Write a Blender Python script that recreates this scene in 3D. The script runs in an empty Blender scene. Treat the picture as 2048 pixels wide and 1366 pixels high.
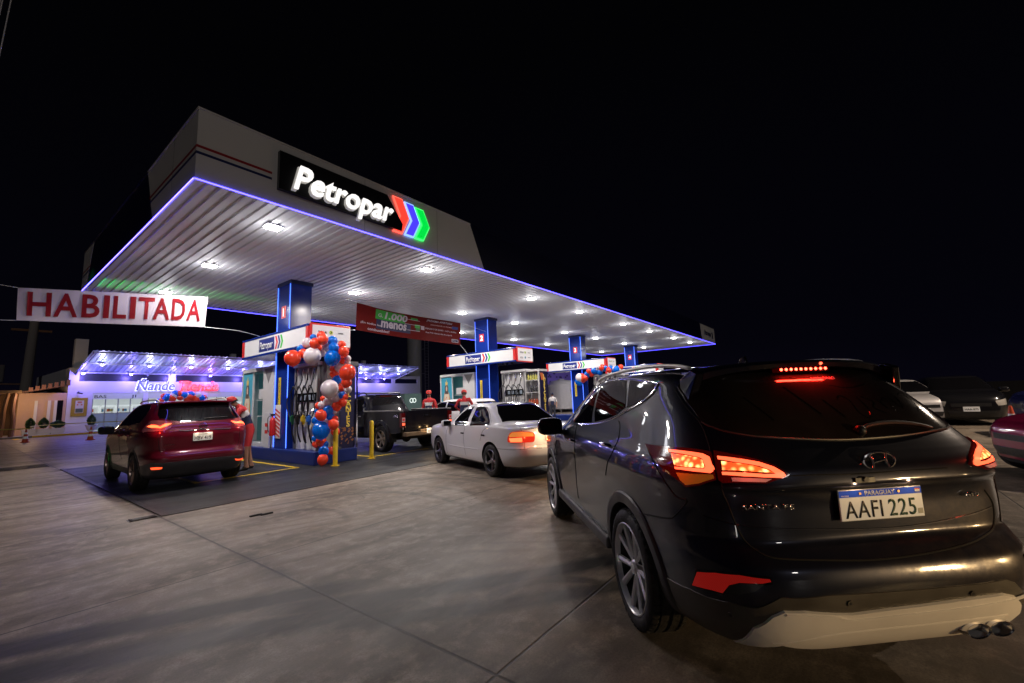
import bpy, bmesh, math, random
from mathutils import Vector, Matrix
from mathutils.bvhtree import BVHTree
R=math.radians
random.seed(7)
# ---------------------------------------------------------------- camera, world, lights, exposure
S=bpy.context.scene; COL=S.collection
FPX,YAW,PIT,ROL,CAMH=852.4,R(37.47),R(7.553),R(-2.2715),1.5
fw=Vector((math.cos(YAW)*math.cos(PIT),math.sin(YAW)*math.cos(PIT),math.sin(PIT)))
rt=Vector((math.sin(YAW),-math.cos(YAW),0)); up=rt.cross(fw)
rt2=rt*math.cos(ROL)+up*math.sin(ROL); up2=up*math.cos(ROL)-rt*math.sin(ROL)
cd=bpy.data.cameras.new('camera'); cam=bpy.data.objects.new('camera',cd); COL.objects.link(cam)
cam.matrix_world=Matrix(((rt2.x,up2.x,-fw.x,0),(rt2.y,up2.y,-fw.y,0),(rt2.z,up2.z,-fw.z,CAMH),(0,0,0,1)))
cd.sensor_width=36; cd.lens=36*FPX/2048; cd.clip_start=.05; cd.clip_end=2000
S.camera=cam
W=bpy.data.worlds.new("World"); S.world=W; W.use_nodes=True
nt=W.node_tree; nt.nodes.clear()
wo=nt.nodes.new('ShaderNodeOutputWorld'); bg=nt.nodes.new('ShaderNodeBackground')
tc=nt.nodes.new('ShaderNodeTexCoord'); no=nt.nodes.new('ShaderNodeTexNoise'); no.inputs['Scale'].default_value=1.6; no.inputs['Detail'].default_value=3
sx=nt.nodes.new('ShaderNodeSeparateXYZ'); cr=nt.nodes.new('ShaderNodeValToRGB')
cr.color_ramp.elements[0].position=0; cr.color_ramp.elements[0].color=(.0030,.0022,.0062,1)
cr.color_ramp.elements[1].position=.75; cr.color_ramp.elements[1].color=(.0006,.0006,.0010,1)
e=cr.color_ramp.elements.new(.25); e.color=(.0012,.0011,.0030,1)
nt.links.new(tc.outputs['Generated'],sx.inputs[0]); nt.links.new(tc.outputs['Generated'],no.inputs['Vector'])
ma=nt.nodes.new('ShaderNodeMath'); ma.operation='MULTIPLY_ADD'; ma.inputs[1].default_value=.25
nt.links.new(no.outputs[0],ma.inputs[0]); nt.links.new(sx.outputs[2],ma.inputs[2])
nt.links.new(ma.outputs[0],cr.inputs[0]); nt.links.new(cr.outputs[0],bg.inputs[0]); nt.links.new(bg.outputs[0],wo.inputs[0])
bg.inputs[1].default_value=1.0
S.view_settings.view_transform='Standard'; S.view_settings.look='None'; S.view_settings.exposure=0; S.view_settings.gamma=1
S.cycles.use_denoising=True
try: S.cycles.denoiser='OPENIMAGEDENOISE'
except Exception: pass
S.cycles.sample_clamp_indirect=4; S.cycles.max_bounces=6; S.cycles.glossy_bounces=4; S.cycles.diffuse_bounces=3
S.cycles.caustics_reflective=False; S.cycles.caustics_refractive=False
sd=bpy.data.lights.new('sun','SUN'); so=bpy.data.objects.new('fill_sun',sd); COL.objects.link(so)  # weak added sun from behind the camera, brightens fascia and ground
sd.energy=.17; sd.angle=R(4); sd.color=(1,.93,.88)
so.rotation_euler=Vector((.40,.85,-.30)).to_track_quat('-Z','Y').to_euler()
def lamp(name,kind,loc,power,color,size=.3,tgt=None,spot=None,parent=None,blend=.5):
    l=bpy.data.lights.new(name,kind); o=bpy.data.objects.new(name,l); COL.objects.link(o)
    l.energy=power; l.color=color
    if kind=='AREA': l.size=size
    elif kind in('POINT','SPOT'): l.shadow_soft_size=size
    if spot: l.spot_size=R(spot); l.spot_blend=blend
    o.location=loc
    if tgt is not None: o.rotation_euler=(Vector(tgt)-Vector(loc)).to_track_quat('-Z','Y').to_euler()
    if parent: o.parent=parent; o.location=Vector(loc)-parent.location
    return o
# ---------------------------------------------------------------- materials
MT={}
def mat(name,col,rough=.5,metal=0,em=0,emc=None,coat=0,noise=0,nscale=6,bump=0,bscale=40,ior=None,trans=0,spec=None,stretch=None):
    if name in MT: return MT[name]
    m=bpy.data.materials.new(name); m.use_nodes=True; n=m.node_tree.nodes; l=m.node_tree.links
    b=n['Principled BSDF']; c=tuple(col)+(1,)
    b.inputs['Base Color'].default_value=c; b.inputs['Roughness'].default_value=rough; b.inputs['Metallic'].default_value=metal
    if coat: b.inputs['Coat Weight'].default_value=coat; b.inputs['Coat Roughness'].default_value=.02
    if em: b.inputs['Emission Color'].default_value=tuple(emc or col)+(1,); b.inputs['Emission Strength'].default_value=em
    if ior: b.inputs['IOR'].default_value=ior
    if trans: b.inputs['Transmission Weight'].default_value=trans
    if spec is not None: b.inputs['Specular IOR Level'].default_value=spec
    if noise or bump:
        t=n.new('ShaderNodeTexCoord'); src=t.outputs['Object']
        if stretch:
            mp=n.new('ShaderNodeMapping'); mp.inputs['Scale'].default_value=stretch; l.new(src,mp.inputs[0]); src=mp.outputs[0]
        if noise:
            x=n.new('ShaderNodeTexNoise'); x.inputs['Scale'].default_value=nscale; x.inputs['Detail'].default_value=6; l.new(src,x.inputs['Vector'])
            mx=n.new('ShaderNodeMix'); mx.data_type='RGBA'
            mx.inputs['A'].default_value=tuple(v*(1-noise) for v in col)+(1,); mx.inputs['B'].default_value=tuple(min(1,v*(1+noise)) for v in col)+(1,)
            l.new(x.outputs[0],mx.inputs['Factor']); l.new(mx.outputs['Result'],b.inputs['Base Color'])
            mr=n.new('ShaderNodeMapRange'); mr.inputs[1].default_value=.3; mr.inputs[2].default_value=.7
            mr.inputs[3].default_value=max(0,rough*(1-noise*.6)); mr.inputs[4].default_value=min(1,rough*(1+noise*.6))
            l.new(x.outputs[0],mr.inputs[0]); l.new(mr.outputs[0],b.inputs['Roughness'])
        if bump:
            x=n.new('ShaderNodeTexNoise'); x.inputs['Scale'].default_value=bscale; x.inputs['Detail'].default_value=5; l.new(src,x.inputs['Vector'])
            bp=n.new('ShaderNodeBump'); bp.inputs['Strength'].default_value=bump; bp.inputs['Distance'].default_value=.01
            l.new(x.outputs[0],bp.inputs['Height']); l.new(bp.outputs[0],b.inputs['Normal'])
    MT[name]=m; return m
BLUE=(.22,.16,1.0)
M_white=mat('white_metal',(.72,.72,.74),.35,noise=.08,nscale=2)
M_black=mat('black_plastic',(.012,.012,.013),.45,noise=.3,nscale=20)
M_gloss=mat('black_gloss',(.006,.006,.008),.06)
M_glass=mat('tinted_glass',(.004,.004,.005),.03,spec=.6)
M_chrome=mat('chrome',(.75,.75,.78),.12,metal=1)
M_rubber=mat('tyre_rubber',(.014,.013,.013),.75,noise=.4,nscale=15,bump=.5,bscale=60)
M_alloy=mat('alloy',(.62,.62,.64),.30,metal=.7,noise=.1)
M_dark=mat('dark_underside',(.006,.006,.006),.9)
M_red=mat('red_paint',(.62,.02,.02),.4)
M_blue=mat('blue_panel',(.008,.03,.24),.16,noise=.12,nscale=1.5)
M_navy=mat('navy_fascia',(.002,.003,.020),.35,noise=.1,nscale=2)
M_led=mat('blue_led',(.2,.2,1),.4,em=5,emc=(.075,.06,1.0))
M_yel=mat('yellow_paint',(.75,.5,.02),.45,noise=.15,nscale=12)
M_wtext=mat('white_lettering',(.85,.85,.85),.4)
M_btext=mat('black_lettering',(.01,.01,.012),.4)
M_wlit=mat('white_lit_letters',(.9,.9,.9),.4,em=1.15,emc=(1,.97,.93))
M_wood=mat('brown_wood',(.16,.075,.03),.7,noise=.4,nscale=9,stretch=(1,1,.2))
# ---------------------------------------------------------------- mesh helpers
def link(name,me,m=None,parent=None,smooth=False):
    o=bpy.data.objects.new(name,me); COL.objects.link(o)
    if m is not None:
        for k in (m if isinstance(m,(list,tuple)) else [m]): me.materials.append(k)
    if parent is not None: o.parent=parent
    if smooth:
        for p in me.polygons: p.use_smooth=True
    return o
def thing(name,label,cat,loc=(0,0,0),rz=0,group=None):
    o=bpy.data.objects.new(name,None); COL.objects.link(o); o.location=loc; o.rotation_euler=(0,0,rz); o.empty_display_size=.1
    tag(o,label,cat,group); return o
def tag(o,label,cat,group=None,kind=None):
    if label: o['label']=label
    if cat: o['category']=cat
    if group: o['group']=group
    if kind: o['kind']=kind
    return o
class MB:
    def __init__(s): s.v=[];s.f=[];s.m=[];s.mi=0
    def add(s,vs,fs):
        b=len(s.v); s.v+= [tuple(v) for v in vs]; s.f+=[tuple(b+i for i in f) for f in fs]; s.m+=[s.mi]*len(fs)
    def box(s,a,b,bev=0):
        x0,y0,z0=[min(p,q) for p,q in zip(a,b)]; x1,y1,z1=[max(p,q) for p,q in zip(a,b)]
        s.add([(x0,y0,z0),(x1,y0,z0),(x1,y1,z0),(x0,y1,z0),(x0,y0,z1),(x1,y0,z1),(x1,y1,z1),(x0,y1,z1)],
          [(0,3,2,1),(4,5,6,7),(0,1,5,4),(1,2,6,5),(2,3,7,6),(3,0,4,7)])
    def prism(s,pts,vec):
        n=len(pts); v=Vector(vec); s.add([Vector(p) for p in pts]+[Vector(p)+v for p in pts],[tuple(range(n))[::-1],tuple(range(n,2*n))]+[(i,(i+1)%n,n+(i+1)%n,n+i) for i in range(n)])
    def tube(s,path,r,n=8,closed=False,cap=True):
        P=[Vector(p) for p in path]; N=len(P); rs=r if isinstance(r,(list,tuple)) else [r]*N
        base=len(s.v); prev=None; vs=[]
        for i,p in enumerate(P):
            if closed: t=(P[(i+1)%N]-P[i-1])
            else: t=P[min(i+1,N-1)]-P[max(i-1,0)]
            if t.length<1e-9: t=Vector((0,0,1))
            t.normalize()
            if prev is None:
                u=t.orthogonal().normalized()
            else:
                u=prev-t*prev.dot(t)
                u=u.normalized() if u.length>1e-6 else t.orthogonal().normalized()
            prev=u; w=t.cross(u)
            vs+=[p+(u*math.cos(a)+w*math.sin(a))*rs[i] for a in [2*math.pi*k/n for k in range(n)]]
        fs=[]
        for i in range(N if closed else N-1):
            j=(i+1)%N
            fs+=[(i*n+k,i*n+(k+1)%n,j*n+(k+1)%n,j*n+k) for k in range(n)]
        if cap and not closed: fs+=[tuple(range(n))[::-1],tuple(range((N-1)*n,N*n))]
        s.add(vs,fs)
    def lathe(s,prof,c,axis='z',n=24,ang=2*math.pi):
        # prof: list of (r,h)
        c=Vector(c); vs=[]; full=abs(ang-2*math.pi)<1e-6
        for r,h in prof:
            for k in range(n):
                a=ang*k/(n if full else n-1)
                x,y=r*math.cos(a),r*math.sin(a)
                vs.append(c+(Vector((x,y,h)) if axis=='z' else Vector((x,h,y)) if axis=='y' else Vector((h,x,y))))
        fs=[]
        for i in range(len(prof)-1):
            for k in range(n if full else n-1):
                fs.append((i*n+k,i*n+(k+1)%n,(i+1)*n+(k+1)%n,(i+1)*n+k))
        s.add(vs,fs)
    def sphere(s,c,r,n=16,sc=(1,1,1)):
        prof=[(max(1e-4,r*math.sin(math.pi*i/(n//2))),-r*math.cos(math.pi*i/(n//2))) for i in range(n//2+1)]
        b=len(s.v); s.lathe(prof,(0,0,0),'z',n)
        for i in range(b,len(s.v)):
            v=s.v[i]; s.v[i]=(c[0]+v[0]*sc[0],c[1]+v[1]*sc[1],c[2]+v[2]*sc[2])
    def build(s,name,m,parent=None,smooth=False,bev=0,norm=True):
        me=bpy.data.meshes.new(name); me.from_pydata(s.v,[],s.f); 
        o=link(name,me,m,parent)
        for p,i in zip(me.polygons,s.m): p.material_index=i; p.use_smooth=smooth
        bm=bmesh.new(); bm.from_mesh(me)
        if norm: bmesh.ops.recalc_face_normals(bm,faces=bm.faces)
        if bev:
            bmesh.ops.bevel(bm,geom=[e for e in bm.edges if e.is_manifold and e.calc_face_angle(0)>.5],offset=bev,segments=2,affect='EDGES',profile=.5)
        bm.to_mesh(me); bm.free()
        if smooth: shade(me)
        return o
def shade(me,a=40):
    for p in me.polygons: p.use_smooth=True
    bm=bmesh.new(); bm.from_mesh(me)
    for e in bm.edges:
        if e.is_manifold and e.calc_face_angle(0)>R(a): e.smooth=False
    bm.to_mesh(me); bm.free()
def box(name,a,b,m,parent=None,bev=0):
    k=MB(); k.box(a,b); return k.build(name,m,parent,bev=bev)
def text(name,string,m,org,right,upv,h=None,w=None,parent=None,ext=.01,bold=.0,shear=0,align='LEFT',spacing=1.0,hcap=None):
    # org: lower-left corner; h: cap height; w: width to fit
    c=bpy.data.curves.new(name,'FONT'); c.body=string; c.size=1; c.extrude=0; c.offset=bold; c.shear=shear; c.space_character=spacing; c.resolution_u=3
    o=bpy.data.objects.new(name,c); COL.objects.link(o)
    dg=bpy.context.evaluated_depsgraph_get(); me=bpy.data.meshes.new_from_object(o.evaluated_get(dg)); bpy.data.objects.remove(o)
    vs=[v.co.copy() for v in me.vertices]
    if not vs: return None
    x0=min(v.x for v in vs);x1=max(v.x for v in vs);y0=min(0,min(v.y for v in vs)) if hcap is None else min(v.y for v in vs);y1=max(v.y for v in vs)
    sy=h/.73 if h else None; sx_=w/(x1-x0) if w else None
    if sy is None: sy=sx_
    if sx_ is None: sx_=sy
    rv=Vector(right).normalized(); uv=Vector(upv).normalized(); nv=rv.cross(uv)
    tot=(x1-x0)*sx_; sh={'LEFT':0,'CENTER':-tot/2,'RIGHT':-tot}[align]
    bm=bmesh.new(); bm.from_mesh(me)
    for v in bm.verts: v.co=Vector(org)+rv*((v.co.x-x0)*sx_+sh)+uv*(v.co.y*sy)
    if ext:
        r=bmesh.ops.extrude_face_region(bm,geom=bm.faces[:])
        for v in r['geom']:
            if isinstance(v,bmesh.types.BMVert): v.co+=nv*ext
    bmesh.ops.recalc_face_normals(bm,faces=bm.faces)
    me2=bpy.data.meshes.new(name); bm.to_mesh(me2); bm.free(); bpy.data.meshes.remove(me)
    o=link(name,me2,m,parent); return o
def lerp(a,b,t): return a+(b-a)*t
def cr_spline(P,n=6,closed=False):
    P=[Vector(p) for p in P]; N=len(P); out=[]
    for i in range(N if closed else N-1):
        g=(lambda k:P[k%N]) if closed else (lambda k:P[max(0,min(N-1,k))])
        a,b,c,d=g(i-1),g(i),g(i+1),g(i+2)
        for k in range(n):
            t=k/n; out.append(.5*((2*b)+(c-a)*t+(2*a-5*b+4*c-d)*t*t+(3*b-a-3*c+d)*t**3))
    if not closed: out.append(P[-1])
    return out
def copy_tree(o,parent=None):
    c=o.copy(); COL.objects.link(c); c.parent=parent
    for ch in o.children: copy_tree(ch,c)
    return c
# ---------------------------------------------------------------- ground
def nd(n,t,**k):
    x=n.new(t)
    for a,b in k.items(): setattr(x,a,b)
    return x
def mathn(nt,op,a,b=None,c=None):
    x=nt.nodes.new('ShaderNodeMath'); x.operation=op
    for i,v in enumerate((a,b,c)):
        if v is None: continue
        if isinstance(v,(int,float)): x.inputs[i].default_value=v
        else: nt.links.new(v,x.inputs[i])
    return x.outputs[0]
def mixc(nt,f,a,b):
    x=nt.nodes.new('ShaderNodeMix'); x.data_type='RGBA'
    for k,v in (('Factor',f),('A',a),('B',b)):
        if isinstance(v,(int,float)): x.inputs[k].default_value=v
        elif isinstance(v,tuple): x.inputs[k].default_value=v+(1,)
        else: nt.links.new(v,x.inputs[k])
    return x.outputs['Result']
def noise(nt,vec,sc,det=5,rough=.5):
    x=nt.nodes.new('ShaderNodeTexNoise'); x.inputs['Scale'].default_value=sc; x.inputs['Detail'].default_value=det; x.inputs['Roughness'].default_value=rough
    nt.links.new(vec,x.inputs['Vector']); return x.outputs[0]
def mrange(nt,v,a,b,c=0,d=1):
    x=nt.nodes.new('ShaderNodeMapRange'); nt.links.new(v,x.inputs[0])
    for i,q in enumerate((a,b,c,d)): x.inputs[i+1].default_value=q
    return x.outputs[0]
def ground_mat(name,c1,c2,joints=True,rough=(.38,.6)):
    m=bpy.data.materials.new(name); m.use_nodes=True; nt=m.node_tree; b=nt.nodes['Principled BSDF']
    tc=nt.nodes.new('ShaderNodeTexCoord'); v=tc.outputs['Object']
    sp=nt.nodes.new('ShaderNodeSeparateXYZ'); nt.links.new(v,sp.inputs[0]); X,Y=sp.outputs[0],sp.outputs[1]
    mp=nt.nodes.new('ShaderNodeMapping'); mp.inputs['Rotation'].default_value=(0,0,R(32)); mp.inputs['Scale'].default_value=(.28,1.3,1); nt.links.new(v,mp.inputs[0])
    n1=noise(nt,v,.55,6,.6); n2=noise(nt,mp.outputs[0],1.4,8,.68); n3=noise(nt,v,70,5,.8); n4=noise(nt,v,5.5,7,.65)
    col=mixc(nt,mrange(nt,n1,.35,.65),c1,c2)
    col=mixc(nt,mrange(nt,n2,.40,.66,0,.8),col,tuple(x*.40 for x in c1))
    col=mixc(nt,mrange(nt,n4,.48,.70,0,.6),col,tuple(x*1.45 for x in c2))
    col=mixc(nt,mrange(nt,n3,.42,.62,0,.55),col,tuple(x*.4 for x in c1))
    # trowel swirls and hairline cracks
    wv=nt.nodes.new('ShaderNodeTexWave'); wv.wave_type='RINGS'; wv.rings_direction='Z'; wv.inputs['Scale'].default_value=1.1; wv.inputs['Distortion'].default_value=9; wv.inputs['Detail'].default_value=4; wv.inputs['Detail Scale'].default_value=.7
    nt.links.new(v,wv.inputs['Vector']); col=mixc(nt,mathn(nt,'MULTIPLY',mrange(nt,wv.outputs[1],.55,1,0,.45),mrange(nt,n1,.45,.6)),col,tuple(x*.55 for x in c1))
    vc=nt.nodes.new('ShaderNodeTexVoronoi'); vc.feature='DISTANCE_TO_EDGE'; vc.inputs['Scale'].default_value=.42
    ds=nt.nodes.new('ShaderNodeVectorMath'); ds.operation='ADD'; nc=nt.nodes.new('ShaderNodeTexNoise'); nc.inputs['Scale'].default_value=1.8; nc.inputs['Detail'].default_value=8; nt.links.new(v,nc.inputs['Vector']); nt.links.new(v,ds.inputs[0]); nt.links.new(nc.outputs[1],ds.inputs[1]); nt.links.new(ds.outputs[0],vc.inputs['Vector'])
    col=mixc(nt,mathn(nt,'MULTIPLY',mrange(nt,vc.outputs[0],.0015,.004,1,0),mrange(nt,noise(nt,v,.7,3),.52,.6,0,.75)),col,(.03,.025,.02))
    # faint dusty ochre patches
    col=mixc(nt,mrange(nt,noise(nt,v,.9,5,.6),.52,.72,0,.4),col,(c1[0]*.95,c1[1]*.78,c1[2]*.5))
    if joints:
        w=noise(nt,v,3,3); wob=mathn(nt,'MULTIPLY_ADD',w,.012,-.006)
        def line(co,off,per,wd):
            a=mathn(nt,'ADD',co,wob); a=mathn(nt,'SUBTRACT',a,off)
            if per: a=mathn(nt,'PINGPONG',a,per/2)
            else: a=mathn(nt,'ABSOLUTE',a)
            return mrange(nt,a,wd*.5,wd*1.4,1,0)
        j=mathn(nt,'MAXIMUM',line(Y,1.68,3.17,.009),line(X,1.93,4.35,.011))
        # grime along the joints
        gx=mathn(nt,'PINGPONG',mathn(nt,'SUBTRACT',X,1.93),2.175)
        g=mathn(nt,'MULTIPLY',mrange(nt,gx,.0,.24,1,0),mrange(nt,noise(nt,v,2.2,6,.7),.40,.62))
        col=mixc(nt,mathn(nt,'MULTIPLY',g,1.0),col,tuple(x*.28 for x in c1))
        # tyre tracks: wide arcs and two straight-ish dark bands
        def track(p,q,bend,wd,st):
            (x0,y0),(x1,y1)=p,q; L=math.hypot(x1-x0,y1-y0); ux,uy=(x1-x0)/L,(y1-y0)/L
            s=mathn(nt,'ADD',mathn(nt,'MULTIPLY',mathn(nt,'SUBTRACT',X,x0),ux),mathn(nt,'MULTIPLY',mathn(nt,'SUBTRACT',Y,y0),uy))
            t=mathn(nt,'ADD',mathn(nt,'MULTIPLY',mathn(nt,'SUBTRACT',X,x0),-uy),mathn(nt,'MULTIPLY',mathn(nt,'SUBTRACT',Y,y0),ux))
            sn=mathn(nt,'DIVIDE',s,L)
            cv=mathn(nt,'MULTIPLY',mathn(nt,'MULTIPLY',sn,mathn(nt,'SUBTRACT',1,sn)),bend*4)
            d=mathn(nt,'ABSOLUTE',mathn(nt,'SUBTRACT',t,cv))
            a=mathn(nt,'MULTIPLY',mrange(nt,d,wd*.6,wd*1.5,1,0),mathn(nt,'MULTIPLY',mrange(nt,sn,-.05,.08),mrange(nt,sn,.92,1.08,1,0)))
            rb=mrange(nt,noise(nt,mp.outputs[0],7,7,.75),.34,.58,.8,1.25)
            return mathn(nt,'MULTIPLY',mathn(nt,'MULTIPLY',a,rb),st)
        T=None
        for a in (((-.6,5.0),(2.2,3.40),.05,.13,.95),((-.6,4.6),(2.3,2.72),.05,.14,.85),((1.5,3.62),(4.4,1.5),-.12,.12,.85),((1.6,3.1),(3.9,1.2),-.1,.10,.7),
                  ((2.5,2.3),(3.3,1.65),.25,.07,.6),((3.0,7.2),(4.6,4.6),.9,.08,.4),((3.4,7.3),(5.2,4.8),.9,.08,.35),((4.8,7.3),(6.0,5.4),.5,.09,.35),((2.6,6.6),(3.3,5.4),.5,.06,.35),
                  ((-2,3.2),(2.8,1.0),.1,.15,.4),((-3,11),(1.5,7.9),.2,.14,.35),((9,-1),(16,.6),.2,.15,.4),((8,-2.6),(18,-.6),.2,.15,.4)):
            t=track(*a); T=t if T is None else mathn(nt,'MAXIMUM',T,t)
        T=mathn(nt,'MINIMUM',T,.93)
        col=mixc(nt,T,col,(.020,.021,.018))
        col=mixc(nt,mathn(nt,'MULTIPLY',j,.9),col,(.012,.011,.010))
    # dark spots
    vo=nt.nodes.new('ShaderNodeTexVoronoi'); vo.inputs['Scale'].default_value=1.1; nt.links.new(v,vo.inputs['Vector'])
    col=mixc(nt,mathn(nt,'MULTIPLY',mrange(nt,mathn(nt,'ADD',vo.outputs[0],mathn(nt,'MULTIPLY',n4,.12)),.07,.115,1,0),.75),col,(.02,.018,.015))
    nt.links.new(col,b.inputs['Base Color'])
    nt.links.new(mrange(nt,n2,.3,.7,rough[0],rough[1]),b.inputs['Roughness'])
    bp=nt.nodes.new('ShaderNodeBump'); bp.inputs['Strength'].default_value=.35; bp.inputs['Distance'].default_value=.006
    hh=mathn(nt,'ADD',mathn(nt,'MULTIPLY',n3,.5),n4)
    if joints: hh=mathn(nt,'SUBTRACT',hh,mathn(nt,'MULTIPLY',j,2.5))
    nt.links.new(hh,bp.inputs['Height']); nt.links.new(bp.outputs[0],b.inputs['Normal'])
    b.inputs['Specular IOR Level'].default_value=.32
    return m
G_con=ground_mat('concrete_apron',(.20,.160,.122),(.40,.335,.265))
G_mat=ground_mat('dark_sealed_slab',(.020,.022,.025),(.050,.052,.056),joints=False,rough=(.34,.60))
G_mat.node_tree.nodes['Principled BSDF'].inputs['Specular IOR Level'].default_value=.28
def sheet(name,x0,y0,x1,y1,z,m,kind='structure'):
    k=MB(); k.add([(x0,y0,z),(x1,y0,z),(x1,y1,z),(x0,y1,z)],[(0,1,2,3)]); o=k.build(name,m)
    if kind: o['kind']=kind
    return o
sheet('ground',-300,-300,400,400,0,G_con)
sheet('forecourt',2.03,8.02,37,17.8,.004,G_mat)
k=MB(); k.box((1.95,8.02,.001),(2.03,17.8,.012)); k.box((1.95,7.995,.001),(37,8.02,.010))
k.build('drain_channel',M_black)['kind']='structure'
k=MB()
def ystrip(p,q,w,z=.0085):
    p=Vector(p);q=Vector(q);d=(q-p).normalized();n=Vector((-d.y,d.x))*w/2
    k.add([(p+n)[:]+(z,),(q+n)[:]+(z,),(q-n)[:]+(z,),(p-n)[:]+(z,)],[(0,1,2,3)])
ystrip((5.28,10.87),(5.28,15.2),.10); ystrip((5.33,10.87),(3.2,10.87),.10,.0125); ystrip((3.2,10.8),(3.2,15.2),.10)
ystrip((7.35,10.75),(7.35,15),.10); ystrip((7.3,10.75),(9.4,10.75),.10,.0125); ystrip((14.0,9.4),(14.0,15),.1); ystrip((14.1,9.35),(11.8,9.35),.1,.0125)
k.build('floor_marking',M_yel)['kind']='structure'
# drain grates set into the concrete
def grate(x0,y0,x1,y1,n,lab):
    k=MB(); k.box((x0,y0,.002),(x1,y1,.006))
    for i in range(n):
        y=lerp(y0,y1,(i+.5)/n); k.box((x0+.02,y-.25*(y1-y0)/n,.006),(x1-.02,y+.25*(y1-y0)/n,.016))
    tag(k.build('drain_grate',M_black),lab,'drain grate')
grate(1.60,8.03,1.93,8.20,5,'small black drain grate set in the concrete just outside the corner of the dark slab')
grate(-1.6,19.2,1.9,20.4,4,'large dark drain cover across the concrete left of the red car')
M_oil=mat('oily_rag',(.02,.018,.016),.8,noise=.3)
k=MB()
for a,b in ((2.63,6.72),(2.75,6.66)):
    k.box((a,b,.002),(a+.16,b+.035,.02))
tag(k.build('rag',M_oil,bev=.004),'small dark scrap of rag lying flat on the bare concrete in front of the slab','rag')
# ---------------------------------------------------------------- canopy
CX0,CX1,CY0,CY1,CZ,CT=2.04,37.1,7.80,17.86,5.2,6.38
M_soffit=mat('ribbed_ceiling_metal',(.70,.70,.72),.50,metal=.0,noise=.06,nscale=1.2)
M_fascia=mat('fascia_white',(.60,.59,.58),.42,noise=.05,nscale=1.0)
can=thing('fuel_canopy','large flat white and navy station canopy with ribbed metal ceiling and blue light edge','canopy',((CX0+CX1)/2,(CY0+CY1)/2,0))
def P(o,par=can):   # parent keeping world position
    o.parent=par; o.matrix_parent_inverse=Matrix.Identity(4); o.location=-par.location; return o
def PR(o,par):      # parent keeping world position under rotated parent
    bpy.context.view_layer.update(); mw=par.matrix_world.copy(); o.parent=par; o.matrix_parent_inverse=mw.inverted(); return o
k=MB(); pit=.19; x=CX0+.03; ys=(CY0+.03,CY1-.03); prof=[]
while x<CX1-.05:
    prof+=[(x,CZ),(x+.115,CZ),(x+.13,CZ+.035),(x+.175,CZ+.035)]; x+=pit
vs=[(a,y,z) for (a,z) in prof for y in ys]; k.add(vs,[(2*i,2*i+1,2*i+3,2*i+2) for i in range(len(prof)-1)])
P(k.build('ceiling',M_soffit))
P(box('roof',(CX0+.1,CY0+.1,CZ+.25),(CX1-.1,CY1-.1,CZ+.6),M_navy))
t=.05
def fas(name,pts,n,m):
    k=MB(); k.prism(pts,n); return P(k.build(name,m))
zb=CZ-.02
fas('fascia_panel',[(CX0,CY0,zb),(9.0,CY0,zb),(8.45,CY0,CT),(CX0,CY0,CT)],(0,t,0),M_fascia)
fas('fascia_panel',[(9.002,CY0+.003,zb),(33.098,CY0+.003,zb),(32.798,CY0+.003,CT),(8.452,CY0+.003,CT)],(0,t,0),M_navy)
fas('fascia_panel',[(33.1,CY0,zb),(CX1,CY0,zb),(CX1,CY0,CT),(32.8,CY0,CT)],(0,t,0),M_fascia)
fas('fascia_panel',[(CX0,CY0+t,zb),(CX0,10.2,zb),(CX0,10.82,CT),(CX0,CY0+t,CT)],(t,0,0),M_fascia)
fas('fascia_panel',[(CX0+.003,10.202,zb),(CX0+.003,17.0,zb),(CX0+.003,16.4,CT),(CX0+.003,10.822,CT)],(t,0,0),M_navy)
fas('fascia_panel',[(CX0,17.002,zb),(CX0,CY1,zb),(CX0,CY1,CT),(CX0,16.402,CT)],(t,0,0),M_fascia)
fas('fascia_panel',[(CX0+t,CY1,zb),(CX1,CY1,zb),(CX1,CY1,CT),(CX0+t,CY1,CT)],(0,-t,0),M_navy)
fas('fascia_panel',[(CX1,CY0+t,zb),(CX1,CY1-t,zb),(CX1,CY1-t,CT),(CX1,CY0+t,CT)],(-t,0,0),M_navy)
M_stred=mat('stripe_red',(.30,.012,.02),.4); M_stnav=mat('stripe_navy',(.012,.018,.10),.4)
for nm,z,m in (('stripe',5.735,M_stred),('stripe',5.625,M_stnav)):
    P(box(nm,(CX0-.004,CY0-.004,z-.022),(3.19,CY0-.0005,z+.022),m)); P(box(nm,(CX0-.004,CY0,z-.022),(CX0-.0005,10.28+(z-5.2)*.5,z+.022),m))
    P(box(nm,(CX0-.004,16.9-(z-5.2)*.5,z-.022),(CX0-.0005,CY1,z+.022),m))
# thin trim at top edge and panel seams
P(box('edge_trim',(CX0-.015,CY0-.015,CT),(8.45,CY0+.06,CT+.03),M_fascia)); P(box('edge_trim',(8.452,CY0-.015,CT),(CX1+.015,CY0+.06,CT+.03),M_navy)); P(box('edge_trim',(CX0-.015,CY0+.06,CT),(CX0+.06,10.8,CT+.03),M_fascia)); P(box('edge_trim',(CX0-.015,10.802,CT),(CX0+.06,CY1,CT+.03),M_navy))
P(box('panel_seam',(CX0-.003,9.05,CZ),(CX0,9.056,CT),mat('seam',(.2,.19,.19),.5)))
for xx in (5.1,7.2): P(box('panel_seam',(xx,CY0-.003,CZ),(xx+.006,CY0,CT),MT['seam']))
zl=CZ-.035
for a,b in (((CX0-.01,CY0-.01,zl),(CX1,CY0-.01,zl)),((CX0-.01,CY0-.01,zl),(CX0-.01,CY1,zl)),((CX0,CY1,zl),(CX1,CY1,zl)),((CX1,CY0,zl),(CX1,CY1,zl))):
    k=MB(); k.tube([a,b],.014,6); P(k.build('led_strip',M_led))
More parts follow.
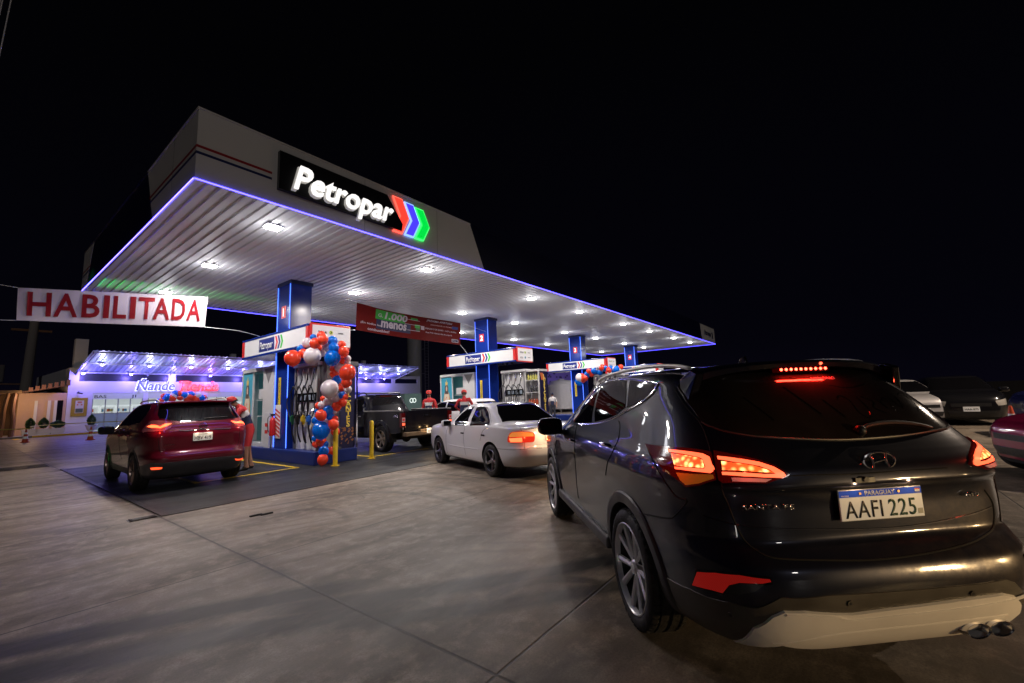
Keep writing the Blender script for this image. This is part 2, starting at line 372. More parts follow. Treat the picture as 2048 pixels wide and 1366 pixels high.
# area lights carry the strips' light cleanly (one long lamp per visible edge)
def strip_light(name,p,q,power,par,w=.04,nrm=(0,0,-1)):
    l=bpy.data.lights.new(name,'AREA'); l.shape='RECTANGLE'; p=Vector(p);q=Vector(q); l.size=(q-p).length; l.size_y=w; l.energy=power; l.color=(.16,.12,1)
    o=bpy.data.objects.new(name,l); COL.objects.link(o)
    xx=(q-p).normalized(); z=-Vector(nrm); y=z.cross(xx); m=Matrix((xx,y,z)).transposed().to_4x4(); m.translation=(p+q)/2; o.matrix_world=m
    if par: PR(o,par)
    return o
strip_light('led_strip_light',(CX0-.03,CY0,zl),(CX0-.03,CY1,zl),45,can,nrm=(.5,0,-.87))
strip_light('led_strip_light',(CX0,CY0-.03,zl),(CX1,CY0-.03,zl),70,can,nrm=(0,.4,-.9))
# ceiling lights
M_lamp=mat('ceiling_lamp_glass',(1,1,1),.3,em=42,emc=(1,.93,.86))
M_lampf=mat('ceiling_lamp_frame',(.7,.7,.7),.35)
lx=[3.7,7.8,12.9,16.6,21.4,25.3,30.0,33.9]; ly=[8.9,12.5,16.25]
places=['nearest the road','in the middle row','nearest the shop']
for i,x in enumerate(lx):
    for j,y in enumerate(ly):
        lt=thing('ceiling_light','square ceiling light, %s from the left in the canopy row %s'%(['first','second','third','fourth','fifth','sixth','seventh','last'][i],places[j]),'ceiling light',(x,y,CZ),0,'ceiling lights under the canopy')
        k=MB(); k.box((-.17,-.14,-.028),(.17,.14,-.002)); f=k.build('frame',M_lampf,lt,bev=.006)
        k=MB(); k.box((-.13,-.10,-.055),(.13,.10,-.029)); k.build('diffuser',M_lamp,lt)
        l=bpy.data.lights.new('ceiling_light_lamp','AREA'); l.shape='RECTANGLE'; l.size=.3; l.size_y=.22; l.energy=108; l.color=(1,.91,.83); l.spread=R(165)
        o=bpy.data.objects.new('ceiling_light_lamp',l); COL.objects.link(o); o.parent=lt; o.location=(0,0,-.075)
        l=lamp('ceiling_fill_lamp','POINT',(0,0,0),15,(.93,.94,1),.20); l.parent=lt; l.location=(0,0,-.48)  # added point lamp below the fixture, brightens the ribbed ceiling
# ---------------------------------------------------------------- big lit sign on the fascia
sg=thing('illuminated_sign','lit white Petropar lettering with red blue and green chevrons on a black panel','sign',(5.1,CY0,5.8))
def SP(o): return P(o,sg)
YS=CY0-.09
k=MB(); k.prism([(3.28,YS,5.45),(6.02,YS,5.45),(6.05,YS,5.62),(5.62,YS,6.19),(3.28,YS,6.19)],(0,.085,0)); SP(k.build('panel',mat('sign_black',(.004,.004,.005),.35)))
M_halo=mat('letter_side',(.6,.6,.6),.4,em=.22,emc=(1,.95,.85))
o=text('lettering','Petropar',M_wlit,(3.52,YS-.05,5.53),(1,0,0),(0,0,1),w=2.22,h=.50,ext=.035,bold=.012,shear=.25,hcap=1); SP(o)
o=text('letter_return','Petropar',M_halo,(3.49,YS-.0,5.50),(1,0,0),(0,0,1),w=2.25,h=.51,ext=.04,bold=.018,shear=.25,hcap=1); SP(o)
def chev(x,z0,z1,w,d,y,m,rim,par=None,nm='chevron'):
    zm=(z0+z1)/2
    def pts(i,yy): 
        return [(x+i*1.3,yy,z1-i),(x+w-i*.7,yy,z1-i),(x+w+d-i*1.15,yy,zm),(x+w-i*.7,yy,z0+i),(x+i*1.3,yy,z0+i),(x+d+i*.95,yy,zm)]
    k=MB(); k.prism(pts(0,y),(0,-.03,0)); a=k.build(nm,rim)
    k=MB(); k.prism(pts(.035 if w>.15 else .006,y-.031),(0,-.02,0)); b=k.build('chevron_face',m)
    return a,b
for x,c,rc in ((5.80,(1,.05,.03),(1,.12,.08)),(6.13,(.06,.04,1),(.25,.45,1)),(6.44,(0,.62,.05),(.05,.9,.15))):
    m=mat('chev%g'%x,c,.4,em=1.2,emc=c); rm=mat('chevr%g'%x,rc,.4,em=1.5,emc=rc)
    a,b=chev(x,5.40,6.26-(x-5.8)*.10,.27,.20,YS+.07,m,rm); SP(a); SP(b); 
for x,c in ((6.0,(1,.08,.05)),(6.3,(.1,.08,1)),(6.75,(.05,1,.1))):
    o=lamp('chevron_glow','POINT',(x,CY0-.22,5.8),3.0,c,.02); SP(o)
o=lamp('lettering_glow','AREA',(4.6,CY0-.45,5.8),5,(1,.93,.85),.4,tgt=(4.6,CY0,5.8)); SP(o)
s2=thing('corner_sign','small unlit Petropar lettering on the far white corner panel of the canopy','sign',(35,CY0,5.8))
o=text('lettering','Petropar',mat('sign_navy',(.01,.012,.05),.5),(33.9,CY0-.012,5.65),(1,0,0),(0,0,1),w=2.0,ext=.01,bold=.02,shear=.2); P(o,s2)
a,b=chev(36.1,5.5,6.0,.12,.12,CY0-.002,mat('sign_navy',(0,0,0)),mat('sign_navy',(0,0,0))); P(a,s2); P(b,s2)
# ---------------------------------------------------------------- islands, pillars, pump header signs
PX=[5.73,14.50,23.15,31.70]
M_isl=mat('island_blue',(.006,.022,.16),.35,noise=.25,nscale=5)
M_num=mat('number_red',(.55,.03,.03),.35,em=.25,emc=(.6,.04,.04))
M_hdr=mat('header_white',(.70,.70,.70),.3,em=.12,emc=(.8,.85,.9))
ordn=['first','second','third','fourth']
def logo(y,z,w,x,par,h=None):
    # small brand mark facing -x : text runs toward -y
    h=h or w*.26
    k=MB(); k.box((x-.006,y,z),(x-.001,y-w*.66,z+h)); k.build('logo_panel',mat('logo_navy',(.006,.02,.2),.4),par)
    t=text('lettering','Petropar',M_wtext,(x-.009,y-w*.03,z+h*.2),(0,-1,0),(0,0,1),w=w*.58,h=h*.6,ext=.002,bold=.02,shear=.2); t.parent=par
    for i,c in enumerate(((.6,.02,.03),(.006,.02,.2),(.03,.42,.05))):
        yy=y-w*(.69+.105*i); ww=w*.06; d=w*.06
        k=MB(); k.prism([(x-.004,yy,z+h),(x-.004,yy-ww,z+h),(x-.004,yy-ww-d,z+h/2),(x-.004,yy-ww,z),(x-.004,yy,z),(x-.004,yy-d,z+h/2)],(.003,0,0))
        k.build('chevron',mat('logo_c%d'%i,c,.4,em=.2,emc=c),par)
for i,px in enumerate(PX):
    iy0=10.72 if i==0 else 9.65
    n=ordn[i]
    k=MB(); k.box((px-.12,iy0,0),(px+1.10,15.6,.335)); o=k.build('pump_island',M_isl,bev=.02); tag(o,'dark blue raised concrete pump island under the %s pillar from the left'%n,'pump island','pump islands')
    p=thing('canopy_pillar','blue canopy pillar number %d with glowing blue edge strips and red number plate'%(i+1),'pillar',(px,12.85,.335),0,'pillars carrying the canopy')
    k=MB(); k.box((0,-.40,0),(.62,.40,CZ-.335-.0)); k.build('shaft',M_blue,p,bev=.006)
    k=MB(); k.box((-.02,-.43,CZ-.335-.10),(.65,.43,CZ-.335)); k.build('capital',mat('dark_cap',(.006,.012,.06),.4),p)
    for yy in (-.385,.385):
        k=MB(); k.tube([(-.012,yy,.03),(-.012,yy,CZ-.335-.12)],.009 if i<2 else .012,6); k.build('led_strip',mat('pillar_led',(.2,.3,1),.4,em=3.2,emc=(.05,.16,1.0)),p)
    z=CZ-.335-1.10; k=MB(); k.box((-.014,-.13,z),(-.001,.13,z+.36)); pl=k.build('number_plate',M_num,p)
    t=text('number',str(i+1),mat('num_white',(.9,.9,.9),.4,em=.8),(-.019,0,z+.06),(0,-1,0),(0,0,1),h=.24,ext=.003,bold=.03,align='CENTER'); t.parent=pl
    k=MB(); k.box((-.014,.17,1.12),(-.001,.05,2.02)); ys=k.build('warning_strip',mat('warn_yellow',(.75,.55,.03),.5,em=.08),p)
    t=text('lettering','GASOLINERA' if i%2 else 'SURTIDOR',M_btext,(-.018,.085,1.18),(0,0,1),(0,1,0),w=.78,ext=.002,h=.045,bold=.01); t.parent=ys
    # header sign
    x0=-.36
    h=thing('header_sign','long white header sign with blue edges and red ends across blue pillar number %d'%(i+1),'sign',(px,12.85,3.03),0,'header signs above the pumps')
    k=MB(); k.box((x0+.015,-2.15,.05),(.80,1.95,.52)); k.build('box',M_hdr,h)
    k=MB(); k.box((x0,-2.16,-.02),(.82,1.97,.05)); k.box((x0,-2.16,.52),(.82,1.97,.585)); k.build('edge_band',M_blue,h,bev=.01)
    k=MB(); k.box((x0+.005,1.80,.05),(x0+.014,1.955,.52)); k.box((x0+.005,-2.16,.05),(x0+.014,-2.03,.52)); k.box((x0+.015,-2.164,.05),(x0+.2,-2.151,.52)); k.build('end_band',M_red,h)
    k=MB(); k.box((x0+.03,-2.23,-.03),(.80,-2.166,.60)); k.build('product_board',M_red,h,bev=.02)
    k=MB(); k.box((x0+.08,-2.245,.02),(.78,-2.231,.55)); bd=k.build('board_face',M_white,h)
    def bl(s,x,z,hh,c=M_btext,b=.01):
        t=text('lettering',s,c,(x,-2.249,z),(1,0,0),(0,0,1),h=hh,ext=.002,bold=b); t.parent=bd
    bl('POLA',-.13,.34,.07,b=.02); bl('DIESEL',.42,.36,.04); bl('NAFTA',.42,.15,.04); bl('ECO',-.13,.12,.07,b=.02)
    for zz,c in ((.36,(.45,.6,.05)),(.14,(.05,.3,.45))):
        k=MB(); k.lathe([(.001,0),(.055,0),(.055,.004),(.001,.004)],(.22,-2.252,zz+.02),'y',6); k.build('emblem',mat('emb%g'%zz,c,.4),bd)
        k=MB(); k.prism([(.19,-2.254,zz+.055),(.215,-2.254,zz+.055),(.25,-2.254,zz+.02),(.215,-2.254,zz-.015),(.19,-2.254,zz-.015),(.22,-2.254,zz+.02)],(0,-.002,0)); k.build('arrow',M_btext,bd)
    logo(.75,.10,1.50,x0+.014,h,.37)
    k=MB()
    for yy in (-1.6,-1.35,-1.1,-.85): k.lathe([(.001,0),(.045,0),(.05,-.05),(.02,-.09),(.001,-.09)],(.1,yy,-.02),'z',12)
    k.build('spot_fitting',M_black,h,smooth=True)
# ---------------------------------------------------------------- pumps
M_pw=mat('pump_white',(.62,.62,.63),.35,noise=.06)
M_pg=mat('pump_grey',(.22,.22,.23),.4)
M_hose=mat('hose_black',(.01,.01,.01),.35)
def poster(x,y0,y1,z0,z1,par,name='poster'):
    # flat picture of a robed standing figure, facing -x
    o=box(name,(x-.012,y0,z0),(x-.002,y1,z1),mat('poster_cyan',(.04,.25,.36),.35,em=.22,emc=(.05,.42,.6)),par)
    yc=(y0+y1)/2; w=(y1-y0); h=z1-z0
    def q(nm,pts,c,e,dx):
        k=MB(); k.prism([(x-.012-dx,yc-a*w,z0+b*h) for a,b in pts],(-.002,0,0)); k.build(nm,mat('post_'+nm,c,.5,em=e,emc=c),o)
    q('gown',[(-.46,0),(-.48,.20),(-.3,.34),(.3,.34),(.48,.20),(.46,0)],(.25,.05,.28),.22,.0)
    q('robe',[(-.40,.20),(-.34,.42),(-.22,.60),(.22,.60),(.34,.42),(.40,.20)],(.42,.22,.08),.2,.003)
    q('mantle',[(-.2,.24),(-.24,.5),(-.14,.66),(.14,.66),(.24,.5),(.2,.24)],(.62,.52,.40),.2,.006)
    q('veil',[(-.17,.56),(-.17,.74),(-.08,.84),(.08,.84),(.17,.74),(.17,.56)],(.10,.07,.06),.1,.009)
    q('face',[(-.06,.64),(-.07,.73),(0,.78),(.07,.73),(.06,.64)],(.62,.42,.32),.2,.012)
    q('crown',[(-.10,.80),(-.13,.90),(-.05,.87),(0,.97),(.05,.87),(.13,.90),(.10,.80)],(.6,.42,.12),.25,.012)
    for a_,b_ in ((-.12,.30),(.1,.36),(-.02,.46),(.13,.27),(-.1,.42),(.25,.3),(-.28,.28)):
        q('jewel',[(a_-.04,b_),(a_,b_+.03),(a_+.04,b_),(a_,b_-.03)],(.55,.10,.10),.25,.010)
    return o
cols=[(.01,.12,.5),(.75,.5,.02),(.02,.02,.02),(.01,.16,.07)]
def pump(i,px,x0,x1,y0,y1,z0=.335,z1=2.68,shelf='x'):
    lab='tall white fuel dispenser with looping black hoses in front of the %s pillar'%ordn[i]
    t=thing('fuel_pump',lab,'fuel pump',(x0,y0,z0),0,'fuel pumps with hoses')
    H=z1-z0; Y1=y1-y0; X1=x1-x0
    k=MB(); k.box((.03,.03,0),(X1,Y1-.02,H-.10)); k.build('cabinet',M_pw,t,bev=.01)
    k=MB(); k.box((-.06,-.06,H-.10),(X1+.05,Y1+.05,H)); k.build('top_cover',M_pw,t,bev=.015)
    for yy in (0,Y1-.03): k=MB(); k.box((-.03,yy,0),(.03,yy+.045,H-.1)); k.build('frame_post',M_pg,t)
    k=MB()   # grey V pattern near the top
    for c in range(4):
        ya=.10+c*(Y1-.15)/4; yb=ya+(Y1-.15)/4-.02; k.prism([(.022,ya,H-.14),(.022,yb,H-.14),(.022,(ya+yb)/2,H-.48)],(.006,0,0))
    k.build('pattern_panel',M_pg,t)
    k=MB(); k.box((.0,.14,1.28),(.028,Y1-.12,1.52)); sc=k.build('display',M_gloss,t)
    for c in range(4): k=MB(); yy=.18+c*(Y1-.36)/4; k.box((-.004,yy,1.33),(-.001,yy+.12,1.47)); k.build('display_digit',mat('disp',(.3,.35,.4),.3,em=.12,emc=(.5,.6,.75)),sc)
    for c in range(4):
        yy=.18+c*(Y1-.34)/3
        hz=MB(); r=random.Random(i*9+c)
        top=H-.30
        hz.tube(cr_spline([(-.02,yy,H-.16),(-.05,yy,top),(-.07,yy+.03,top-.25),(-.16,yy+.12+.05*c,top-.62),(-.17,yy+.24,1.05),(-.13,yy+.05,.80),(-.12,yy-.20,1.05),(-.12,yy-.14,1.5),(-.10,yy+.12,1.72),(-.09,yy+.22,1.30),(-.10,yy+.13,.70),(-.12,yy,.30+.08*r.random()),(-.10,yy-.09,.12+.1*r.random()),(-.16,yy-.04,.50),(-.14,yy,.70)],5),.016,6)
        hz.build('hose',M_hose,t,smooth=True)
        k=MB(); k.tube([(-.03,yy,H-.16),(-.05,yy,H-.34)],.028,8); k.tube([(-.05,yy,H-.36),(-.05,yy,H-.48)],.018,8); k.build('hose_swivel',M_chrome,t,smooth=True)
        k=MB(); k.mi=0; k.tube([(-.13,yy,.68),(-.16,yy-.02,.80),(-.16,yy-.03,.94)],[.032,.05,.034],8); k.box((-.21,yy-.06,.76),(-.12,yy+.03,.90))
        nz=k.build('nozzle',mat('nozzle%d'%c,cols[(c+i)%4],.4),t,bev=.008)
        k=MB(); k.tube([(-.16,yy-.03,.92),(-.12,yy-.04,1.02),(-.02,yy-.05,1.10)],.014,8); k.build('spout',M_chrome,nz,smooth=True)
    if i==0:
        # shelf opening and lubricant board on the road-side end
        k=MB(); k.box((.06,-.30,0),(.50,.02,.06)); k.box((.06,-.30,H-.12),(.98,.03,H)); 
        for zz in (.55,1.0,1.45,1.85): k.box((.06,-.26,zz),(.50,.02,zz+.02))
        k.box((.05,-.30,.0),(.07,.02,H-.12)); k.build('shelf_rack',mat('rack_grey',(.10,.10,.11),.4),t)
        bx0,bx1=.50,.95; ybd=-.20
        k=MB(); k.box((bx1+.00,-.28,0),(bx1+.035,-.245,H-.1)); k.build('corner_post',M_chrome,t)
    else:
        k=MB(); k.box((-.02,-.70,0),(.04,-.66,H-.1)); k.box((.0,-.70,H-.12),(X1*.9,0,H-.04)); k.box((-.02,-.03,0),(.03,.0,H-.1)); k.box((.45,-.66,0),(.47,-.0,H-.12))
        for zz in (.02,.85,1.35,1.85): k.box((.0,-.67,zz),(.45,-.02,zz+.025))
        k.build('shelf_rack',M_pw,t); bx0,bx1=.05,.60; ybd=-.72
    k=MB(); k.box((bx0,ybd,0),(bx1,ybd+.02,H-.14)); b=k.build('lubricant_board',mat('board_navy',(.008,.008,.05),.35,noise=.3,nscale=4),t)
    w='LUBRICANTES'; n=len(w)
    for j,ch in enumerate(w):
        o=text('letter',ch,mat('letter_gold',(.75,.55,.08),.45,em=.12),((bx0+bx1)/2+.02,ybd-.002,H-.42-j*(H-.85)/n),(1,0,0),(0,0,1),h=.165,ext=.003,bold=.03,align='CENTER'); o.parent=b
    k=MB()
    rr=random.Random(5)
    for j in range(26):
        a=rr.uniform(bx0+.05,bx1-.05); z=rr.uniform(.12,.55); rad=rr.uniform(.02,.05)
        k.prism([(a-rad,ybd-.001,z),(a,ybd-.001,z-rad*.8),(a+rad,ybd-.001,z+rad*.5),(a+rad*.2,ybd-.001,z+rad)],(0,-.003,0))
    k.build('print_pattern',mat('print_bronze',(.35,.14,.05),.5),b)
    k=MB(); k.prism([(bx0,ybd-.001,H-.2),(bx0+.2,ybd-.001,H-.2),(bx0+.4,ybd-.001,H-.45),(bx0+.1,ybd-.001,H-.5)],(0,-.003,0)); k.build('print_pattern',mat('print_orange',(.6,.15,.04),.5),b)
    return t
pump(0,PX[0],5.86,6.80,11.02,12.28)
pump(1,PX[1],14.42,15.15,10.45,11.65)
pump(2,PX[2],23.05,23.8,10.45,11.65)
# oil bottles on the shelves of pump 2
bot=None
for r_,(zz,cc) in enumerate(((1.875+.335,5),(1.375+.335,4),(.875+.335,5))):
    for j in range(cc):
        y=9.84+j*.125; x=14.52
        lab='%s oil bottle, %s from the front on the %s shelf of the second pump'%(['pale yellow','dark','orange red'][r_],['first','second','third','fourth','last'][j],['top','middle','bottom'][r_])
        t=thing('oil_bottle',lab,'bottle',(x,y,zz),0,'oil bottles on the pump shelves')
        c=[(.5,.48,.12),(.03,.03,.035),(.5,.1,.04)][r_]
        k=MB(); k.lathe([(.001,0),(.042,0),(.045,.02),(.045,.16),(.018,.22),(.016,.235)],(0,0,0),'z',10); k.build('bottle_body',mat('oil%d'%r_,c,.3),t,smooth=True)
        k=MB(); k.lathe([(.02,.235),(.02,.265),(.001,.266)],(0,0,0),'z',10); k.build('cap',M_wtext if r_==0 else M_black,t)
for i,px in enumerate(PX[:2]):
    x0=px+.02; t=thing('pump_cabinet','white cabinet with a robed statue poster and teal door behind the %s pillar'%ordn[i],'cabinet',(x0,13.4,.335),0,'poster cabinets on the islands')
    k=MB(); k.box((0,0,0),(.85,.74,2.42)); k.build('body',M_pw,t,bev=.01)
    k=MB(); k.prism([(-.004,.08,2.35),(-.004,.66,2.35),(-.004,.37,1.9)],(.003,0,0)); k.prism([(.1,-.004,2.35),(.7,-.004,2.35),(.4,-.004,1.7)],(0,.003,0)); k.build('pattern_panel',M_pg,t)
    k=MB(); k.box((-.03,.745,2.30),(.85,2.25,2.42)); k.box((-.03,2.19,0),(.85,2.25,2.30)); k.box((-.0,.745,0),(.85,2.19,.12)); k.box((-.02,1.42,.12),(.03,1.46,2.3)); k.build('frame',M_pw,t)
    k=MB(); k.box((.45,.745,.12),(.5,2.19,2.3)); k.build('back_panel',mat('teal_back',(.06,.16,.16),.4,em=.04,emc=(.2,.6,.6)),t)
    k=MB(); 
    for zz in (.9,1.4): k.box((.1,.75,zz),(.45,1.42,zz+.02))
    k.box((.12,.85,1.45),(.4,1.3,1.75)); k.build('shelf',M_pw,t); box('glow_backing',(.501,.745,.12),(.52,2.19,2.3),M_pg,t)  # last box: added unseen backing, keeps the teal glow off the pickup
    poster(0,1.47,2.17,.5,2.25,t)
k=MB(); k.box((5.66,13.42,.34),(5.72,13.75,1.35)); o=k.build('notice_box',mat('notice_w',(.6,.6,.62),.4),bev=.006); tag(o,'narrow white box with small red notices between the blue pillar and the worker','box')
k=MB()
for z in (.75,.95): k.box((5.655,13.5,z),(5.659,13.68,z+.1))
k.build('red_notice',M_red,o)
# fire extinguisher and its striped board on pillar 1
t=thing('extinguisher_board','red and white striped board on the foot of the first blue pillar','board',(5.715,12.98,.62))
k=MB(); k.box((-.012,-.16,0),(0,.16,.95)); bd=k.build('board',M_wtext,t)
k=MB()
for j in range(7):
    z=.02+j*.11; k.prism([(-.015,-.155,z),(-.015,.155,z+.12),(-.015,.155,z+.17),(-.015,-.155,z+.05)],(.002,0,0))
k.build('red_stripe',M_red,bd)
t=thing('fire_extinguisher','red fire extinguisher hanging on the first blue pillar beside the yellow strip','extinguisher',(5.62,13.10,.70))
k=MB(); k.lathe([(.001,0),(.07,0),(.078,.03),(.078,.42),(.05,.50),(.022,.52),(.022,.56),(.001,.56)],(0,0,0),'z',18); k.build('cylinder',M_red,t,smooth=True)
k=MB(); k.box((-.05,-.02,.56),(.06,.02,.60)); k.box((-.07,-.012,.60),(.07,.012,.62)); k.build('valve',M_black,t)
k=MB(); k.tube(cr_spline([(-.04,0,.57),(-.12,.02,.50),(-.11,.03,.2),(-.09,.03,.1)],5),.011,6); k.build('hose',M_black,t)
# ---------------------------------------------------------------- balloons
BAL=[('R',5.03,10.74,2.69,0.192),('W',5.34,10.38,2.73,0.207),('B',5.64,9.97,2.66,0.192),('W',5.36,10.7,3.1,0.122),('B',5.28,10.85,2.95,0.101),('R',5.29,10.75,2.83,0.115),('B',5.41,10.49,3.22,0.081),('R',5.58,10.42,3.28,0.105),('R',5.45,10.09,3.12,0.127),('R',5.34,10.26,3.04,0.127),('R',5.59,10.51,2.98,0.07),('W',5.66,10.31,2.98,0.096),('W',5.64,10.45,2.83,0.087),('B',5.75,10.17,3.12,0.124),('B',5.66,9.94,2.91,0.127),('R',5.88,9.96,3.0,0.104),('R',5.82,9.76,2.81,0.127),('R',5.97,10.06,2.64,0.11),('W',6.03,9.92,2.66,0.081),('W',6.04,9.96,2.55,0.081),('W',5.91,10.14,2.44,0.11),('R',5.88,9.69,2.28,0.197),('R',5.85,10.25,2.4,0.105),('R',5.85,10.24,2.29,0.11),('B',5.88,10.17,2.13,0.11),('R',5.88,9.72,2.04,0.127),('R',6.01,10.16,1.94,0.096),('W',6.09,10.0,1.88,0.098),('W',5.68,10.15,1.9,0.215),('B',6.04,10.17,1.75,0.099),('R',6.08,10.09,1.7,0.073),('W',5.95,10.31,1.68,0.122),('R',5.71,10.52,1.67,0.069),('W',5.81,10.48,1.6,0.116),('R',6.03,10.13,1.56,0.101),('R',5.98,10.32,1.47,0.125),('R',5.68,10.69,1.5,0.081),('W',5.68,10.53,1.52,0.086),('B',5.8,10.42,1.36,0.127),('R',5.57,10.33,1.26,0.135),('B',5.67,10.75,1.36,0.052),('B',5.86,10.42,1.23,0.101),('W',5.94,10.34,1.32,0.058),('B',5.64,10.71,1.12,0.101),('W',5.81,10.54,1.1,0.098),('R',5.94,10.32,1.15,0.078),('R',5.79,10.13,1.02,0.127),('R',5.9,10.43,1.08,0.087),('B',5.63,10.42,0.88,0.212),('R',6.01,10.42,0.82,0.11),('B',5.68,10.83,0.67,0.07),('R',5.8,10.73,0.6,0.128),('R',5.72,10.85,0.52,0.081),('B',5.88,10.67,0.51,0.087),('W',5.98,10.47,0.54,0.046),('B',5.76,10.7,0.36,0.127),('R',6.01,10.51,0.35,0.105),('R',5.93,10.63,0.36,0.087),('W',5.75,10.88,0.2,0.105),('R',5.71,10.47,0.13,0.13),('B',5.72,10.85,0.37,0.058),('W',5.81,10.62,0.44,0.04)]
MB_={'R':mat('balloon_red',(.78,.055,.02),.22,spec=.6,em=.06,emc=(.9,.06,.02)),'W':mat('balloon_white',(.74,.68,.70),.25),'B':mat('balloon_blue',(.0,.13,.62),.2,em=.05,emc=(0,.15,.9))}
g=thing('balloon_garland','garland of red white and blue balloons curling down the front of the first pump','balloon garland',(5.7,10.5,0))
def balloon(c,x,y,z,r,par,off=(0,0,0)):
    k=MB(); n=18; prof=[(max(1e-4,r*math.sin(math.pi*i/12)*(1-.06*(i<5))),-r*1.10*math.cos(math.pi*i/12)+.02*r) for i in range(13)]
    k.lathe(prof,(0,0,0),'z',n); 
    k.lathe([(.001,-r*1.07),(r*.09,-r*1.19),(.001,-r*1.19)],(0,0,0),'z',8)
    o=k.build('balloon',MB_[c],par,smooth=True); o.location=(x-off[0],y-off[1],z-off[2])
    rr=random.Random(int(x*1000+z*77)); a=rr.uniform(-.5,.5); b=rr.uniform(-.5,.5)
    o.rotation_euler=(a,b,0); return o
for c,x,y,z,r in BAL:
    if z<.42 and y>10.52: y=10.52
    z=max(z,r*1.2+.005)
    balloon(c,x,y,z,r,g,(5.7,10.5,0))
g=thing('balloon_garland','smaller red white and blue balloon garland hanging under the third pump header','balloon garland',(23.2,11.5,2.6))
rr=random.Random(11)
for j in range(26):
    u=j/25; y=lerp(12.6,9.9,u); z=2.35+.62*math.sin(min(1,u*1.7)*math.pi/2)+rr.uniform(-.2,.2)
    balloon('RWB'[rr.randrange(3)],22.9+rr.uniform(-.1,.1),y,z,rr.uniform(.13,.2) if j>2 else .27,g,(23.2,11.5,2.6))
g=thing('balloon_garland','arch of red white and blue balloons over the shop entrance','balloon garland',(12.9,49.3,3))
for j in range(30):
    u=j/29; x=lerp(11.2,14.7,u)
    z=2.62+.3*math.sin(u*math.pi)+rr.uniform(-.3,.25)
    balloon('RBWRB'[rr.randrange(5)],x,49.2+rr.uniform(-.15,.1),z,rr.uniform(.2,.36),g,(12.9,49.3,3))
# ---------------------------------------------------------------- bollards
for j,(x,y) in enumerate(((5.90,10.22),(7.13,10.50))):
    t=thing('bollard',['yellow steel bollard standing in front of the balloon garland','yellow steel bollard beside the rear wheel of the black pickup'][j],'bollard',(x,y,0),0,'yellow bollards by the first island')
    k=MB(); k.lathe([(.001,0),(.105,0),(.105,.012),(.058,.013),(.058,.015)],(0,0,0),'z',20); k.build('base_plate',M_yel,t)
    k=MB(); k.lathe([(.057,.012),(.057,.98),(.05,1.01),(.03,1.03),(.001,1.035)],(0,0,0),'z',24); k.build('post',M_yel,t,smooth=True)
# ---------------------------------------------------------------- banners
def banner(name,label,c4,m,wav,n=(130,16),bow=0):
    # corners: TL,TR,BL,BR ; thin cloth with folds
    TL,TR,BL,BR=[Vector(c) for c in c4]; nx,nz=n; k=MB(); vs=[]
    nrm=(TR-TL).cross(TL-BL).normalized()
    for s in (0,1):
        for i in range(nx+1):
            for j in range(nz+1):
                u,v=i/nx,j/nz; p=(TL*(1-u)+TR*u)*(1-v)+(BL*(1-u)+BR*u)*v
                p.z-=bow*4*u*(1-u)*(1-v)*(.6+.4*math.cos(u*3)); p.z-=bow*1.2*u*(1-u)*v
                d=wav*(math.sin(u*17+v*2)*.5+math.sin(u*7.3-v*4)+.5*math.sin(v*6+u*31))
                vs.append(p+nrm*(d-(.002 if s else 0)))
    fs=[]; N=(nx+1)*(nz+1)
    for i in range(nx):
        for j in range(nz):
            a=i*(nz+1)+j; b=a+nz+1; fs.append((a,a+1,b+1,b)); fs.append((N+a,N+b,N+b+1,N+a+1))
    k.add(vs,fs); o=k.build(name,m,smooth=True,norm=False); tag(o,label,'banner')
    def at(u,v,e=.004):
        p=(TL*(1-u)+TR*u)*(1-v)+(BL*(1-u)+BR*u)*v
        p.z-=bow*4*u*(1-u)*(1-v)*(.6+.4*math.cos(u*3)); p.z-=bow*1.2*u*(1-u)*v
        d=wav*(math.sin(u*17+v*2)*.5+math.sin(u*7.3-v*4)+.5*math.sin(v*6+u*31)); return p-nrm*0+(-fw_n(nrm))*0+nrm*d+nrm*e*SG(nrm)
    return o,at
def fw_n(n): return Vector((0,0,0))
def SG(n): return 1 if n.y<0 else -1
def onb(o,at,s,m,u,v,w,h,bold=.02,shear=0,nm='lettering',e=.009):
    # lettering laid on the cloth: u,v lower-left (fractions, v from the top), w/h fractions
    t=text(nm,s,m,(0,0,0),(1,0,0),(0,1,0),w=1,h=.73,ext=0,bold=bold,shear=shear,hcap=1)
    me=t.data; ys=[q.co.y for q in me.vertices]; y0,y1=min(ys),max(ys)
    bm=bmesh.new(); bm.from_mesh(me)
    for i in range(1,24):
        bmesh.ops.bisect_plane(bm,geom=bm.verts[:]+bm.edges[:]+bm.faces[:],plane_co=(i/24,0,0),plane_no=(1,0,0))
    for q in bm.verts: q.co=at(u+q.co.x*w,v-(q.co.y-y0)/(y1-y0)*h,e)
    bm.to_mesh(me); bm.free(); t.parent=o; return t
def patch(o,at,u0,v0,u1,v1,m,nm='print',e=.003,sk=0):
    k=MB(); n=10; vs=[]
    for i in range(n+1):
        for j in range(5):
            v=lerp(v0,v1,j/4); vs.append(at(lerp(u0,u1,i/n)+sk*(v-v0),v,e))
    k.add(vs,[(i*5+j,i*5+j+1,i*5+j+6,i*5+j+5) for i in range(n) for j in range(4)]); p=k.build(nm,m,o,norm=False); return p
M_cw=mat('banner_white',(.50,.45,.52),.6,noise=.06,nscale=2,bump=.5,bscale=3); M_cr=mat('banner_red',(.13,.004,.003),.6,spec=.15,noise=.2,nscale=3)
o,at=banner('banner','white cloth banner reading HABILITADA in red letters strung at the left','' and 0 or [(.58,13,4.11),(3.85,13,4.46),(.61,13,3.44),(3.82,13,3.65)],M_cw,.010)
M_hr=mat('banner_letter_red',(.20,.002,.008),.6,spec=.15)
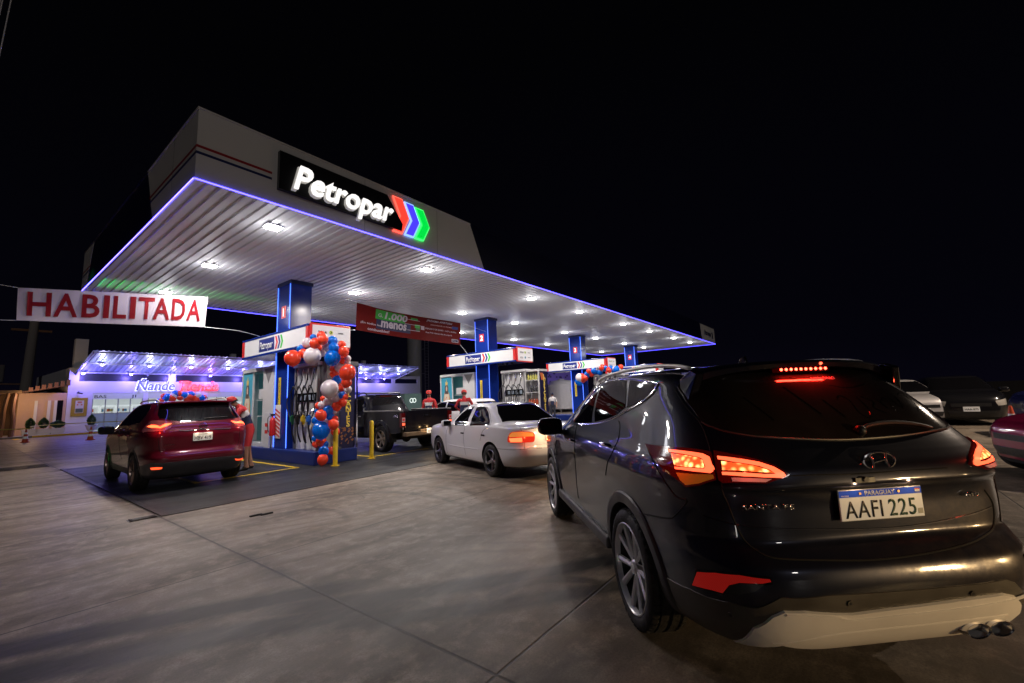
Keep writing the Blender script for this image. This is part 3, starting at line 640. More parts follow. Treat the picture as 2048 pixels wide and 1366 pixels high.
for j,(ch,w) in enumerate(zip('HABILITADA',(.105,.111,.088,.030,.072,.032,.091,.099,.086,.092))):
    us=[.04,.155,.285,.391,.441,.530,.577,.662,.773,.868]
    if ch=='I': patch(o,at,us[j],.11,us[j]+w,.85-.05*us[j],M_hr,'letter',e=.009)
    else: onb(o,at,ch,M_hr,us[j],.85-.05*us[j],w,.74-.05*us[j],bold=.020,nm='letter')
k=MB(); k.tube(cr_spline([(3.82,13,3.65),(4.7,13.3,3.68),(5.38,13.6,3.62)],6),.008,5); k.tube([(.58,13,4.11),(-6,13,4.6)],.006,5); k.tube([(.61,13,3.44),(-6,13,2.9)],.006,5)
k.build('cord',M_white,o)
o,at=banner('banner','red cloth banner reading G. 1.000 menos strung between the first two pillars',[(7.59,12,4.72),(12.27,12,4.60),(7.55,12,3.83),(12.24,12,3.70)],M_cr,.014,bow=.10)
Mg=mat('print_green',(.03,.32,.03),.5); Mn=mat('print_navy',(.012,.015,.07),.5)
patch(o,at,.15,.05,.40,.42,Mg); patch(o,at,.16,.42,.46,.80,Mn); patch(o,at,.46,.12,.53,.22,Mg,e=.004); patch(o,at,.50,.38,.55,.52,Mg,e=.004); patch(o,at,.51,.52,.55,.66,mat('print_dgreen',(.02,.1,.02),.5),e=.004)
for a in ((.40,.20,.55,.215),(.40,.40,.56,.415),(.43,.64,.55,.66)): patch(o,at,*a,M_cw,e=.006)
onb(o,at,'G.',M_cw,.17,.33,.04,.14); onb(o,at,'1.000',M_cw,.225,.36,.20,.28,bold=.03,shear=.15); onb(o,at,'menos',M_cw,.20,.72,.22,.27,bold=.035)
onb(o,at,'¡En todos los',M_cw,.035,.72,.17,.10); onb(o,at,'combustibles!',M_cw,.09,.92,.18,.11)
onb(o,at,'¡PRÓXIMA APERTURA!',M_cw,.62,.18,.28,.12,shear=.2); onb(o,at,'APROVECHÁ LA PROMO',mat('print_pale',(.5,.3,.3),.5),.66,.31,.24,.06)
onb(o,at,'SÁBADO 3 DE JUNIO - 16:07 a 20:00hs',M_cw,.60,.52,.35,.10,bold=.01); onb(o,at,'Ruta PY21 Salguero Km 70 c/ Km 72',M_cw,.61,.68,.29,.07)
patch(o,at,.56,.40,.595,.56,M_cw,e=.004); patch(o,at,.90,.22,.97,.34,mat('logo_navy',(0,0,0)),e=.004); patch(o,at,.895,.78,.975,.92,M_cw,e=.004); patch(o,at,.90,.80,.97,.90,Mn,e=.006)
onb(o,at,'Petropar',M_cw,.903,.88,.045,.06,bold=.01,e=.009)
k=MB(); k.tube(cr_spline([(12.24,12,3.70),(13.2,12.3,3.25),(14.45,12.6,3.1)],6),.008,5); k.tube([(12.27,12,4.6),(14.48,12.6,4.55)],.006,5); k.tube([(7.59,12,4.72),(6.36,12.5,5.02)],.006,5); k.tube([(7.55,12,3.83),(6.36,12.6,3.70)],.006,5)
k.build('cord',M_white,o)
# ---------------------------------------------------------------- kerb, shop, neighbours
M_wall=mat('shop_wall',(.60,.60,.66),.6,noise=.05,nscale=.6); M_kerb=mat('kerb_concrete',(.22,.21,.2),.7,noise=.25)
SA=R(3.0); SO=Vector((5.50,50,.0))
def shopthing(*a,**k):
    t=thing(*a,**k); return t
k=MB(); k.box((-40,47.2,0),(60,47.5,.14)); o=k.build('kerb',M_kerb); o['kind']='structure'
k=MB(); k.box((-40,47.5,0),(60,56,.135)); o=k.build('pavement',mat('pavement_tile',(.25,.24,.23),.5,noise=.2)); o['kind']='structure'
k=MB(); k.box((3.6,47.19,.02),(10.5,47.26,.143)); k.box((2.6,44.5,.005),(2.9,46.9,.009)); k.build('kerb_paint',M_yel)['kind']='structure'
sh=thing('convenience_store','long white convenience store with blue lights under a ribbed metal awning','shop',SO,SA)
def B(nm,a,b,m,par=sh,bev=0): return box(nm,a,b,m,par,bev)
# front wall built as piers, lintels and dado so the openings are real
op=[(1.50,4.85),(5.2,9.2),(9.9,13.2),(14.0,17.0)]
k=MB(); x=0
for a,b in op: k.box((x,0,.135),(a,.25,4.30)); k.box((a,0,3.30),(b,.25,4.30)); x=b
k.box((x,0,.135),(38.5,.25,4.30)); k.box((0,.0,4.95),(38.5,.25,5.25)); k.box((0,.25,.135),(.25,14,5.25)); k.box((38.25,.25,.135),(38.5,14,5.25))
for u in (0,6.6,13.2,19.8,26.4,33,37.9): k.box((u,0,4.30),(u+.6,.25,4.95))
k.build('wall',M_wall,sh)
B('vent_band',(.3,.12,4.30),(38.2,.2,4.95),mat('vent_dark',(.01,.01,.03),.4))
B('roof',(0,0,5.25),(38.5,14,5.4),M_wall); B('floor',(0,.25,.135),(38.5,8,.16),M_white)
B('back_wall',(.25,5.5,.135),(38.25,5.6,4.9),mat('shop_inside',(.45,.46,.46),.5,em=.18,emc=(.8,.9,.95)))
for a,b in op[:2]+op[2:]:
    f=MB(); f.box((a,.05,1.55),(b,.11,1.60)); f.box((a,.05,3.22),(b,.11,3.30))
    n=4
    for j in range(n+1): xx=lerp(a,b-.06,j/n); f.box((xx,.05,.2),(xx+.06,.11,3.22))
    w=f.build('window',M_dark if a>5 else mat('alu_frame',(.3,.32,.33),.35,metal=.6),sh)
    B('header_board',(a,.02,2.78),(b,.045,3.28),mat('hb',(.38,.42,.40),.5,em=.12,emc=(.7,.8,.75)),w)
    B('frosted_pane',(a,.06,.2),(b,.09,1.55),mat('frost',(.16,.20,.24),.25,em=.10,emc=(.45,.6,.75)),w)
t=text('lettering','BAS',M_btext,(1.62,.015,2.88),(1,0,0),(0,0,1),w=.75,h=.26,ext=.004); t.parent=sh
t=text('lettering','JI',M_btext,(4.0,.015,2.88),(1,0,0),(0,0,1),w=.35,h=.26,ext=.004); t.parent=sh
# lit fridges and goods seen through the glass
rr=random.Random(2)
for j in range(14):
    x=1.7+j*1.1
    if x>16.5: break
    t=thing('display_fridge','glass door drinks fridge, number %d from the left inside the store window'%(j+1),'fridge',SO+Matrix.Rotation(SA,3,'Z')@Vector((x,4.2,.16)),SA,'fridges inside the store')
    k=MB(); k.box((0,0,0),(.95,.05,2.1)); k.box((0,-.7,0),(.04,0,2.1)); k.box((.91,-.7,0),(.95,0,2.1)); k.box((0,-.7,2.0),(.95,0,2.15)); k.build('case',mat('fridge_case',(.5,.5,.5),.4,em=.30,emc=(.9,1,1)),t)
    k=MB(); 
    for z in (.5,.85,1.2,1.55,1.85): k.box((.04,-.6,z),(.91,0,z+.02))
    k.build('shelf',M_white,t)
    for c,col in enumerate(((.5,.1,.03),(.05,.2,.35),(.35,.3,.08),(.05,.05,.05))):
        k=MB()
        for z in (.52,.87,1.22,1.57):
            for i in range(8):
                if rr.random()<.28: xx=.06+i*.105; k.box((xx,-.45,z),(xx+.08,-.3,z+rr.uniform(.16,.28)))
        if k.v: k.build('drinks',mat('goods%d'%c,col,.4,em=.15),t)
    if j%3==0: lamp('store_lamp','AREA',SO+Matrix.Rotation(SA,3,'Z')@Vector((x+1,2.5,4.0)),60,(.9,1,.98),1.6,tgt=SO+Matrix.Rotation(SA,3,'Z')@Vector((x+1,2.5,0)))
# awning
M_aw=mat('awning_metal',(.30,.36,.50),.38,metal=.3)
aw=thing('store_awning','sloping ribbed metal awning with blue and white lamps over the store front','awning',SO,SA)
k=MB(); prof=[]; x=.3
while x<33.6: prof+=[(x,0),(x+.16,0),(x+.2,.05),(x+.29,.05)]; x+=.33
vs=[]
for (a,d) in prof:
    vs+=[(a,-.02,5.0+d),(a,-5.2,6.35+d)]
k.add(vs,[(2*i,2*i+1,2*i+3,2*i+2) for i in range(len(prof)-1)]); k.build('sheet',M_aw,aw,norm=False)
k=MB()
for y in (-.35,-2.6,-5.1): 
    z=5.0-(y/5.2)*1.35-.09; k.box((.3,y-.04,z-.05),(33.6,y+.04,z+.05))
for u in (.35,5.0,9.9,14.8,19.7,24.6,29.5,33.5): k.prism([(u,-.0,4.78),(u,-5.1,6.13),(u,-5.1,6.23),(u,0,4.90)],(.07,0,0))
k.build('beam',mat('awning_beam',(.4,.42,.48),.4,metal=.3),aw)
M_fl=mat('flood_face',(1,1,1),.3,em=55,emc=(.45,.42,1)); M_flb=mat('flood_blue',(1,1,1),.3,em=38,emc=(.2,.15,1))
def shl(u,v,z): return SO+Matrix.Rotation(SA,3,'Z')@Vector((u,v,z))
nb=0
for row,(v,dz,st) in enumerate(((-.55,-.22,0),(-2.75,-.2,.55))):
    for j in range(11):
        u=.7+st*1.2+j*3.05
        if u>33: break
        z=5.0-(v/5.2)*1.35-.03+dz
        lab='small %s lamp, number %d from the left in the %s row under the awning'%(['blue','white'][row],j+1,['wall side','outer'][row])
        t=thing('flood_lamp',lab,'lamp',shl(u,v,z),SA,'lamps under the store awning')
        k=MB(); k.box((-.14,-.10,0),(.14,.10,.08)); k.build('housing',M_flb if 0 else M_white,t)
        k=MB(); k.sphere((0,0,-.03),.085,10,(1.2,1,.6)); k.build('lens',M_flb if row==0 else M_fl,t)
        p=bpy.data.lights.new('flood_lamp_light','POINT'); p.energy=(190 if row==0 else 95); p.color=(.20,.14,1) if row==0 else (.70,.66,1); p.shadow_soft_size=.05
        q=bpy.data.objects.new('flood_lamp_light',p); COL.objects.link(q); q.parent=t; q.location=(0,-.25,-.30)
# store sign
sg2=thing('store_sign','glowing blue and red Ñande Tienda lettering on the white store wall','sign',SO+Vector((0,0,3.5)),SA)
for s,x,w,c,e in (('Ñande',4.25,2.85,(.50,.52,1),2.6),('Tienda',7.5,3.25,(1,.03,.06),2.4)):
    m=mat('sg'+s,c,.4,em=e,emc=c); t=text('lettering',s,mat('sgf'+s,[(.10,.10,.28),(.9,.15,.15)][s=='Tienda'],.4,em=.25 if s!='Tienda' else 1.3,emc=[(.3,.3,.8),(1,.12,.10)][s=='Tienda']),(x,-.16,.02),(1,0,0),(0,0,1),w=w,h=.86,ext=.03,bold=.014,shear=.22,hcap=1); t.parent=sg2
    t=text('letter_glow',s,m,(x-.05,-.05,-.02),(1,0,0),(0,0,1),w=w+.1,h=.92,ext=.02,bold=.032,shear=.22,hcap=1); t.parent=sg2
    for q in (.2,.5,.8):
        o=lamp('sign_glow','POINT',(0,0,0),10,c,.2); o.parent=sg2; o.location=(x+w*q,-.55,.4)
def board(x0,x1,z0,z1,label,cframe,name='notice_board'):
    t=thing(name,label,'notice board',SO,SA)
    k=MB(); k.box((x0,-.06,z0),(x1,-.005,z1)); k.build('frame',cframe,t); return t
t=board(.28,1.22,1.42,2.92,'mustard yellow framed poster on the store wall left of the window',mat('mustard',(.32,.22,.02),.5))
k=MB(); k.box((.50,-.068,1.68),(1.0,-.061,2.70)); ps=k.build('poster',mat('posterpaper',(.55,.52,.5),.5),t)
k=MB(); k.box((.53,-.073,1.72),(.97,-.069,2.05)); k.build('picture',mat('pic1',(.08,.10,.07),.5),ps)
k=MB(); k.box((.58,-.073,2.3),(.68,-.069,2.42)); k.box((.82,-.073,2.3),(.92,-.069,2.42)); k.box((.62,-.073,2.5),(.88,-.069,2.62)); k.build('picture',mat('pic2',(.5,.15,.1),.5),ps)
t=board(24.6,27.6,2.2,3.1,'small blue notice panel with white figures far right on the store wall',mat('notice_blue',(.01,.04,.3),.4,em=.1),'blue_notice_board')
for j in range(3):
    k=MB(); k.box((24.8+j*.95,-.07,2.3),(25.3+j*.95,-.062,2.75)); k.build('figure',M_wtext,t)
t=thing('price_strip','row of tiny red and white cards low on the store wall right part','sign',SO,SA)
for j in range(8):
    k=MB(); k.box((20.6+j*.55,-.05,1.9),(21.0+j*.55,-.005,2.4)); k.build('card',[M_red,M_wtext,M_btext][j%3],t)
cc=thing('security_camera','small dark security camera on the store wall above the yellow poster','camera',shl(.62,0,3.30),SA)
k=MB(); k.tube([(0,0,.12),(0,-.22,.1)],.03,8); k.build('bracket',M_black,cc); k=MB(); k.tube([(-.12,-.2,.04),(.2,-.34,-.04)],.06,8); k.build('housing',M_black,cc)
# square pillar beside the store and the tall rear tower with a ladder
k=MB(); k.box((5.75,50.6,.13),(6.55,51.4,7.9)); tag(k.build('store_pillar',M_wall,bev=.02),'plain white square pillar rising behind the left end of the store awning','pillar')
k=MB()
for x in (19.2,25.9,31.5,36.5): 
    o=box('roof_post',(x,56,5.3),(x+.5,56.5,7.9),M_wall); tag(o,'unlit pale post on the store roof, number %d from the left'%([19.2,25.9,31.5,36.5].index(x)+1),'post','posts on the store roof')
tw=thing('water_tower','thick pale round tower with a side ladder behind the right end of the store','tower',(44.9,54.5,0))
k=MB(); k.lathe([(1.15,0),(1.15,13),(1.0,13.3),(.001,13.5)],(0,0,0),'z',28); k.build('tower_body',mat('tower_grey',(.32,.32,.33),.6,noise=.15,nscale=1),tw,smooth=True)
k=MB()
for dx in (1.35,2.1): k.tube([(dx,-1.0,.3),(dx,-1.0,12)],.035,6)
for j in range(24): k.tube([(1.35,-1,.6+j*.48),(2.1,-1,.6+j*.48)],.02,5)
for j in range(3): k.tube([(.9,-.6,2+j*4),(1.35,-1,2+j*4)],.03,5)
k.build('ladder',mat('ladder_grey',(.3,.3,.3),.5,metal=.5),tw)
t=thing('outdoor_cabinet','grey green metal kiosk with a round white symbol beside the tower foot','kiosk',(18.2,22.3,0))
k=MB(); k.box((-.65,0,0),(.75,.7,2.05)); k.build('body',mat('kiosk_green',(.06,.10,.10),.4,em=.05,emc=(.3,.6,.5)),t,bev=.02)
for dx in (-.1,.13):
    k=MB(); k.tube([(dx+.13*math.cos(a),-.02,1.60+.13*math.sin(a)) for a in [i*math.pi/12 for i in range(24)]],.025,6,closed=True); k.build('symbol_ring',mat('ring_w',(.8,.9,.85),.4,em=.9),t)
# planters by the store
def planter(x,y,z,s,label,round_=False,h=.75,grp='potted conifers by the store'):
    t=thing('potted_plant',label,'potted plant',(x,y,z),0,grp)
    k=MB()
    if round_: k.lathe([(.001,0),(.18,0),(.16,.06),(.22,.12),(.36,.5),(.40,.55),(.34,.55),(.001,.5)],(0,0,0),'z',16)
    else: k.prism([(-.35,-.25,0),(.35,-.25,0),(.42,-.3,.45),(-.42,-.3,.45)],(0,.55,0))
    k.build('pot',mat('pot_white',(.55,.55,.55),.6),t,smooth=round_)
    k=MB(); rr=random.Random(int(x*10)); z0=.5
    for j in range(1300):
        u=rr.random(); a=rr.uniform(0,6.28); r=s*(math.sin(math.pi*min(1,(u*.9+.12)))**.8)*rr.uniform(.5,1)
        p=Vector((r*math.cos(a),r*math.sin(a),z0+u*h)); d=Vector((math.cos(a),math.sin(a),rr.uniform(.4,1.4))).normalized()*.085; q=d.orthogonal().normalized()*.034
        k.add([p-q,p+q,p+d],[(0,1,2)])
    k.build('foliage',mat('conifer',(.035,.085,.02),.7,noise=.4,nscale=8),t,norm=False)
    k=MB(); k.tube([(0,0,.4),(0,0,.7)],.03,6); k.build('stem',M_wood,t)
planter(6.95,49.3,.135,.26,'conical shrub in a white urn on the store pavement',True,.85)
planter(3.55,48.9,.135,.24,'small conifer in white box planter, left of the pair by the peach wall')
planter(4.25,48.9,.135,.27,'small conifer in white box planter, right of the pair by the peach wall')
planter(5.0,48.9,.135,.42,'wide round shrub in a white box planter against the corner of the store',h=.5)
# neighbour building with timber porch
nb=thing('neighbour_house','low peach walled building with white pilasters left of the store','house',(0,50,0))
Mp=mat('peach_wall',(.50,.33,.22),.6,noise=.1)
k=MB(); k.box((2.9,.0,.13),(5.48,.25,3.35)); k.box((2.9,.25,.13),(3.1,8,3.35)); k.build('wall',Mp,nb)
k=MB()
for x in (3.75,4.45,4.8): k.box((x,-.06,.13),(x+.17,-.002,2.75))
k.build('pilaster',mat('pil_w',(.62,.60,.55),.5),nb)
B('door',(4.98,-.03,.14),(5.3,-.004,2.75),M_gloss,nb)
k=MB(); k.prism([(2.6,-1.0,3.25),(5.49,-1.0,3.9),(5.49,-1.0,4.0),(2.6,-1.0,3.35)],(0,9,0)); k.build('roof',mat('tile_brown',(.10,.05,.035),.8,noise=.4),nb)
k=MB()
for j in range(7): k.box((3.3+j*.33,-1.03,3.45+j*.075),(3.52+j*.33,-1.0,3.75+j*.10))
k.build('roof_tile',mat('tile_red',(.2,.09,.06),.8),nb)
po=thing('timber_porch','dim open timber porch with crooked posts and warm lamps at the far left','porch',(-3,49,0))
k=MB(); k.box((-3,-1.2,3.30),(5.9,5,3.48)); k.build('roof',mat('thatch',(.14,.085,.04),.9,noise=.5,nscale=5,bump=.6,bscale=18),po)
rr=random.Random(4)
for j,x in enumerate((-2,.2,2.2,3.6,4.55,5.1,5.6)):
    k=MB(); k.tube(cr_spline([(x,-.9,.13),(x+rr.uniform(-.06,.06),-.9,1.2),(x+rr.uniform(-.08,.08),-.9,2.2),(x+rr.uniform(-.1,.25),-.9,3.3)],4),[.13]*12+[.1],8); k.build('post',M_wood,po,smooth=True)
k=MB(); k.box((-3,3.8,.13),(5.9,4,3.3)); k.build('back_wall',mat('porch_wall',(.12,.07,.04),.8,noise=.5,nscale=3),po)
k=MB(); 
for j in range(30): x=-2.8+j*.28; k.box((x,3.72,.3),(x+rr.uniform(.05,.14),3.79,rr.uniform(2.2,3.1)))
k.build('slat',M_wood,po)
k=MB(); k.box((4.2,-.3,.13),(4.65,-.25,1.6)); k.build('notice',mat('card',(.45,.38,.3),.6),po)
for j,x in enumerate((-1.4,.6,1.9)):
    t=thing('porch_lamp','warm glowing bulb under the timber porch, number %d from the left'%(j+1),'lamp',(-3+x+2,48.6,2.9),0,'warm porch lamps')
    k=MB(); k.sphere((0,0,0),.09,10); k.build('bulb',mat('bulb',(1,.8,.5),.4,em=30,emc=(1,.62,.28)),t)
    k=MB(); k.tube([(0,0,.08),(0,0,.4)],.01,5); k.build('cable',M_black,t)
    lamp('porch_lamp_light','POINT',(-3+x+2,48.3,2.6),55,(1,.62,.30),.1)
lamp('porch_lamp_light','POINT',(3.4,47.6,3.0),110,(1,.62,.34),.1)  # assumed extra lamp without a bulb, added to warm the peach wall
up_=thing('utility_pole','leaning unlit utility pole with a grey box and wires behind the peach building','utility pole',(3.75,60,0))
k=MB(); k.tube([(0,0,0),(.25,0,12.5)],[.42,.30],12); k.build('pole',mat('pole_conc',(.20,.18,.17),.8),up_,smooth=True)
k=MB(); k.box((-3.0,-.3,4.7),(-1.3,.3,6.3)); k.build('transformer',mat('box_grey',(.10,.09,.09),.7),up_,bev=.08)
k=MB(); k.box((-3,-.05,4.5),(.1,.05,4.62)); k.box((-1.2,-.1,9.5),(1.4,.1,9.7)); k.build('crossarm',M_wood,up_)
# cones and tape
M_or=mat('cone_orange',(.62,.08,.02),.55); M_cwh=mat('cone_white',(.75,.75,.73),.4,em=.05)
def cone(x,y,label,h=.78,rot=0):
    t=thing('traffic_cone',label,'traffic cone',(x,y,0),rot,'traffic cones')
    k=MB(); k.box((-.2,-.2,0),(.2,.2,.035)); k.build('base',M_or,t,bev=.01)
    rad=lambda z: lerp(.155,.03,z/h)
    for a,b,m,n in ((.035,.22,M_or,'cone_body'),(.22,.36,M_cwh,'reflective_band'),(.36,.5,M_or,'cone_body'),(.5,.6,M_cwh,'reflective_band'),(.6,h,M_or,'cone_body')):
        k=MB(); k.lathe([(rad(a),a),(rad(b),b)]+([(.001,b)] if b==h else []),(0,0,0),'z',20); k.build(n,m,t,smooth=True)
cone(2.73,39.3,'orange and white cone, the left of the two before the store kerb')
cone(5.12,36.2,'orange and white cone between the store urn and the red car')
cone(16.6,-3.32,'orange and white cone by the blue van at the right edge',h=.80)
t=thing('barrier_tape','yellow barrier tape strung low along the store pavement','barrier tape',(0,47,0))
k=MB()
def rib(P_,w=.03):
    pts=cr_spline(P_,5); vs=[]
    for p in pts: vs+=[p+Vector((0,0,w)),p-Vector((0,0,w))]
    k.add(vs,[(2*i,2*i+1,2*i+3,2*i+2) for i in range(len(pts)-1)])
rib([(-4,0,.95),(0,0,.8),(3,-6,.78),(3.5,-1,.85),(6.5,0,.9),(13,0,.8)])
k.build('tape',mat('tape_yellow',(.55,.5,.12),.5),t,norm=False)
# purple compound behind pump 3
t=thing('compound_wall','purple lit wall with a pattern of dark squares behind the third island','wall',(33,22.5,0))
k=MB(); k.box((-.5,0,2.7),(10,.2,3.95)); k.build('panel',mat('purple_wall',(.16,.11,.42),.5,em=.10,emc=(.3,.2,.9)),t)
k=MB(); rr=random.Random(8)
for j in range(22): x=rr.uniform(-.3,9); z=2.85+.16*rr.randrange(6); k.box((x,-.01,z),(x+.28,-.002,z+.14))
k.build('square_pattern',mat('purple_sq',(.02,.02,.10),.5),t)
k=MB(); k.box((-.5,.02,0),(10,.18,2.7)); 
for j in range(40): x=-.5+j*.26; k.box((x,-.05,.1),(x+.1,.0,2.5))
k.build('corrugated_fence',mat('fence_w',(.42,.41,.46),.5),t)
tk=thing('white_tank','white cylindrical tank with a domed lid and faint lettering behind the third island','tank',(35.6,21.5,0))
k=MB(); k.lathe([(.001,.3),(1.25,.3),(1.3,.4),(1.3,2.6),(1.0,2.95),(.3,3.05),(.3,3.15),(.001,3.15)],(0,0,0),'z',24); k.build('tank_body',mat('tank_white',(.55,.55,.6),.4,noise=.1),tk,smooth=True)
k=MB(); 
for a in range(4): k.tube([(1.1*math.cos(a*1.57+.4),1.1*math.sin(a*1.57+.4),0),(1.1*math.cos(a*1.57+.4),1.1*math.sin(a*1.57+.4),.35)],.06,6)
k.build('leg',M_pg,tk)
o=text('lettering','PETROPAR',M_pg,(-.55,-1.31,1.9),(1,0,0),(0,0,1),w=1.0,ext=.004); o.parent=tk
k=MB(); k.tube([(1.6,-.3,0),(1.6,-.3,2.8),(1.9,-.3,3.0),(2.2,-.3,2.8),(2.2,-.3,0)],.05,6); k.tube([(1.4,-.2,1.6),(3,-.2,1.6)],.05,6); k.tube([(2.6,-.2,0),(2.6,-.2,2.4)],.05,6); k.box((1.3,-.5,.1),(3.4,.1,1.2)); k.build('pipework',M_white,tk)
# ---------------------------------------------------------------- cars: body surface as stacked plan outlines
def cat1(P_,t):
    n=len(P_)-1; i=max(0,min(n-1,int(t))); f=t-i
    a=P_[max(0,i-1)];b=P_[i];c=P_[i+1];d=P_[min(n,i+2)]
    # monotone-limited hermite
    def tan(p,q,r):
        u=q-p;v=r-q
        return 0 if u*v<=0 else 2*u*v/(u+v)
    m0=tan(a,b,c) if i>0 else c-b; m1=tan(b,c,d) if i<n-1 else c-b
    return (2*f**3-3*f*f+1)*b+(f**3-2*f*f+f)*m0+(-2*f**3+3*f*f)*c+(f**3-f*f)*m1
SPEC={}
# rows: z, x_rear, x_front, half width, corner power
SPEC['suv_dark']=dict(pose=(2.685,-.145,43.2,1.0),L=4.70,rows=[(.25,.36,4.40,.78,6),(.28,.20,4.55,.86,6),(.36,.085,4.64,.90,6),(.48,.025,4.69,.915,6.5),(.60,.0,4.70,.925,6.5),(.68,.012,4.70,.93,6.5),(.74,.055,4.69,.932,6.5),(.80,.095,4.68,.935,6.6),(.92,.095,4.64,.945,6.4),(1.00,.085,4.50,.945,6),(1.04,.055,4.30,.94,5.6),(1.10,.065,3.85,.925,5.4),(1.16,.105,3.66,.895,5.4),(1.19,.13,3.56,.88,5.4),(1.26,.19,3.42,.85,5.4),(1.38,.295,3.14,.80,5.4),(1.50,.41,2.88,.745,5.2),(1.59,.515,2.66,.70,5),(1.635,.60,2.45,.655,4.5),(1.66,.78,2.2,.56,4),(1.675,1.05,1.9,.40,3),(1.68,1.4,1.6,.12,2)],
  wheels=((1.04,.36),(3.74,.36)),R=.365,arch=.415,warp=(1.2,.03,1.6),track=.82,clad=.40)
SPEC['suv_red']=dict(pose=(3.07,10.15,88.4,1.0),L=4.63,rows=[(.22,.35,4.4,.76,6),(.26,.18,4.5,.84,6),(.40,.05,4.6,.88,6),(.52,.01,4.63,.89,6.5),(.62,.0,4.63,.90,6.5),(.70,.04,4.62,.905,6.5),(.78,.085,4.6,.91,7),(.92,.08,4.5,.92,7),(1.02,.075,4.3,.92,7),(1.10,.10,3.9,.91,7),(1.17,.14,3.6,.885,6.5),(1.28,.20,3.38,.84,6.5),(1.42,.30,3.1,.79,6),(1.56,.41,2.82,.73,5.5),(1.645,.50,2.6,.68,5),(1.69,.62,2.35,.62,4.5),(1.71,.85,2.1,.50,4),(1.72,1.3,1.7,.2,2.5)],
  wheels=((.98,.35),(3.68,.35)),R=.355,arch=.40,warp=(1.2,.03,1.6),track=.785,clad=.40)
SPEC['sedan']=dict(pose=(6.96,4.42,70.5,1.03),L=4.30,rows=[(.18,.35,4.1,.70,5),(.22,.16,4.2,.78,5),(.32,.06,4.27,.82,5.5),(.44,.0,4.3,.835,6),(.55,.01,4.3,.84,6),(.60,.05,4.29,.842,6),(.72,.07,4.27,.845,6),(.82,.075,4.2,.84,6),(.88,.09,4.0,.835,6),(.915,.14,3.7,.83,6),(.935,.30,3.35,.82,6),(.955,.52,3.12,.80,6),(.99,.66,3.0,.775,6),(1.08,.82,2.84,.735,6),(1.18,.99,2.66,.69,5.5),(1.28,1.16,2.48,.645,5),(1.335,1.28,2.34,.60,4.5),(1.365,1.42,2.15,.52,4),(1.38,1.6,1.95,.3,3)],
  wheels=((.93,.305),(3.395,.305)),R=.30,arch=.345,warp=None,track=.735,clad=0)
SPEC['pickup']=dict(pose=(9.02,10.33,86,1.03),L=5.1,rows=[(.36,2.2,4.9,.72,6),(.40,2.1,5.0,.84,6),(.55,2.02,5.08,.90,6),(.75,2.0,5.1,.92,7),(.95,2.0,5.08,.93,7),(1.05,2.0,4.9,.93,7),(1.10,2.0,4.4,.92,7),(1.14,2.02,4.1,.90,7),(1.20,2.05,3.95,.88,7),(1.35,2.12,3.7,.82,6),(1.52,2.2,3.42,.76,6),(1.66,2.28,3.18,.71,5),(1.72,2.36,3.0,.65,4.5),(1.745,2.5,2.8,.5,4),(1.75,2.6,2.7,.2,3)],
  wheels=((1.12,.38),(4.18,.38)),R=.385,arch=.46,warp=None,track=.80,clad=0)
SPEC['hatch']=dict(pose=(12.95,10.9,90,1.0),L=4.1,rows=[(.18,.3,4.0,.70,5),(.25,.08,4.05,.80,5.5),(.45,.0,4.1,.84,6),(.65,.02,4.1,.85,6),(.85,.06,4.0,.85,6),(.95,.1,3.7,.845,6),(1.0,.14,3.4,.83,6),(1.08,.2,3.15,.80,6),(1.25,.34,2.85,.74,5.5),(1.40,.48,2.5,.67,5),(1.47,.6,2.3,.6,4.5),(1.50,.9,2.0,.45,4),(1.51,1.2,1.7,.2,3)],
  wheels=((.75,.31),(3.25,.31)),R=.305,arch=.35,warp=None,track=.735,clad=0)
SPEC['roadster']=dict(SPEC['hatch'],wheels=((.75,.31),(3.62,.31)))
def body_bm(sp,N=176,sub=6):
    rows=sp['rows']; cols=list(zip(*rows)); bm=bmesh.new(); rings=[]
    T=[i/sub for i in range((len(rows)-1)*sub+1)]
    ph=[]
    for q in range(4):
        for i in range(N//4):
            f=i/(N//4); ph.append(math.pi/2*(q+f))
    for t in T:
        z,xr,xf,w,n=[cat1(c,t) for c in cols]
        xm=(xr+xf)/2; a=(xf-xr)/2; ring=[]
        for p in ph:
            c,s=math.cos(p),math.sin(p); r=(abs(c)**n+abs(s)**n)**(-1/n)
            x=xm-a*r*c; y=w*r*s; zz=z
            wp=sp.get('warp')
            if wp and z>wp[0]: zz=z-(z-wp[0])*wp[1]*((x-1.7)/wp[2])**2*2
            ring.append(bm.verts.new((x,y,zz)))
        rings.append(ring)
    M=len(ph)
    for a,b in zip(rings,rings[1:]):
        for i in range(M): bm.faces.new((a[i],a[(i+1)%M],b[(i+1)%M],b[i]))
    bm.faces.new(rings[0][::-1]); 
    top=bm.verts.new(sum((v.co for v in rings[-1]),Vector())/M)
    for i in range(M): bm.faces.new((rings[-1][i],rings[-1][(i+1)%M],top))
    bmesh.ops.recalc_face_normals(bm,faces=bm.faces); return bm
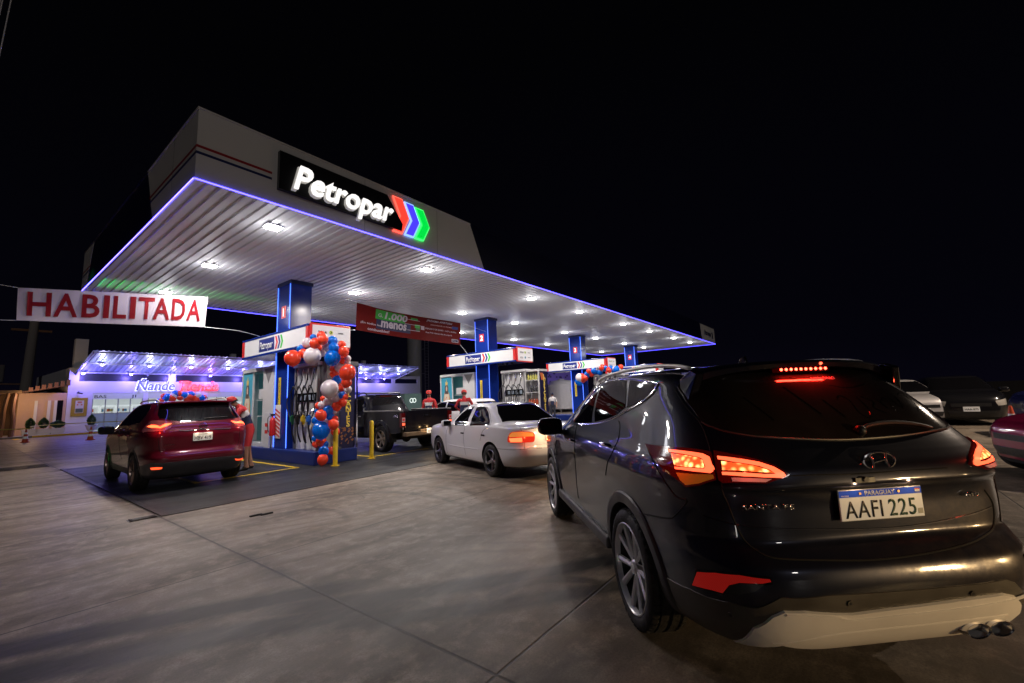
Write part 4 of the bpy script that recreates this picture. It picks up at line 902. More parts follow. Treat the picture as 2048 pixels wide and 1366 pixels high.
TR={"suv_dark":{"rear_glass":[[-0.627,0.141,0.766],[[0.679,0.674,1.528],[0.687,0.531,1.623],[0.576,0.059,1.614],[0.53,-0.452,1.571],[0.461,-0.495,1.507],[0.314,-0.675,1.28],[0.245,-0.611,1.257],[0.205,-0.522,1.249],[0.172,-0.291,1.236],[0.165,-0.084,1.229],[0.166,0.121,1.23],[0.18,0.336,1.244],[0.213,0.511,1.26],[0.276,0.62,1.283],[0.337,0.67,1.305],[0.398,0.697,1.33],[0.556,0.693,1.441]]],"glass_edge":[[-0.705,0.147,0.694],[[0.397,0.698,1.327],[0.336,0.671,1.303],[0.274,0.621,1.28],[0.211,0.513,1.258],[0.178,0.339,1.241],[0.163,0.124,1.227],[0.162,-0.08,1.226],[0.169,-0.287,1.233],[0.202,-0.518,1.247],[0.242,-0.61,1.255]]],"lamp_a":[[-0.35,0.87,0.347],[[0.765,0.868,1.185],[0.637,0.855,1.186],[0.478,0.823,1.193],[0.319,0.76,1.194],[0.268,0.731,1.188],[0.254,0.736,1.171],[0.205,0.757,1.098],[0.196,0.76,1.064],[0.261,0.81,1.029],[0.337,0.845,1.006],[0.392,0.863,1.037],[0.478,0.881,1.06],[0.614,0.89,1.116]]],"lamp_b":[[-0.81,0.428,0.401],[[0.264,0.722,1.194],[0.193,0.658,1.179],[0.133,0.573,1.157],[0.099,0.515,1.131],[0.072,0.47,1.091],[0.072,0.493,1.08],[0.077,0.535,1.071],[0.084,0.581,1.056],[0.12,0.67,1.057],[0.176,0.744,1.051],[0.189,0.754,1.064],[0.201,0.752,1.103],[0.239,0.736,1.158]]],"bar_a":[[-0.409,0.808,0.425],[[0.514,0.841,1.175],[0.385,0.803,1.178],[0.289,0.758,1.174],[0.255,0.744,1.162],[0.213,0.754,1.115],[0.209,0.759,1.099],[0.219,0.77,1.09],[0.294,0.817,1.089],[0.404,0.858,1.085],[0.411,0.858,1.095],[0.297,0.814,1.103],[0.244,0.783,1.107],[0.242,0.776,1.117],[0.275,0.77,1.149],[0.297,0.777,1.157],[0.389,0.814,1.164],[0.499,0.844,1.164]]],"inner_a":[[-0.347,0.817,0.46],[[0.474,0.842,1.157],[0.386,0.816,1.158],[0.295,0.778,1.153],[0.275,0.773,1.146],[0.248,0.781,1.114],[0.257,0.788,1.11],[0.343,0.833,1.105],[0.415,0.857,1.104],[0.429,0.853,1.121]]],"bar_b1":[[-0.833,0.359,0.422],[[0.235,0.723,1.168],[0.182,0.667,1.162],[0.126,0.579,1.146],[0.096,0.528,1.125],[0.077,0.496,1.1],[0.073,0.49,1.086],[0.073,0.507,1.078],[0.091,0.587,1.082],[0.124,0.663,1.085],[0.18,0.738,1.087],[0.184,0.737,1.099],[0.126,0.66,1.1],[0.094,0.583,1.095],[0.082,0.532,1.095],[0.094,0.551,1.114],[0.116,0.588,1.131],[0.172,0.675,1.146],[0.224,0.727,1.155]]],"inner_b":[[-0.775,0.368,0.514],[[0.207,0.72,1.145],[0.168,0.678,1.141],[0.118,0.602,1.128],[0.095,0.561,1.112],[0.085,0.542,1.101],[0.11,0.62,1.106],[0.184,0.733,1.108]]],"amber":[[-0.446,0.882,0.152],[[0.396,0.858,1.072],[0.293,0.819,1.079],[0.207,0.762,1.087],[0.201,0.762,1.07],[0.261,0.809,1.038],[0.33,0.843,1.018],[0.365,0.855,1.038]]],"reverse":[[-0.883,0.413,0.224],[[0.152,0.71,1.08],[0.108,0.635,1.08],[0.082,0.555,1.076],[0.086,0.583,1.063],[0.12,0.668,1.063],[0.148,0.71,1.063]]],"reflector":[[-0.649,0.761,0.01],[[0.293,0.85,0.611],[0.195,0.812,0.641],[0.105,0.745,0.66],[0.042,0.645,0.659],[0.039,0.641,0.65],[0.051,0.672,0.641],[0.105,0.748,0.629],[0.14,0.778,0.607],[0.172,0.795,0.56],[0.225,0.82,0.554],[0.343,0.856,0.531]]],"vent":[[-0.743,0.669,-0.03],[[0.162,0.789,0.567],[0.134,0.774,0.608],[0.102,0.746,0.627],[0.048,0.667,0.637],[0.067,0.703,0.603],[0.112,0.753,0.575]]],"gate_seam":[[-0.888,0.172,0.427],[[0.232,0.723,1.166],[0.177,0.748,1.042],[0.171,0.729,0.954],[0.155,0.708,0.861],[0.139,0.68,0.79],[0.087,0.629,0.743],[0.059,0.549,0.73],[0.038,0.363,0.719],[0.028,0.142,0.708],[0.032,-0.099,0.713],[0.049,-0.343,0.731],[0.074,-0.494,0.755],[0.112,-0.601,0.786],[0.123,-0.632,0.882],[0.112,-0.586,0.954]]],"gate_top_seam":[[-0.392,0.713,0.582],[[0.687,0.686,1.515],[0.523,0.707,1.404],[0.389,0.703,1.316],[0.277,0.73,1.196]]],"crease":[[-0.975,0.023,0.222],[[0.072,0.477,1.088],[0.063,0.333,1.087],[0.06,0.169,1.081],[0.061,-0.076,1.081],[0.062,-0.341,1.082]]],"bumper_crease":[[-0.984,0.178,0.003],[[0.257,0.812,0.884],[0.15,0.699,0.861],[0.103,0.523,0.846],[0.095,0.248,0.828],[0.095,-0.067,0.816],[0.096,-0.386,0.838],[0.119,-0.618,0.872]]],"lower_black":[[-0.78,0.395,-0.485],[[1.017,0.901,0.4],[0.791,0.899,0.44],[0.585,0.889,0.479],[0.368,0.858,0.501],[0.159,0.778,0.527],[0.077,0.697,0.53],[0.051,0.662,0.555],[0.028,0.615,0.588],[0.003,0.413,0.591],[0.001,0.191,0.585],[0.001,-0.04,0.581],[0.002,-0.336,0.582],[0.006,-0.477,0.588],[0.014,-0.533,0.565],[0.03,-0.578,0.529],[0.083,-0.657,0.449],[0.122,-0.584,0.352],[0.144,-0.467,0.313],[0.152,-0.014,0.303],[0.163,0.302,0.297],[0.284,0.706,0.295],[0.513,0.8,0.286],[0.788,0.847,0.289],[1.066,0.854,0.281]]],"skid":[[-0.859,0.047,-0.511],[[0.036,0.605,0.533],[0.02,0.518,0.533],[0.017,0.368,0.512],[0.018,0.3,0.506],[0.016,0.13,0.512],[0.015,-0.043,0.516],[0.013,-0.279,0.525],[0.015,-0.453,0.53],[0.027,-0.526,0.509],[0.044,-0.568,0.473],[0.099,-0.622,0.397],[0.118,-0.592,0.36],[0.137,-0.475,0.319],[0.157,-0.276,0.3],[0.147,-0.021,0.306],[0.159,0.293,0.299],[0.117,0.577,0.355],[0.281,0.709,0.298],[0.119,0.702,0.434],[0.057,0.647,0.507]]],"sensor1":[[-0.552,0.784,-0.284],[[0.169,0.768,0.466]]],"sensor2":[[-0.979,0.008,-0.201],[[0.007,0.313,0.551]]],"sensor3":[[-0.971,-0.004,-0.238],[[0.008,-0.292,0.543]]],"lock":[[-0.982,0.0,0.189],[[0.059,0.111,1.072]]],"plate":[[-0.948,0.001,-0.319],[[0.075,0.264,1.015],[0.082,-0.167,1.007],[0.095,-0.212,0.86],[0.095,0.215,0.868]]],"logo":[[-0.791,0.0,0.612],[[0.084,0.005,1.133]]],"name":[[-0.975,0.221,-0.005],[[0.145,0.688,0.939],[0.097,0.434,0.93]]],"badge":[[-0.995,-0.084,-0.051],[[0.097,-0.436,0.942],[0.104,-0.53,0.943]]],"wiper":[[-0.74,-0.024,0.672],[[0.199,-0.026,1.266],[0.219,-0.096,1.289],[0.227,-0.227,1.298],[0.22,-0.353,1.286],[0.205,-0.448,1.262]]],"brake":[[-0.36,-0.003,0.933],[[0.578,0.081,1.615],[0.596,-0.211,1.621]]],"right_lamp":[[-0.881,-0.192,0.432],[[0.065,-0.357,1.092],[0.078,-0.391,1.119],[0.097,-0.451,1.141],[0.136,-0.551,1.167],[0.231,-0.695,1.189],[0.224,-0.7,1.179],[0.128,-0.599,1.142],[0.083,-0.539,1.095],[0.067,-0.505,1.046],[0.058,-0.392,1.046],[0.061,-0.373,1.069]]],"front_glass":[[0.087,0.811,0.579],[[2.619,0.866,1.215],[3.0,0.777,1.303],[2.775,0.729,1.418],[2.548,0.695,1.517],[2.383,0.666,1.585],[2.315,0.652,1.605],[2.185,0.719,1.547],[2.141,0.775,1.433],[2.085,0.819,1.335],[2.014,0.854,1.25],[2.248,0.862,1.231]]],"rear_door_glass":[[0.012,0.86,0.509],[[2.251,0.648,1.615],[1.841,0.676,1.619],[1.487,0.689,1.604],[1.391,0.736,1.519],[1.287,0.793,1.396],[1.421,0.817,1.339],[1.645,0.835,1.295],[1.917,0.85,1.26],[2.017,0.818,1.337],[2.081,0.77,1.446],[2.13,0.714,1.559]]],"quarter_glass":[[-0.034,0.878,0.478],[[1.401,0.693,1.598],[1.174,0.701,1.584],[0.977,0.706,1.563],[0.896,0.706,1.549],[0.914,0.734,1.499],[0.99,0.757,1.461],[1.115,0.778,1.424],[1.243,0.792,1.396],[1.323,0.746,1.497]]],"belt_chrome":[[-0.025,0.909,0.417],[[2.597,0.872,1.203],[2.102,0.863,1.23],[1.756,0.85,1.26],[1.51,0.834,1.299],[1.309,0.813,1.348],[1.138,0.791,1.395],[0.98,0.762,1.449],[0.906,0.732,1.5],[0.884,0.704,1.551]]],"top_chrome":[[0.057,0.692,0.72],[[2.868,0.799,1.311],[2.651,0.723,1.459],[2.445,0.668,1.571],[2.252,0.65,1.614],[1.921,0.647,1.636],[1.459,0.678,1.617],[1.108,0.697,1.587],[0.887,0.702,1.554]]],"door_seam_r":[[-0.005,0.971,0.24],[[1.335,0.834,1.297],[1.271,0.849,1.261],[1.22,0.89,1.169],[1.241,0.929,1.082],[1.342,0.944,0.982],[1.397,0.943,0.894]]],"door_seam_m":[[0.002,0.995,0.098],[[2.503,0.874,1.201],[2.375,0.935,1.066],[2.372,0.945,0.91],[2.416,0.931,0.721],[2.431,0.917,0.498]]],"door_seam_f":[[0.04,0.991,0.131],[[3.557,0.841,1.1],[3.266,0.944,0.985],[3.495,0.934,0.8],[3.605,0.918,0.536],[3.595,0.902,0.389]]],"handle_r":[[-0.002,0.913,0.409],[[1.546,0.925,1.099],[1.426,0.912,1.129],[1.272,0.91,1.131]]],"handle_f":[[0.0,0.978,0.21],[[2.624,0.941,1.037],[2.487,0.935,1.063],[2.321,0.934,1.068]]],"bump_seam":[[-0.181,0.98,0.087],[[0.753,0.871,1.178],[0.613,0.895,1.101],[0.497,0.891,1.014],[0.404,0.873,0.946],[0.335,0.849,0.94],[0.417,0.875,0.854],[0.49,0.889,0.815],[0.659,0.91,0.787],[0.882,0.924,0.751]]],"rail":[[0.011,0.204,0.979],[[2.254,0.653,1.612],[1.989,0.621,1.643],[1.753,0.586,1.655],[1.517,0.561,1.66],[1.312,0.539,1.661],[1.218,0.481,1.666],[1.128,0.434,1.667]]]},"suv_red":{"rear_glass":[[-0.618,-0.009,0.786],[[0.688,0.5,1.675],[0.614,0.169,1.675],[0.535,-0.194,1.648],[0.56,-0.544,1.622],[0.451,-0.633,1.483],[0.349,-0.708,1.327],[0.255,-0.628,1.294],[0.21,-0.354,1.29],[0.21,0.03,1.291],[0.221,0.373,1.305],[0.243,0.48,1.325],[0.344,0.651,1.373],[0.433,0.663,1.441],[0.611,0.61,1.612]]],"lamp_l":[[-0.543,0.606,0.581],[[0.431,0.751,1.333],[0.342,0.689,1.339],[0.207,0.444,1.279],[0.162,0.504,1.197],[0.138,0.613,1.132],[0.215,0.755,1.134],[0.447,0.866,1.123],[0.551,0.863,1.162],[0.493,0.813,1.25]]],"glow_l":[[-0.699,0.47,0.539],[[0.432,0.81,1.226],[0.35,0.762,1.256],[0.251,0.689,1.243],[0.211,0.656,1.216],[0.217,0.577,1.269],[0.201,0.486,1.266],[0.184,0.568,1.218],[0.194,0.658,1.189],[0.303,0.768,1.203]]],"lamp_r":[[-0.592,-0.581,0.559],[[0.192,-0.511,1.247],[0.235,-0.589,1.288],[0.431,-0.769,1.304],[0.417,-0.796,1.245],[0.371,-0.829,1.152],[0.336,-0.843,1.108],[0.149,-0.667,1.126],[0.145,-0.582,1.15]]],"glow_r":[[-0.698,-0.472,0.539],[[0.194,-0.512,1.25],[0.197,-0.612,1.221],[0.249,-0.696,1.234],[0.382,-0.814,1.188],[0.372,-0.831,1.15],[0.198,-0.664,1.19],[0.175,-0.573,1.202]]],"plate":[[-0.988,-0.0,0.154],[[0.086,0.175,1.067],[0.082,-0.164,1.055],[0.081,-0.171,0.901],[0.081,0.161,0.908]]],"logo":[[-0.875,-0.0,0.484],[[0.159,-0.035,1.205]]],"chrome":[[-0.897,-0.006,0.441],[[0.116,0.381,1.13],[0.105,0.264,1.112],[0.11,0.048,1.119],[0.103,-0.175,1.107],[0.101,-0.409,1.101],[0.103,-0.489,1.1]]],"side_glass":[[-0.011,0.871,0.49],[[2.757,0.856,1.231],[2.644,0.794,1.383],[2.073,0.732,1.553],[2.056,0.665,1.654],[0.973,0.665,1.647],[0.844,0.7,1.585],[0.811,0.767,1.449],[1.001,0.831,1.298],[1.561,0.844,1.269],[2.174,0.857,1.237]]],"refl_l":[[-0.69,0.61,-0.389],[[0.187,0.762,0.48],[0.097,0.69,0.485],[0.057,0.614,0.477],[0.071,0.616,0.451],[0.19,0.747,0.446]]],"refl_r":[[-0.668,-0.634,-0.388],[[0.042,-0.568,0.478],[0.276,-0.794,0.455],[0.278,-0.789,0.44],[0.063,-0.592,0.447]]],"seam":[[-0.925,0.052,0.376],[[0.141,0.702,1.082],[0.122,0.683,0.919],[0.113,0.65,0.754],[0.064,0.618,0.688],[0.02,0.4,0.667],[0.015,-0.022,0.661],[0.031,-0.484,0.676],[0.094,-0.665,0.706],[0.137,-0.706,0.883]]],"black_low":[[-0.904,0.092,-0.418],[[0.893,0.883,0.512],[0.328,0.828,0.533],[0.152,0.761,0.574],[0.017,0.529,0.559],[0.005,0.12,0.554],[0.006,-0.325,0.555],[0.061,-0.661,0.546],[0.248,-0.809,0.575],[0.274,-0.79,0.447],[0.337,-0.773,0.335],[0.112,-0.367,0.316],[0.08,0.091,0.352],[0.074,0.507,0.383],[0.62,0.843,0.361]]],"wiper":[[-0.793,-0.025,0.609],[[0.238,-0.051,1.33],[0.242,-0.205,1.335],[0.254,-0.461,1.341]]],"tagname":[[-0.991,0.122,-0.05],[[0.101,0.607,0.871],[0.085,0.45,0.866]]],"seam_d1":[[0.001,0.998,0.056],[[2.571,0.874,1.196],[2.329,0.92,1.016],[2.252,0.909,0.758],[2.037,0.893,0.547]]],"handle1":[[0.0,0.999,0.04],[[2.623,0.92,1.008],[2.245,0.919,1.036]]],"handle2":[[-0.003,0.999,0.051],[[1.423,0.92,1.021],[1.113,0.918,1.046]]],"rail":[[0.001,0.137,0.991],[[1.954,0.611,1.689],[1.7,0.552,1.705],[1.227,0.477,1.708],[1.212,0.408,1.711]]]},"sedan":{"rear_glass":[[-0.348,-0.096,0.933],[[1.285,0.446,1.326],[1.423,0.106,1.365],[1.383,-0.375,1.356],[1.272,-0.592,1.274],[1.092,-0.631,1.167],[0.905,-0.671,1.055],[0.696,-0.593,0.988],[0.677,-0.188,0.997],[0.699,0.195,1.007],[0.768,0.631,1.007],[1.027,0.567,1.168]]],"door_glass_f":[[0.028,0.9,0.435],[[2.458,0.832,0.906],[2.59,0.762,0.994],[2.406,0.684,1.162],[2.148,0.648,1.269],[1.903,0.627,1.308],[1.941,0.676,1.212],[1.967,0.746,1.054],[1.913,0.829,0.918]]],"door_glass_r":[[-0.06,0.802,0.595],[[1.755,0.827,0.923],[1.817,0.745,1.056],[1.759,0.638,1.291],[1.586,0.627,1.306],[1.373,0.616,1.289],[1.215,0.672,1.172],[1.06,0.741,1.028],[1.005,0.787,0.959],[1.225,0.812,0.943]]],"lamp_l":[[-0.805,0.583,0.109],[[0.377,0.779,0.694],[0.351,0.767,0.792],[0.283,0.737,0.851],[0.135,0.61,0.858],[0.082,0.421,0.833],[0.075,0.382,0.756],[0.07,0.402,0.681],[0.072,0.45,0.662],[0.117,0.609,0.667],[0.317,0.76,0.662]]],"lamp_amber":[[-0.752,0.653,0.088],[[0.339,0.763,0.796],[0.272,0.733,0.844],[0.135,0.611,0.852],[0.081,0.422,0.825],[0.076,0.393,0.761],[0.131,0.618,0.768],[0.334,0.763,0.758]]],"lamp_lit":[[-0.596,0.801,0.052],[[0.334,0.764,0.738],[0.13,0.619,0.753],[0.126,0.621,0.677],[0.304,0.755,0.674]]],"trunk_seam":[[-0.731,0.447,0.515],[[0.315,0.545,0.934],[0.138,0.622,0.83],[0.109,0.596,0.657],[0.077,0.614,0.566]]],"bumper_seam":[[-0.597,0.791,0.133],[[0.908,0.834,0.534],[0.543,0.812,0.54],[0.238,0.746,0.543],[0.042,0.548,0.558],[0.01,0.282,0.549]]],"seam_m":[[0.0,0.986,0.166],[[1.897,0.63,1.303],[1.967,0.746,1.054],[1.969,0.833,0.898],[2.029,0.843,0.645],[1.978,0.814,0.295]]],"seam_r":[[-0.092,0.871,0.482],[[1.387,0.608,1.3],[1.154,0.675,1.151],[0.969,0.796,0.95],[1.185,0.837,0.84],[1.3,0.843,0.644]]],"seam_f":[[0.004,1.0,-0.029],[[2.463,0.829,0.917],[2.789,0.836,0.871],[2.934,0.843,0.644],[2.939,0.795,0.245]]],"moulding":[[0.0,0.999,-0.05],[[2.835,0.837,0.477],[2.459,0.837,0.467],[2.027,0.836,0.463],[1.436,0.837,0.474]]],"handle1":[[0.0,0.999,0.053],[[2.154,0.844,0.758],[2.048,0.844,0.763]]],"handle2":[[-0.008,0.999,0.052],[[1.261,0.843,0.763],[1.159,0.842,0.768]]],"nametag":[[-0.483,0.092,0.871],[[0.145,0.566,0.903],[0.125,0.399,0.907]]],"plate":[[-0.978,0.002,0.207],[[0.083,0.234,0.862],[0.083,0.109,0.863],[0.065,0.096,0.675],[0.064,0.223,0.666]]]},"pickup":{"cab_glass":[[-0.612,-0.236,0.755],[[2.617,0.204,1.75],[2.592,-0.185,1.749],[2.487,-0.571,1.733],[2.368,-0.657,1.658],[2.325,-0.702,1.56],[2.21,-0.781,1.288],[2.17,-0.614,1.4],[2.145,0.091,1.405],[2.147,0.586,1.367],[2.25,0.506,1.595]]],"side_glass":[[-0.103,0.557,0.824],[[3.108,0.704,1.623],[2.952,0.664,1.696],[2.768,0.583,1.736],[2.58,0.378,1.747],[2.313,0.575,1.656],[2.315,0.741,1.471],[2.873,0.827,1.331]]]}}
def warpless(v): return v
class Car:
    def __init__(s,key,name,label,cat,paint,lower=None,pose=None):
        s.sp=SPEC[key]; s.key=key; x,y,h,sc=pose or s.sp['pose']
        s.root=thing(name,label,cat,(x,y,0),R(h)); s.root.scale=(sc,)*3
        bm=body_bm(s.sp); s.bv=BVHTree.FromBMesh(bm)
        me=bpy.data.meshes.new('body'); bm.to_mesh(me); bm.free()
        o=link('body',me,[paint,lower or paint,M_dark],s.root); s.body=o
        me.polygons.foreach_set('use_smooth',[True]*len(me.polygons))
        cut=MB(); ra=s.sp['arch']; ws=s.sp['wheels']
        for wx,wz in ws:
            for sd in (1,-1):
                cut.lathe([(.001,sd*.50),(ra,sd*.50),(ra,sd*1.2),(.001,sd*1.2)],(wx,0,wz),'y',48)
        c=cut.build('cut',M_dark); 
        # one cutter at a time keeps the solver happy
        md=o.modifiers.new('b','BOOLEAN'); md.operation='DIFFERENCE'; md.solver='EXACT'; md.object=c
        o.parent=None; bpy.context.view_layer.update(); dg=bpy.context.evaluated_depsgraph_get(); m2=bpy.data.meshes.new_from_object(o.evaluated_get(dg))
        o.modifiers.clear(); old=o.data; o.data=m2; bpy.data.meshes.remove(old); m2.name='body'; bpy.data.objects.remove(c)
        m2.materials.clear()
        for q in (paint,lower or paint,M_dark): m2.materials.append(q)
        zc=s.sp['clad']
        for p in m2.polygons:
            c_=p.center; p.material_index=0; p.use_smooth=True
            if c_.z<zc: p.material_index=1
            if c_.z<s.sp['rows'][1][0]: p.material_index=2
            for wx,wz in ws:
                if math.hypot(c_.x-wx,c_.z-wz)<ra-.004+.006 and abs(c_.y)>.495 and (abs(p.normal.y)<.5 or abs(c_.y)<.51): p.material_index=2; p.use_smooth=False
        bm=bmesh.new(); bm.from_mesh(m2)
        for e in bm.edges:
            if len(e.link_faces)==2 and (e.link_faces[0].material_index==2)!=(e.link_faces[1].material_index==2): e.smooth=False
        bm.to_mesh(m2); bm.free()
        o.parent=s.root; o.matrix_parent_inverse=Matrix.Identity(4)
    def proj(s,p,d,off=0):
        p=Vector(p); l,n,i,ds=s.bv.ray_cast(p-d*2.5,d)
        if l is None or (l-p).length>.6+abs((l-p).dot(d)):
            l,n,i,ds=s.bv.find_nearest(p)
            return l+n*off
        return l-d*off
    def decal(s,name,pts,d,m,off=.004,grid=.04,mirror=None,parent=None,label=None,bulge=0,smooth_in=True,curve=0,scale_in=None):
        d=Vector(d).normalized(); pts=[Vector(p) for p in pts]
        if curve: pts=cr_spline(pts,curve,closed=True)
        u=Vector((0,0,1)).cross(d); u=(u if u.length>1e-3 else Vector((1,0,0))).normalized(); v=d.cross(u)
        q=[(p.dot(u),p.dot(v)) for p in pts]
        bm=bmesh.new(); vs=[bm.verts.new((a,b,0)) for a,b in q]
        try: bm.faces.new(vs)
        except Exception: return None
        bm.normal_update()
        bmesh.ops.triangulate(bm,faces=bm.faces[:])
        for ax,k in ((Vector((1,0,0)),0),(Vector((0,1,0)),1)):
            lo=min(a[k] for a in q); hi=max(a[k] for a in q); n=int((hi-lo)/grid)
            for i in range(1,n+1):
                c=lo+(hi-lo)*i/(n+1); co=Vector((c,0,0)) if k==0 else Vector((0,c,0))
                bmesh.ops.bisect_plane(bm,geom=bm.verts[:]+bm.edges[:]+bm.faces[:],plane_co=co,plane_no=ax)
        bmesh.ops.remove_doubles(bm,verts=bm.verts,dist=1e-5)
        cen=sum(pts,Vector())/len(pts); dc=cen.dot(d)
        for w in bm.verts:
            p=u*w.co.x+v*w.co.y+d*dc; w.co=s.proj(p,d,off)
        bmesh.ops.recalc_face_normals(bm,faces=bm.faces)
        av=sum((f.normal*f.calc_area() for f in bm.faces),Vector())
        if av.dot(d)>0: bmesh.ops.reverse_faces(bm,faces=bm.faces[:])
        bo=[e for e in bm.edges if e.is_boundary]
        r=bmesh.ops.extrude_edge_only(bm,edges=bo); nv=[g for g in r['geom'] if isinstance(g,bmesh.types.BMVert)]
        for g in nv: g.co+=d*(off+.006)
        for e in bo: e.smooth=False
        for f in bm.faces: f.smooth=True
        me=bpy.data.meshes.new(name); bm.to_mesh(me); bm.free()
        o=link(name,me,m,parent or s.root); 
        if label: o['label']=label
        out=[o]
        if mirror:
            m2=me.copy(); bm=bmesh.new(); bm.from_mesh(m2)
            for w in bm.verts: w.co.y*=-1
            bmesh.ops.reverse_faces(bm,faces=bm.faces[:]); bm.to_mesh(m2); bm.free()
            o2=link(name,m2,None,mirror if not isinstance(mirror,bool) else s.root); out.append(o2)
        return out if mirror else o
    def tr(s,nm,name,m,off=.004,**k):
        n,pts=TR[s.key][nm]; return s.decal(name,pts,-Vector(n),m,off,**k)
    def line(s,name,pts,d,m,r=.003,off=0,mirror=False,closed=False,parent=None,smooth=4,taper=False,cap=True):
        pts=cr_spline([Vector(p) for p in pts],smooth,closed) if smooth else [Vector(p) for p in pts]
        d=Vector(d).normalized(); out=[]
        dense=[]
        for a,b in zip(pts,pts[1:]+([pts[0]] if closed else [])):
            n=max(1,int((b-a).length/.03)); dense+=[a.lerp(b,i/n) for i in range(n)]
        if not closed: dense.append(pts[-1])
        P_=[s.proj(p,d,off) for p in dense]
        for sg in ((1,-1) if mirror else (1,)):
            rr=r if not taper else [r*(.25+.75*math.sin(math.pi*i/(len(P_)-1))**.5) for i in range(len(P_))]
            k=MB(); k.tube([(p.x,p.y*sg,p.z) for p in P_],rr,6,closed); out.append(k.build(name,m,parent or s.root,smooth=True))
        return out
    def trl(s,nm,name,m,r=.003,off=0,**k):
        n,pts=TR[s.key][nm]; return s.line(name,pts,-Vector(n),m,r,off,**k)
    def cen(s,nm): return sum((Vector(p) for p in TR[s.key][nm][1]),Vector())/len(TR[s.key][nm][1])
    def wheels(s,style,w=.235,rim=None,rf=.655):
        Rr=s.sp['R']; t=s.sp['track']
        for i,(wx,wz) in enumerate(s.sp['wheels']):
            for sd in (1,-1): wheel(s.root,(wx,sd*t,Rr),Rr,w,style,sd,rim or M_alloy,seed=i*2+sd,rf=rf)
M_tread=mat('tyre_tread',(.013,.012,.012),.8,bump=1.0,bscale=34,noise=.5,nscale=30)
M_rimin=mat('rim_inside',(.03,.03,.032),.5,metal=.6)
def wheel(par,c,Rr,w,style,side,rim,seed=0,rf=.655):
    wt=bpy.data.objects.new('wheel',None); COL.objects.link(wt); wt.parent=par; wt.location=c; wt.empty_display_size=.1
    rr=random.Random(seed*13+7); wt.rotation_euler=(0,rr.uniform(0,6),0)
    S_=side; h=w/2; k=MB()
    pr=[((rf-.01)*Rr,-h+.02),((rf+.045)*Rr,-h),(.86*Rr,-h-.008),(.95*Rr,-h+.006),(.985*Rr,-h+.022)]
    tr=[(.985*Rr,-h+.022),(.998*Rr,-h+.04)]
    for g in (-.3,0,.3): tr+=[(Rr,g*w-.012),(.965*Rr,g*w-.008),(.965*Rr,g*w+.008),(Rr,g*w+.012)]
    tr+=[(.998*Rr,h-.04),(.985*Rr,h-.022)]
    po=[(a,-b) for a,b in pr[::-1]]
    k.lathe(pr,(0,0,0),'y',56); k.mi=1; k.lathe(tr,(0,0,0),'y',56); k.mi=0; k.lathe(po,(0,0,0),'y',56)
    # shoulder blocks of the tread
    k.mi=1; nb=44
    for i in range(nb):
        a=2*math.pi*i/nb
        for sy in (-1,1):
            ca,sa=math.cos(a),math.sin(a); da=.045
            P_=[]
            for (rad,yy) in ((.975*Rr,h-.055),(.975*Rr,h-.006),(1.004*Rr,h-.04),(.99*Rr,h-.016)):
                for aa in (a-da,a+da): P_.append((rad*math.cos(aa),sy*yy,rad*math.sin(aa)))
            k.add(P_,[(0,4,5,1),(4,6,7,5),(6,2,3,7),(0,2,6,4),(1,5,7,3)])
    ty=k.build('tyre',[M_rubber,M_tread],wt,smooth=True)
    k=MB(); ro=S_*(h-.012)
    f=lambda l:[(a*Rr,S_*b) for a,b in l]
    k.lathe(f([(rf+.01,h-.008),(rf+.02,h-.002),(rf,h+.002),(rf-.02,h-.010),(rf-.03,h-.035)]),(0,0,0),'y',56)
    def spoke(a,w0,w1,r0,r1,y0,y1,dp,skew=0):
        ca,sa=math.cos(a),math.sin(a)
        def pt(r,t,y): 
            t2=t+skew*(r-r0); return (r*ca-t2*sa,S_*y,r*sa+t2*ca)
        V=[pt(r0,-w0,y0-.012),pt(r0,0,y0),pt(r0,w0,y0-.012),pt(r0,w0,y0-dp),pt(r0,-w0,y0-dp),pt(r1,-w1,y1-.008),pt(r1,0,y1),pt(r1,w1,y1-.008),pt(r1,w1,y1-dp),pt(r1,-w1,y1-dp)]
        k.add(V,[(0,1,6,5),(1,2,7,6),(2,3,8,7),(3,4,9,8),(4,0,5,9)])
    if style=='twin':
        for i in range(5):
            a=2*math.pi*i/5
            for s_ in (-1,1): spoke(a+s_*.10,.014,.021,.11*Rr,(rf-.015)*Rr,h-.035,h-.010,.028,s_*.24)
    elif style=='five':
        for i in range(5): spoke(2*math.pi*i/5,.030,.022,.08*Rr,(rf-.015)*Rr,h-.03,h-.012,.03)
    elif style=='ten':
        for i in range(5):
            a=2*math.pi*i/5
            for s_ in (-1,1): spoke(a+s_*.20,.012,.022,.10*Rr,(rf-.015)*Rr,h-.03,h-.010,.025,s_*.22)
    elif style=='six':
        for i in range(6): spoke(2*math.pi*i/6,.034,.040,.08*Rr,(rf-.015)*Rr,h-.04,h-.02,.03)
    k.lathe(f([(.001,h-.022),(.085,h-.022),(.11,h-.028),(.17,h-.045),(.17,h-.07)]),(0,0,0),'y',24)
    for i in range(5):
        a=2*math.pi*(i+.5)/5; k.tube([(.13*Rr*math.cos(a),S_*(h-.05),.13*Rr*math.sin(a)),(.13*Rr*math.cos(a),S_*(h-.030),.13*Rr*math.sin(a))],.010,6)
    rm=k.build('rim',rim,wt,smooth=True)
    k=MB(); k.lathe(f([(rf-.015,h-.03),(rf-.055,h-.06),(rf-.055,-h+.03),(.001,-h+.04)]),(0,0,0),'y',40); k.build('rim_barrel',M_rimin,wt,smooth=True)
    k=MB(); k.lathe(f([(.001,.02),(.46,.02),(.46,.0),(.001,.0)]),(0,0,0),'y',32); k.build('brake_disc',mat('disc',(.2,.2,.2),.35,metal=1),wt)
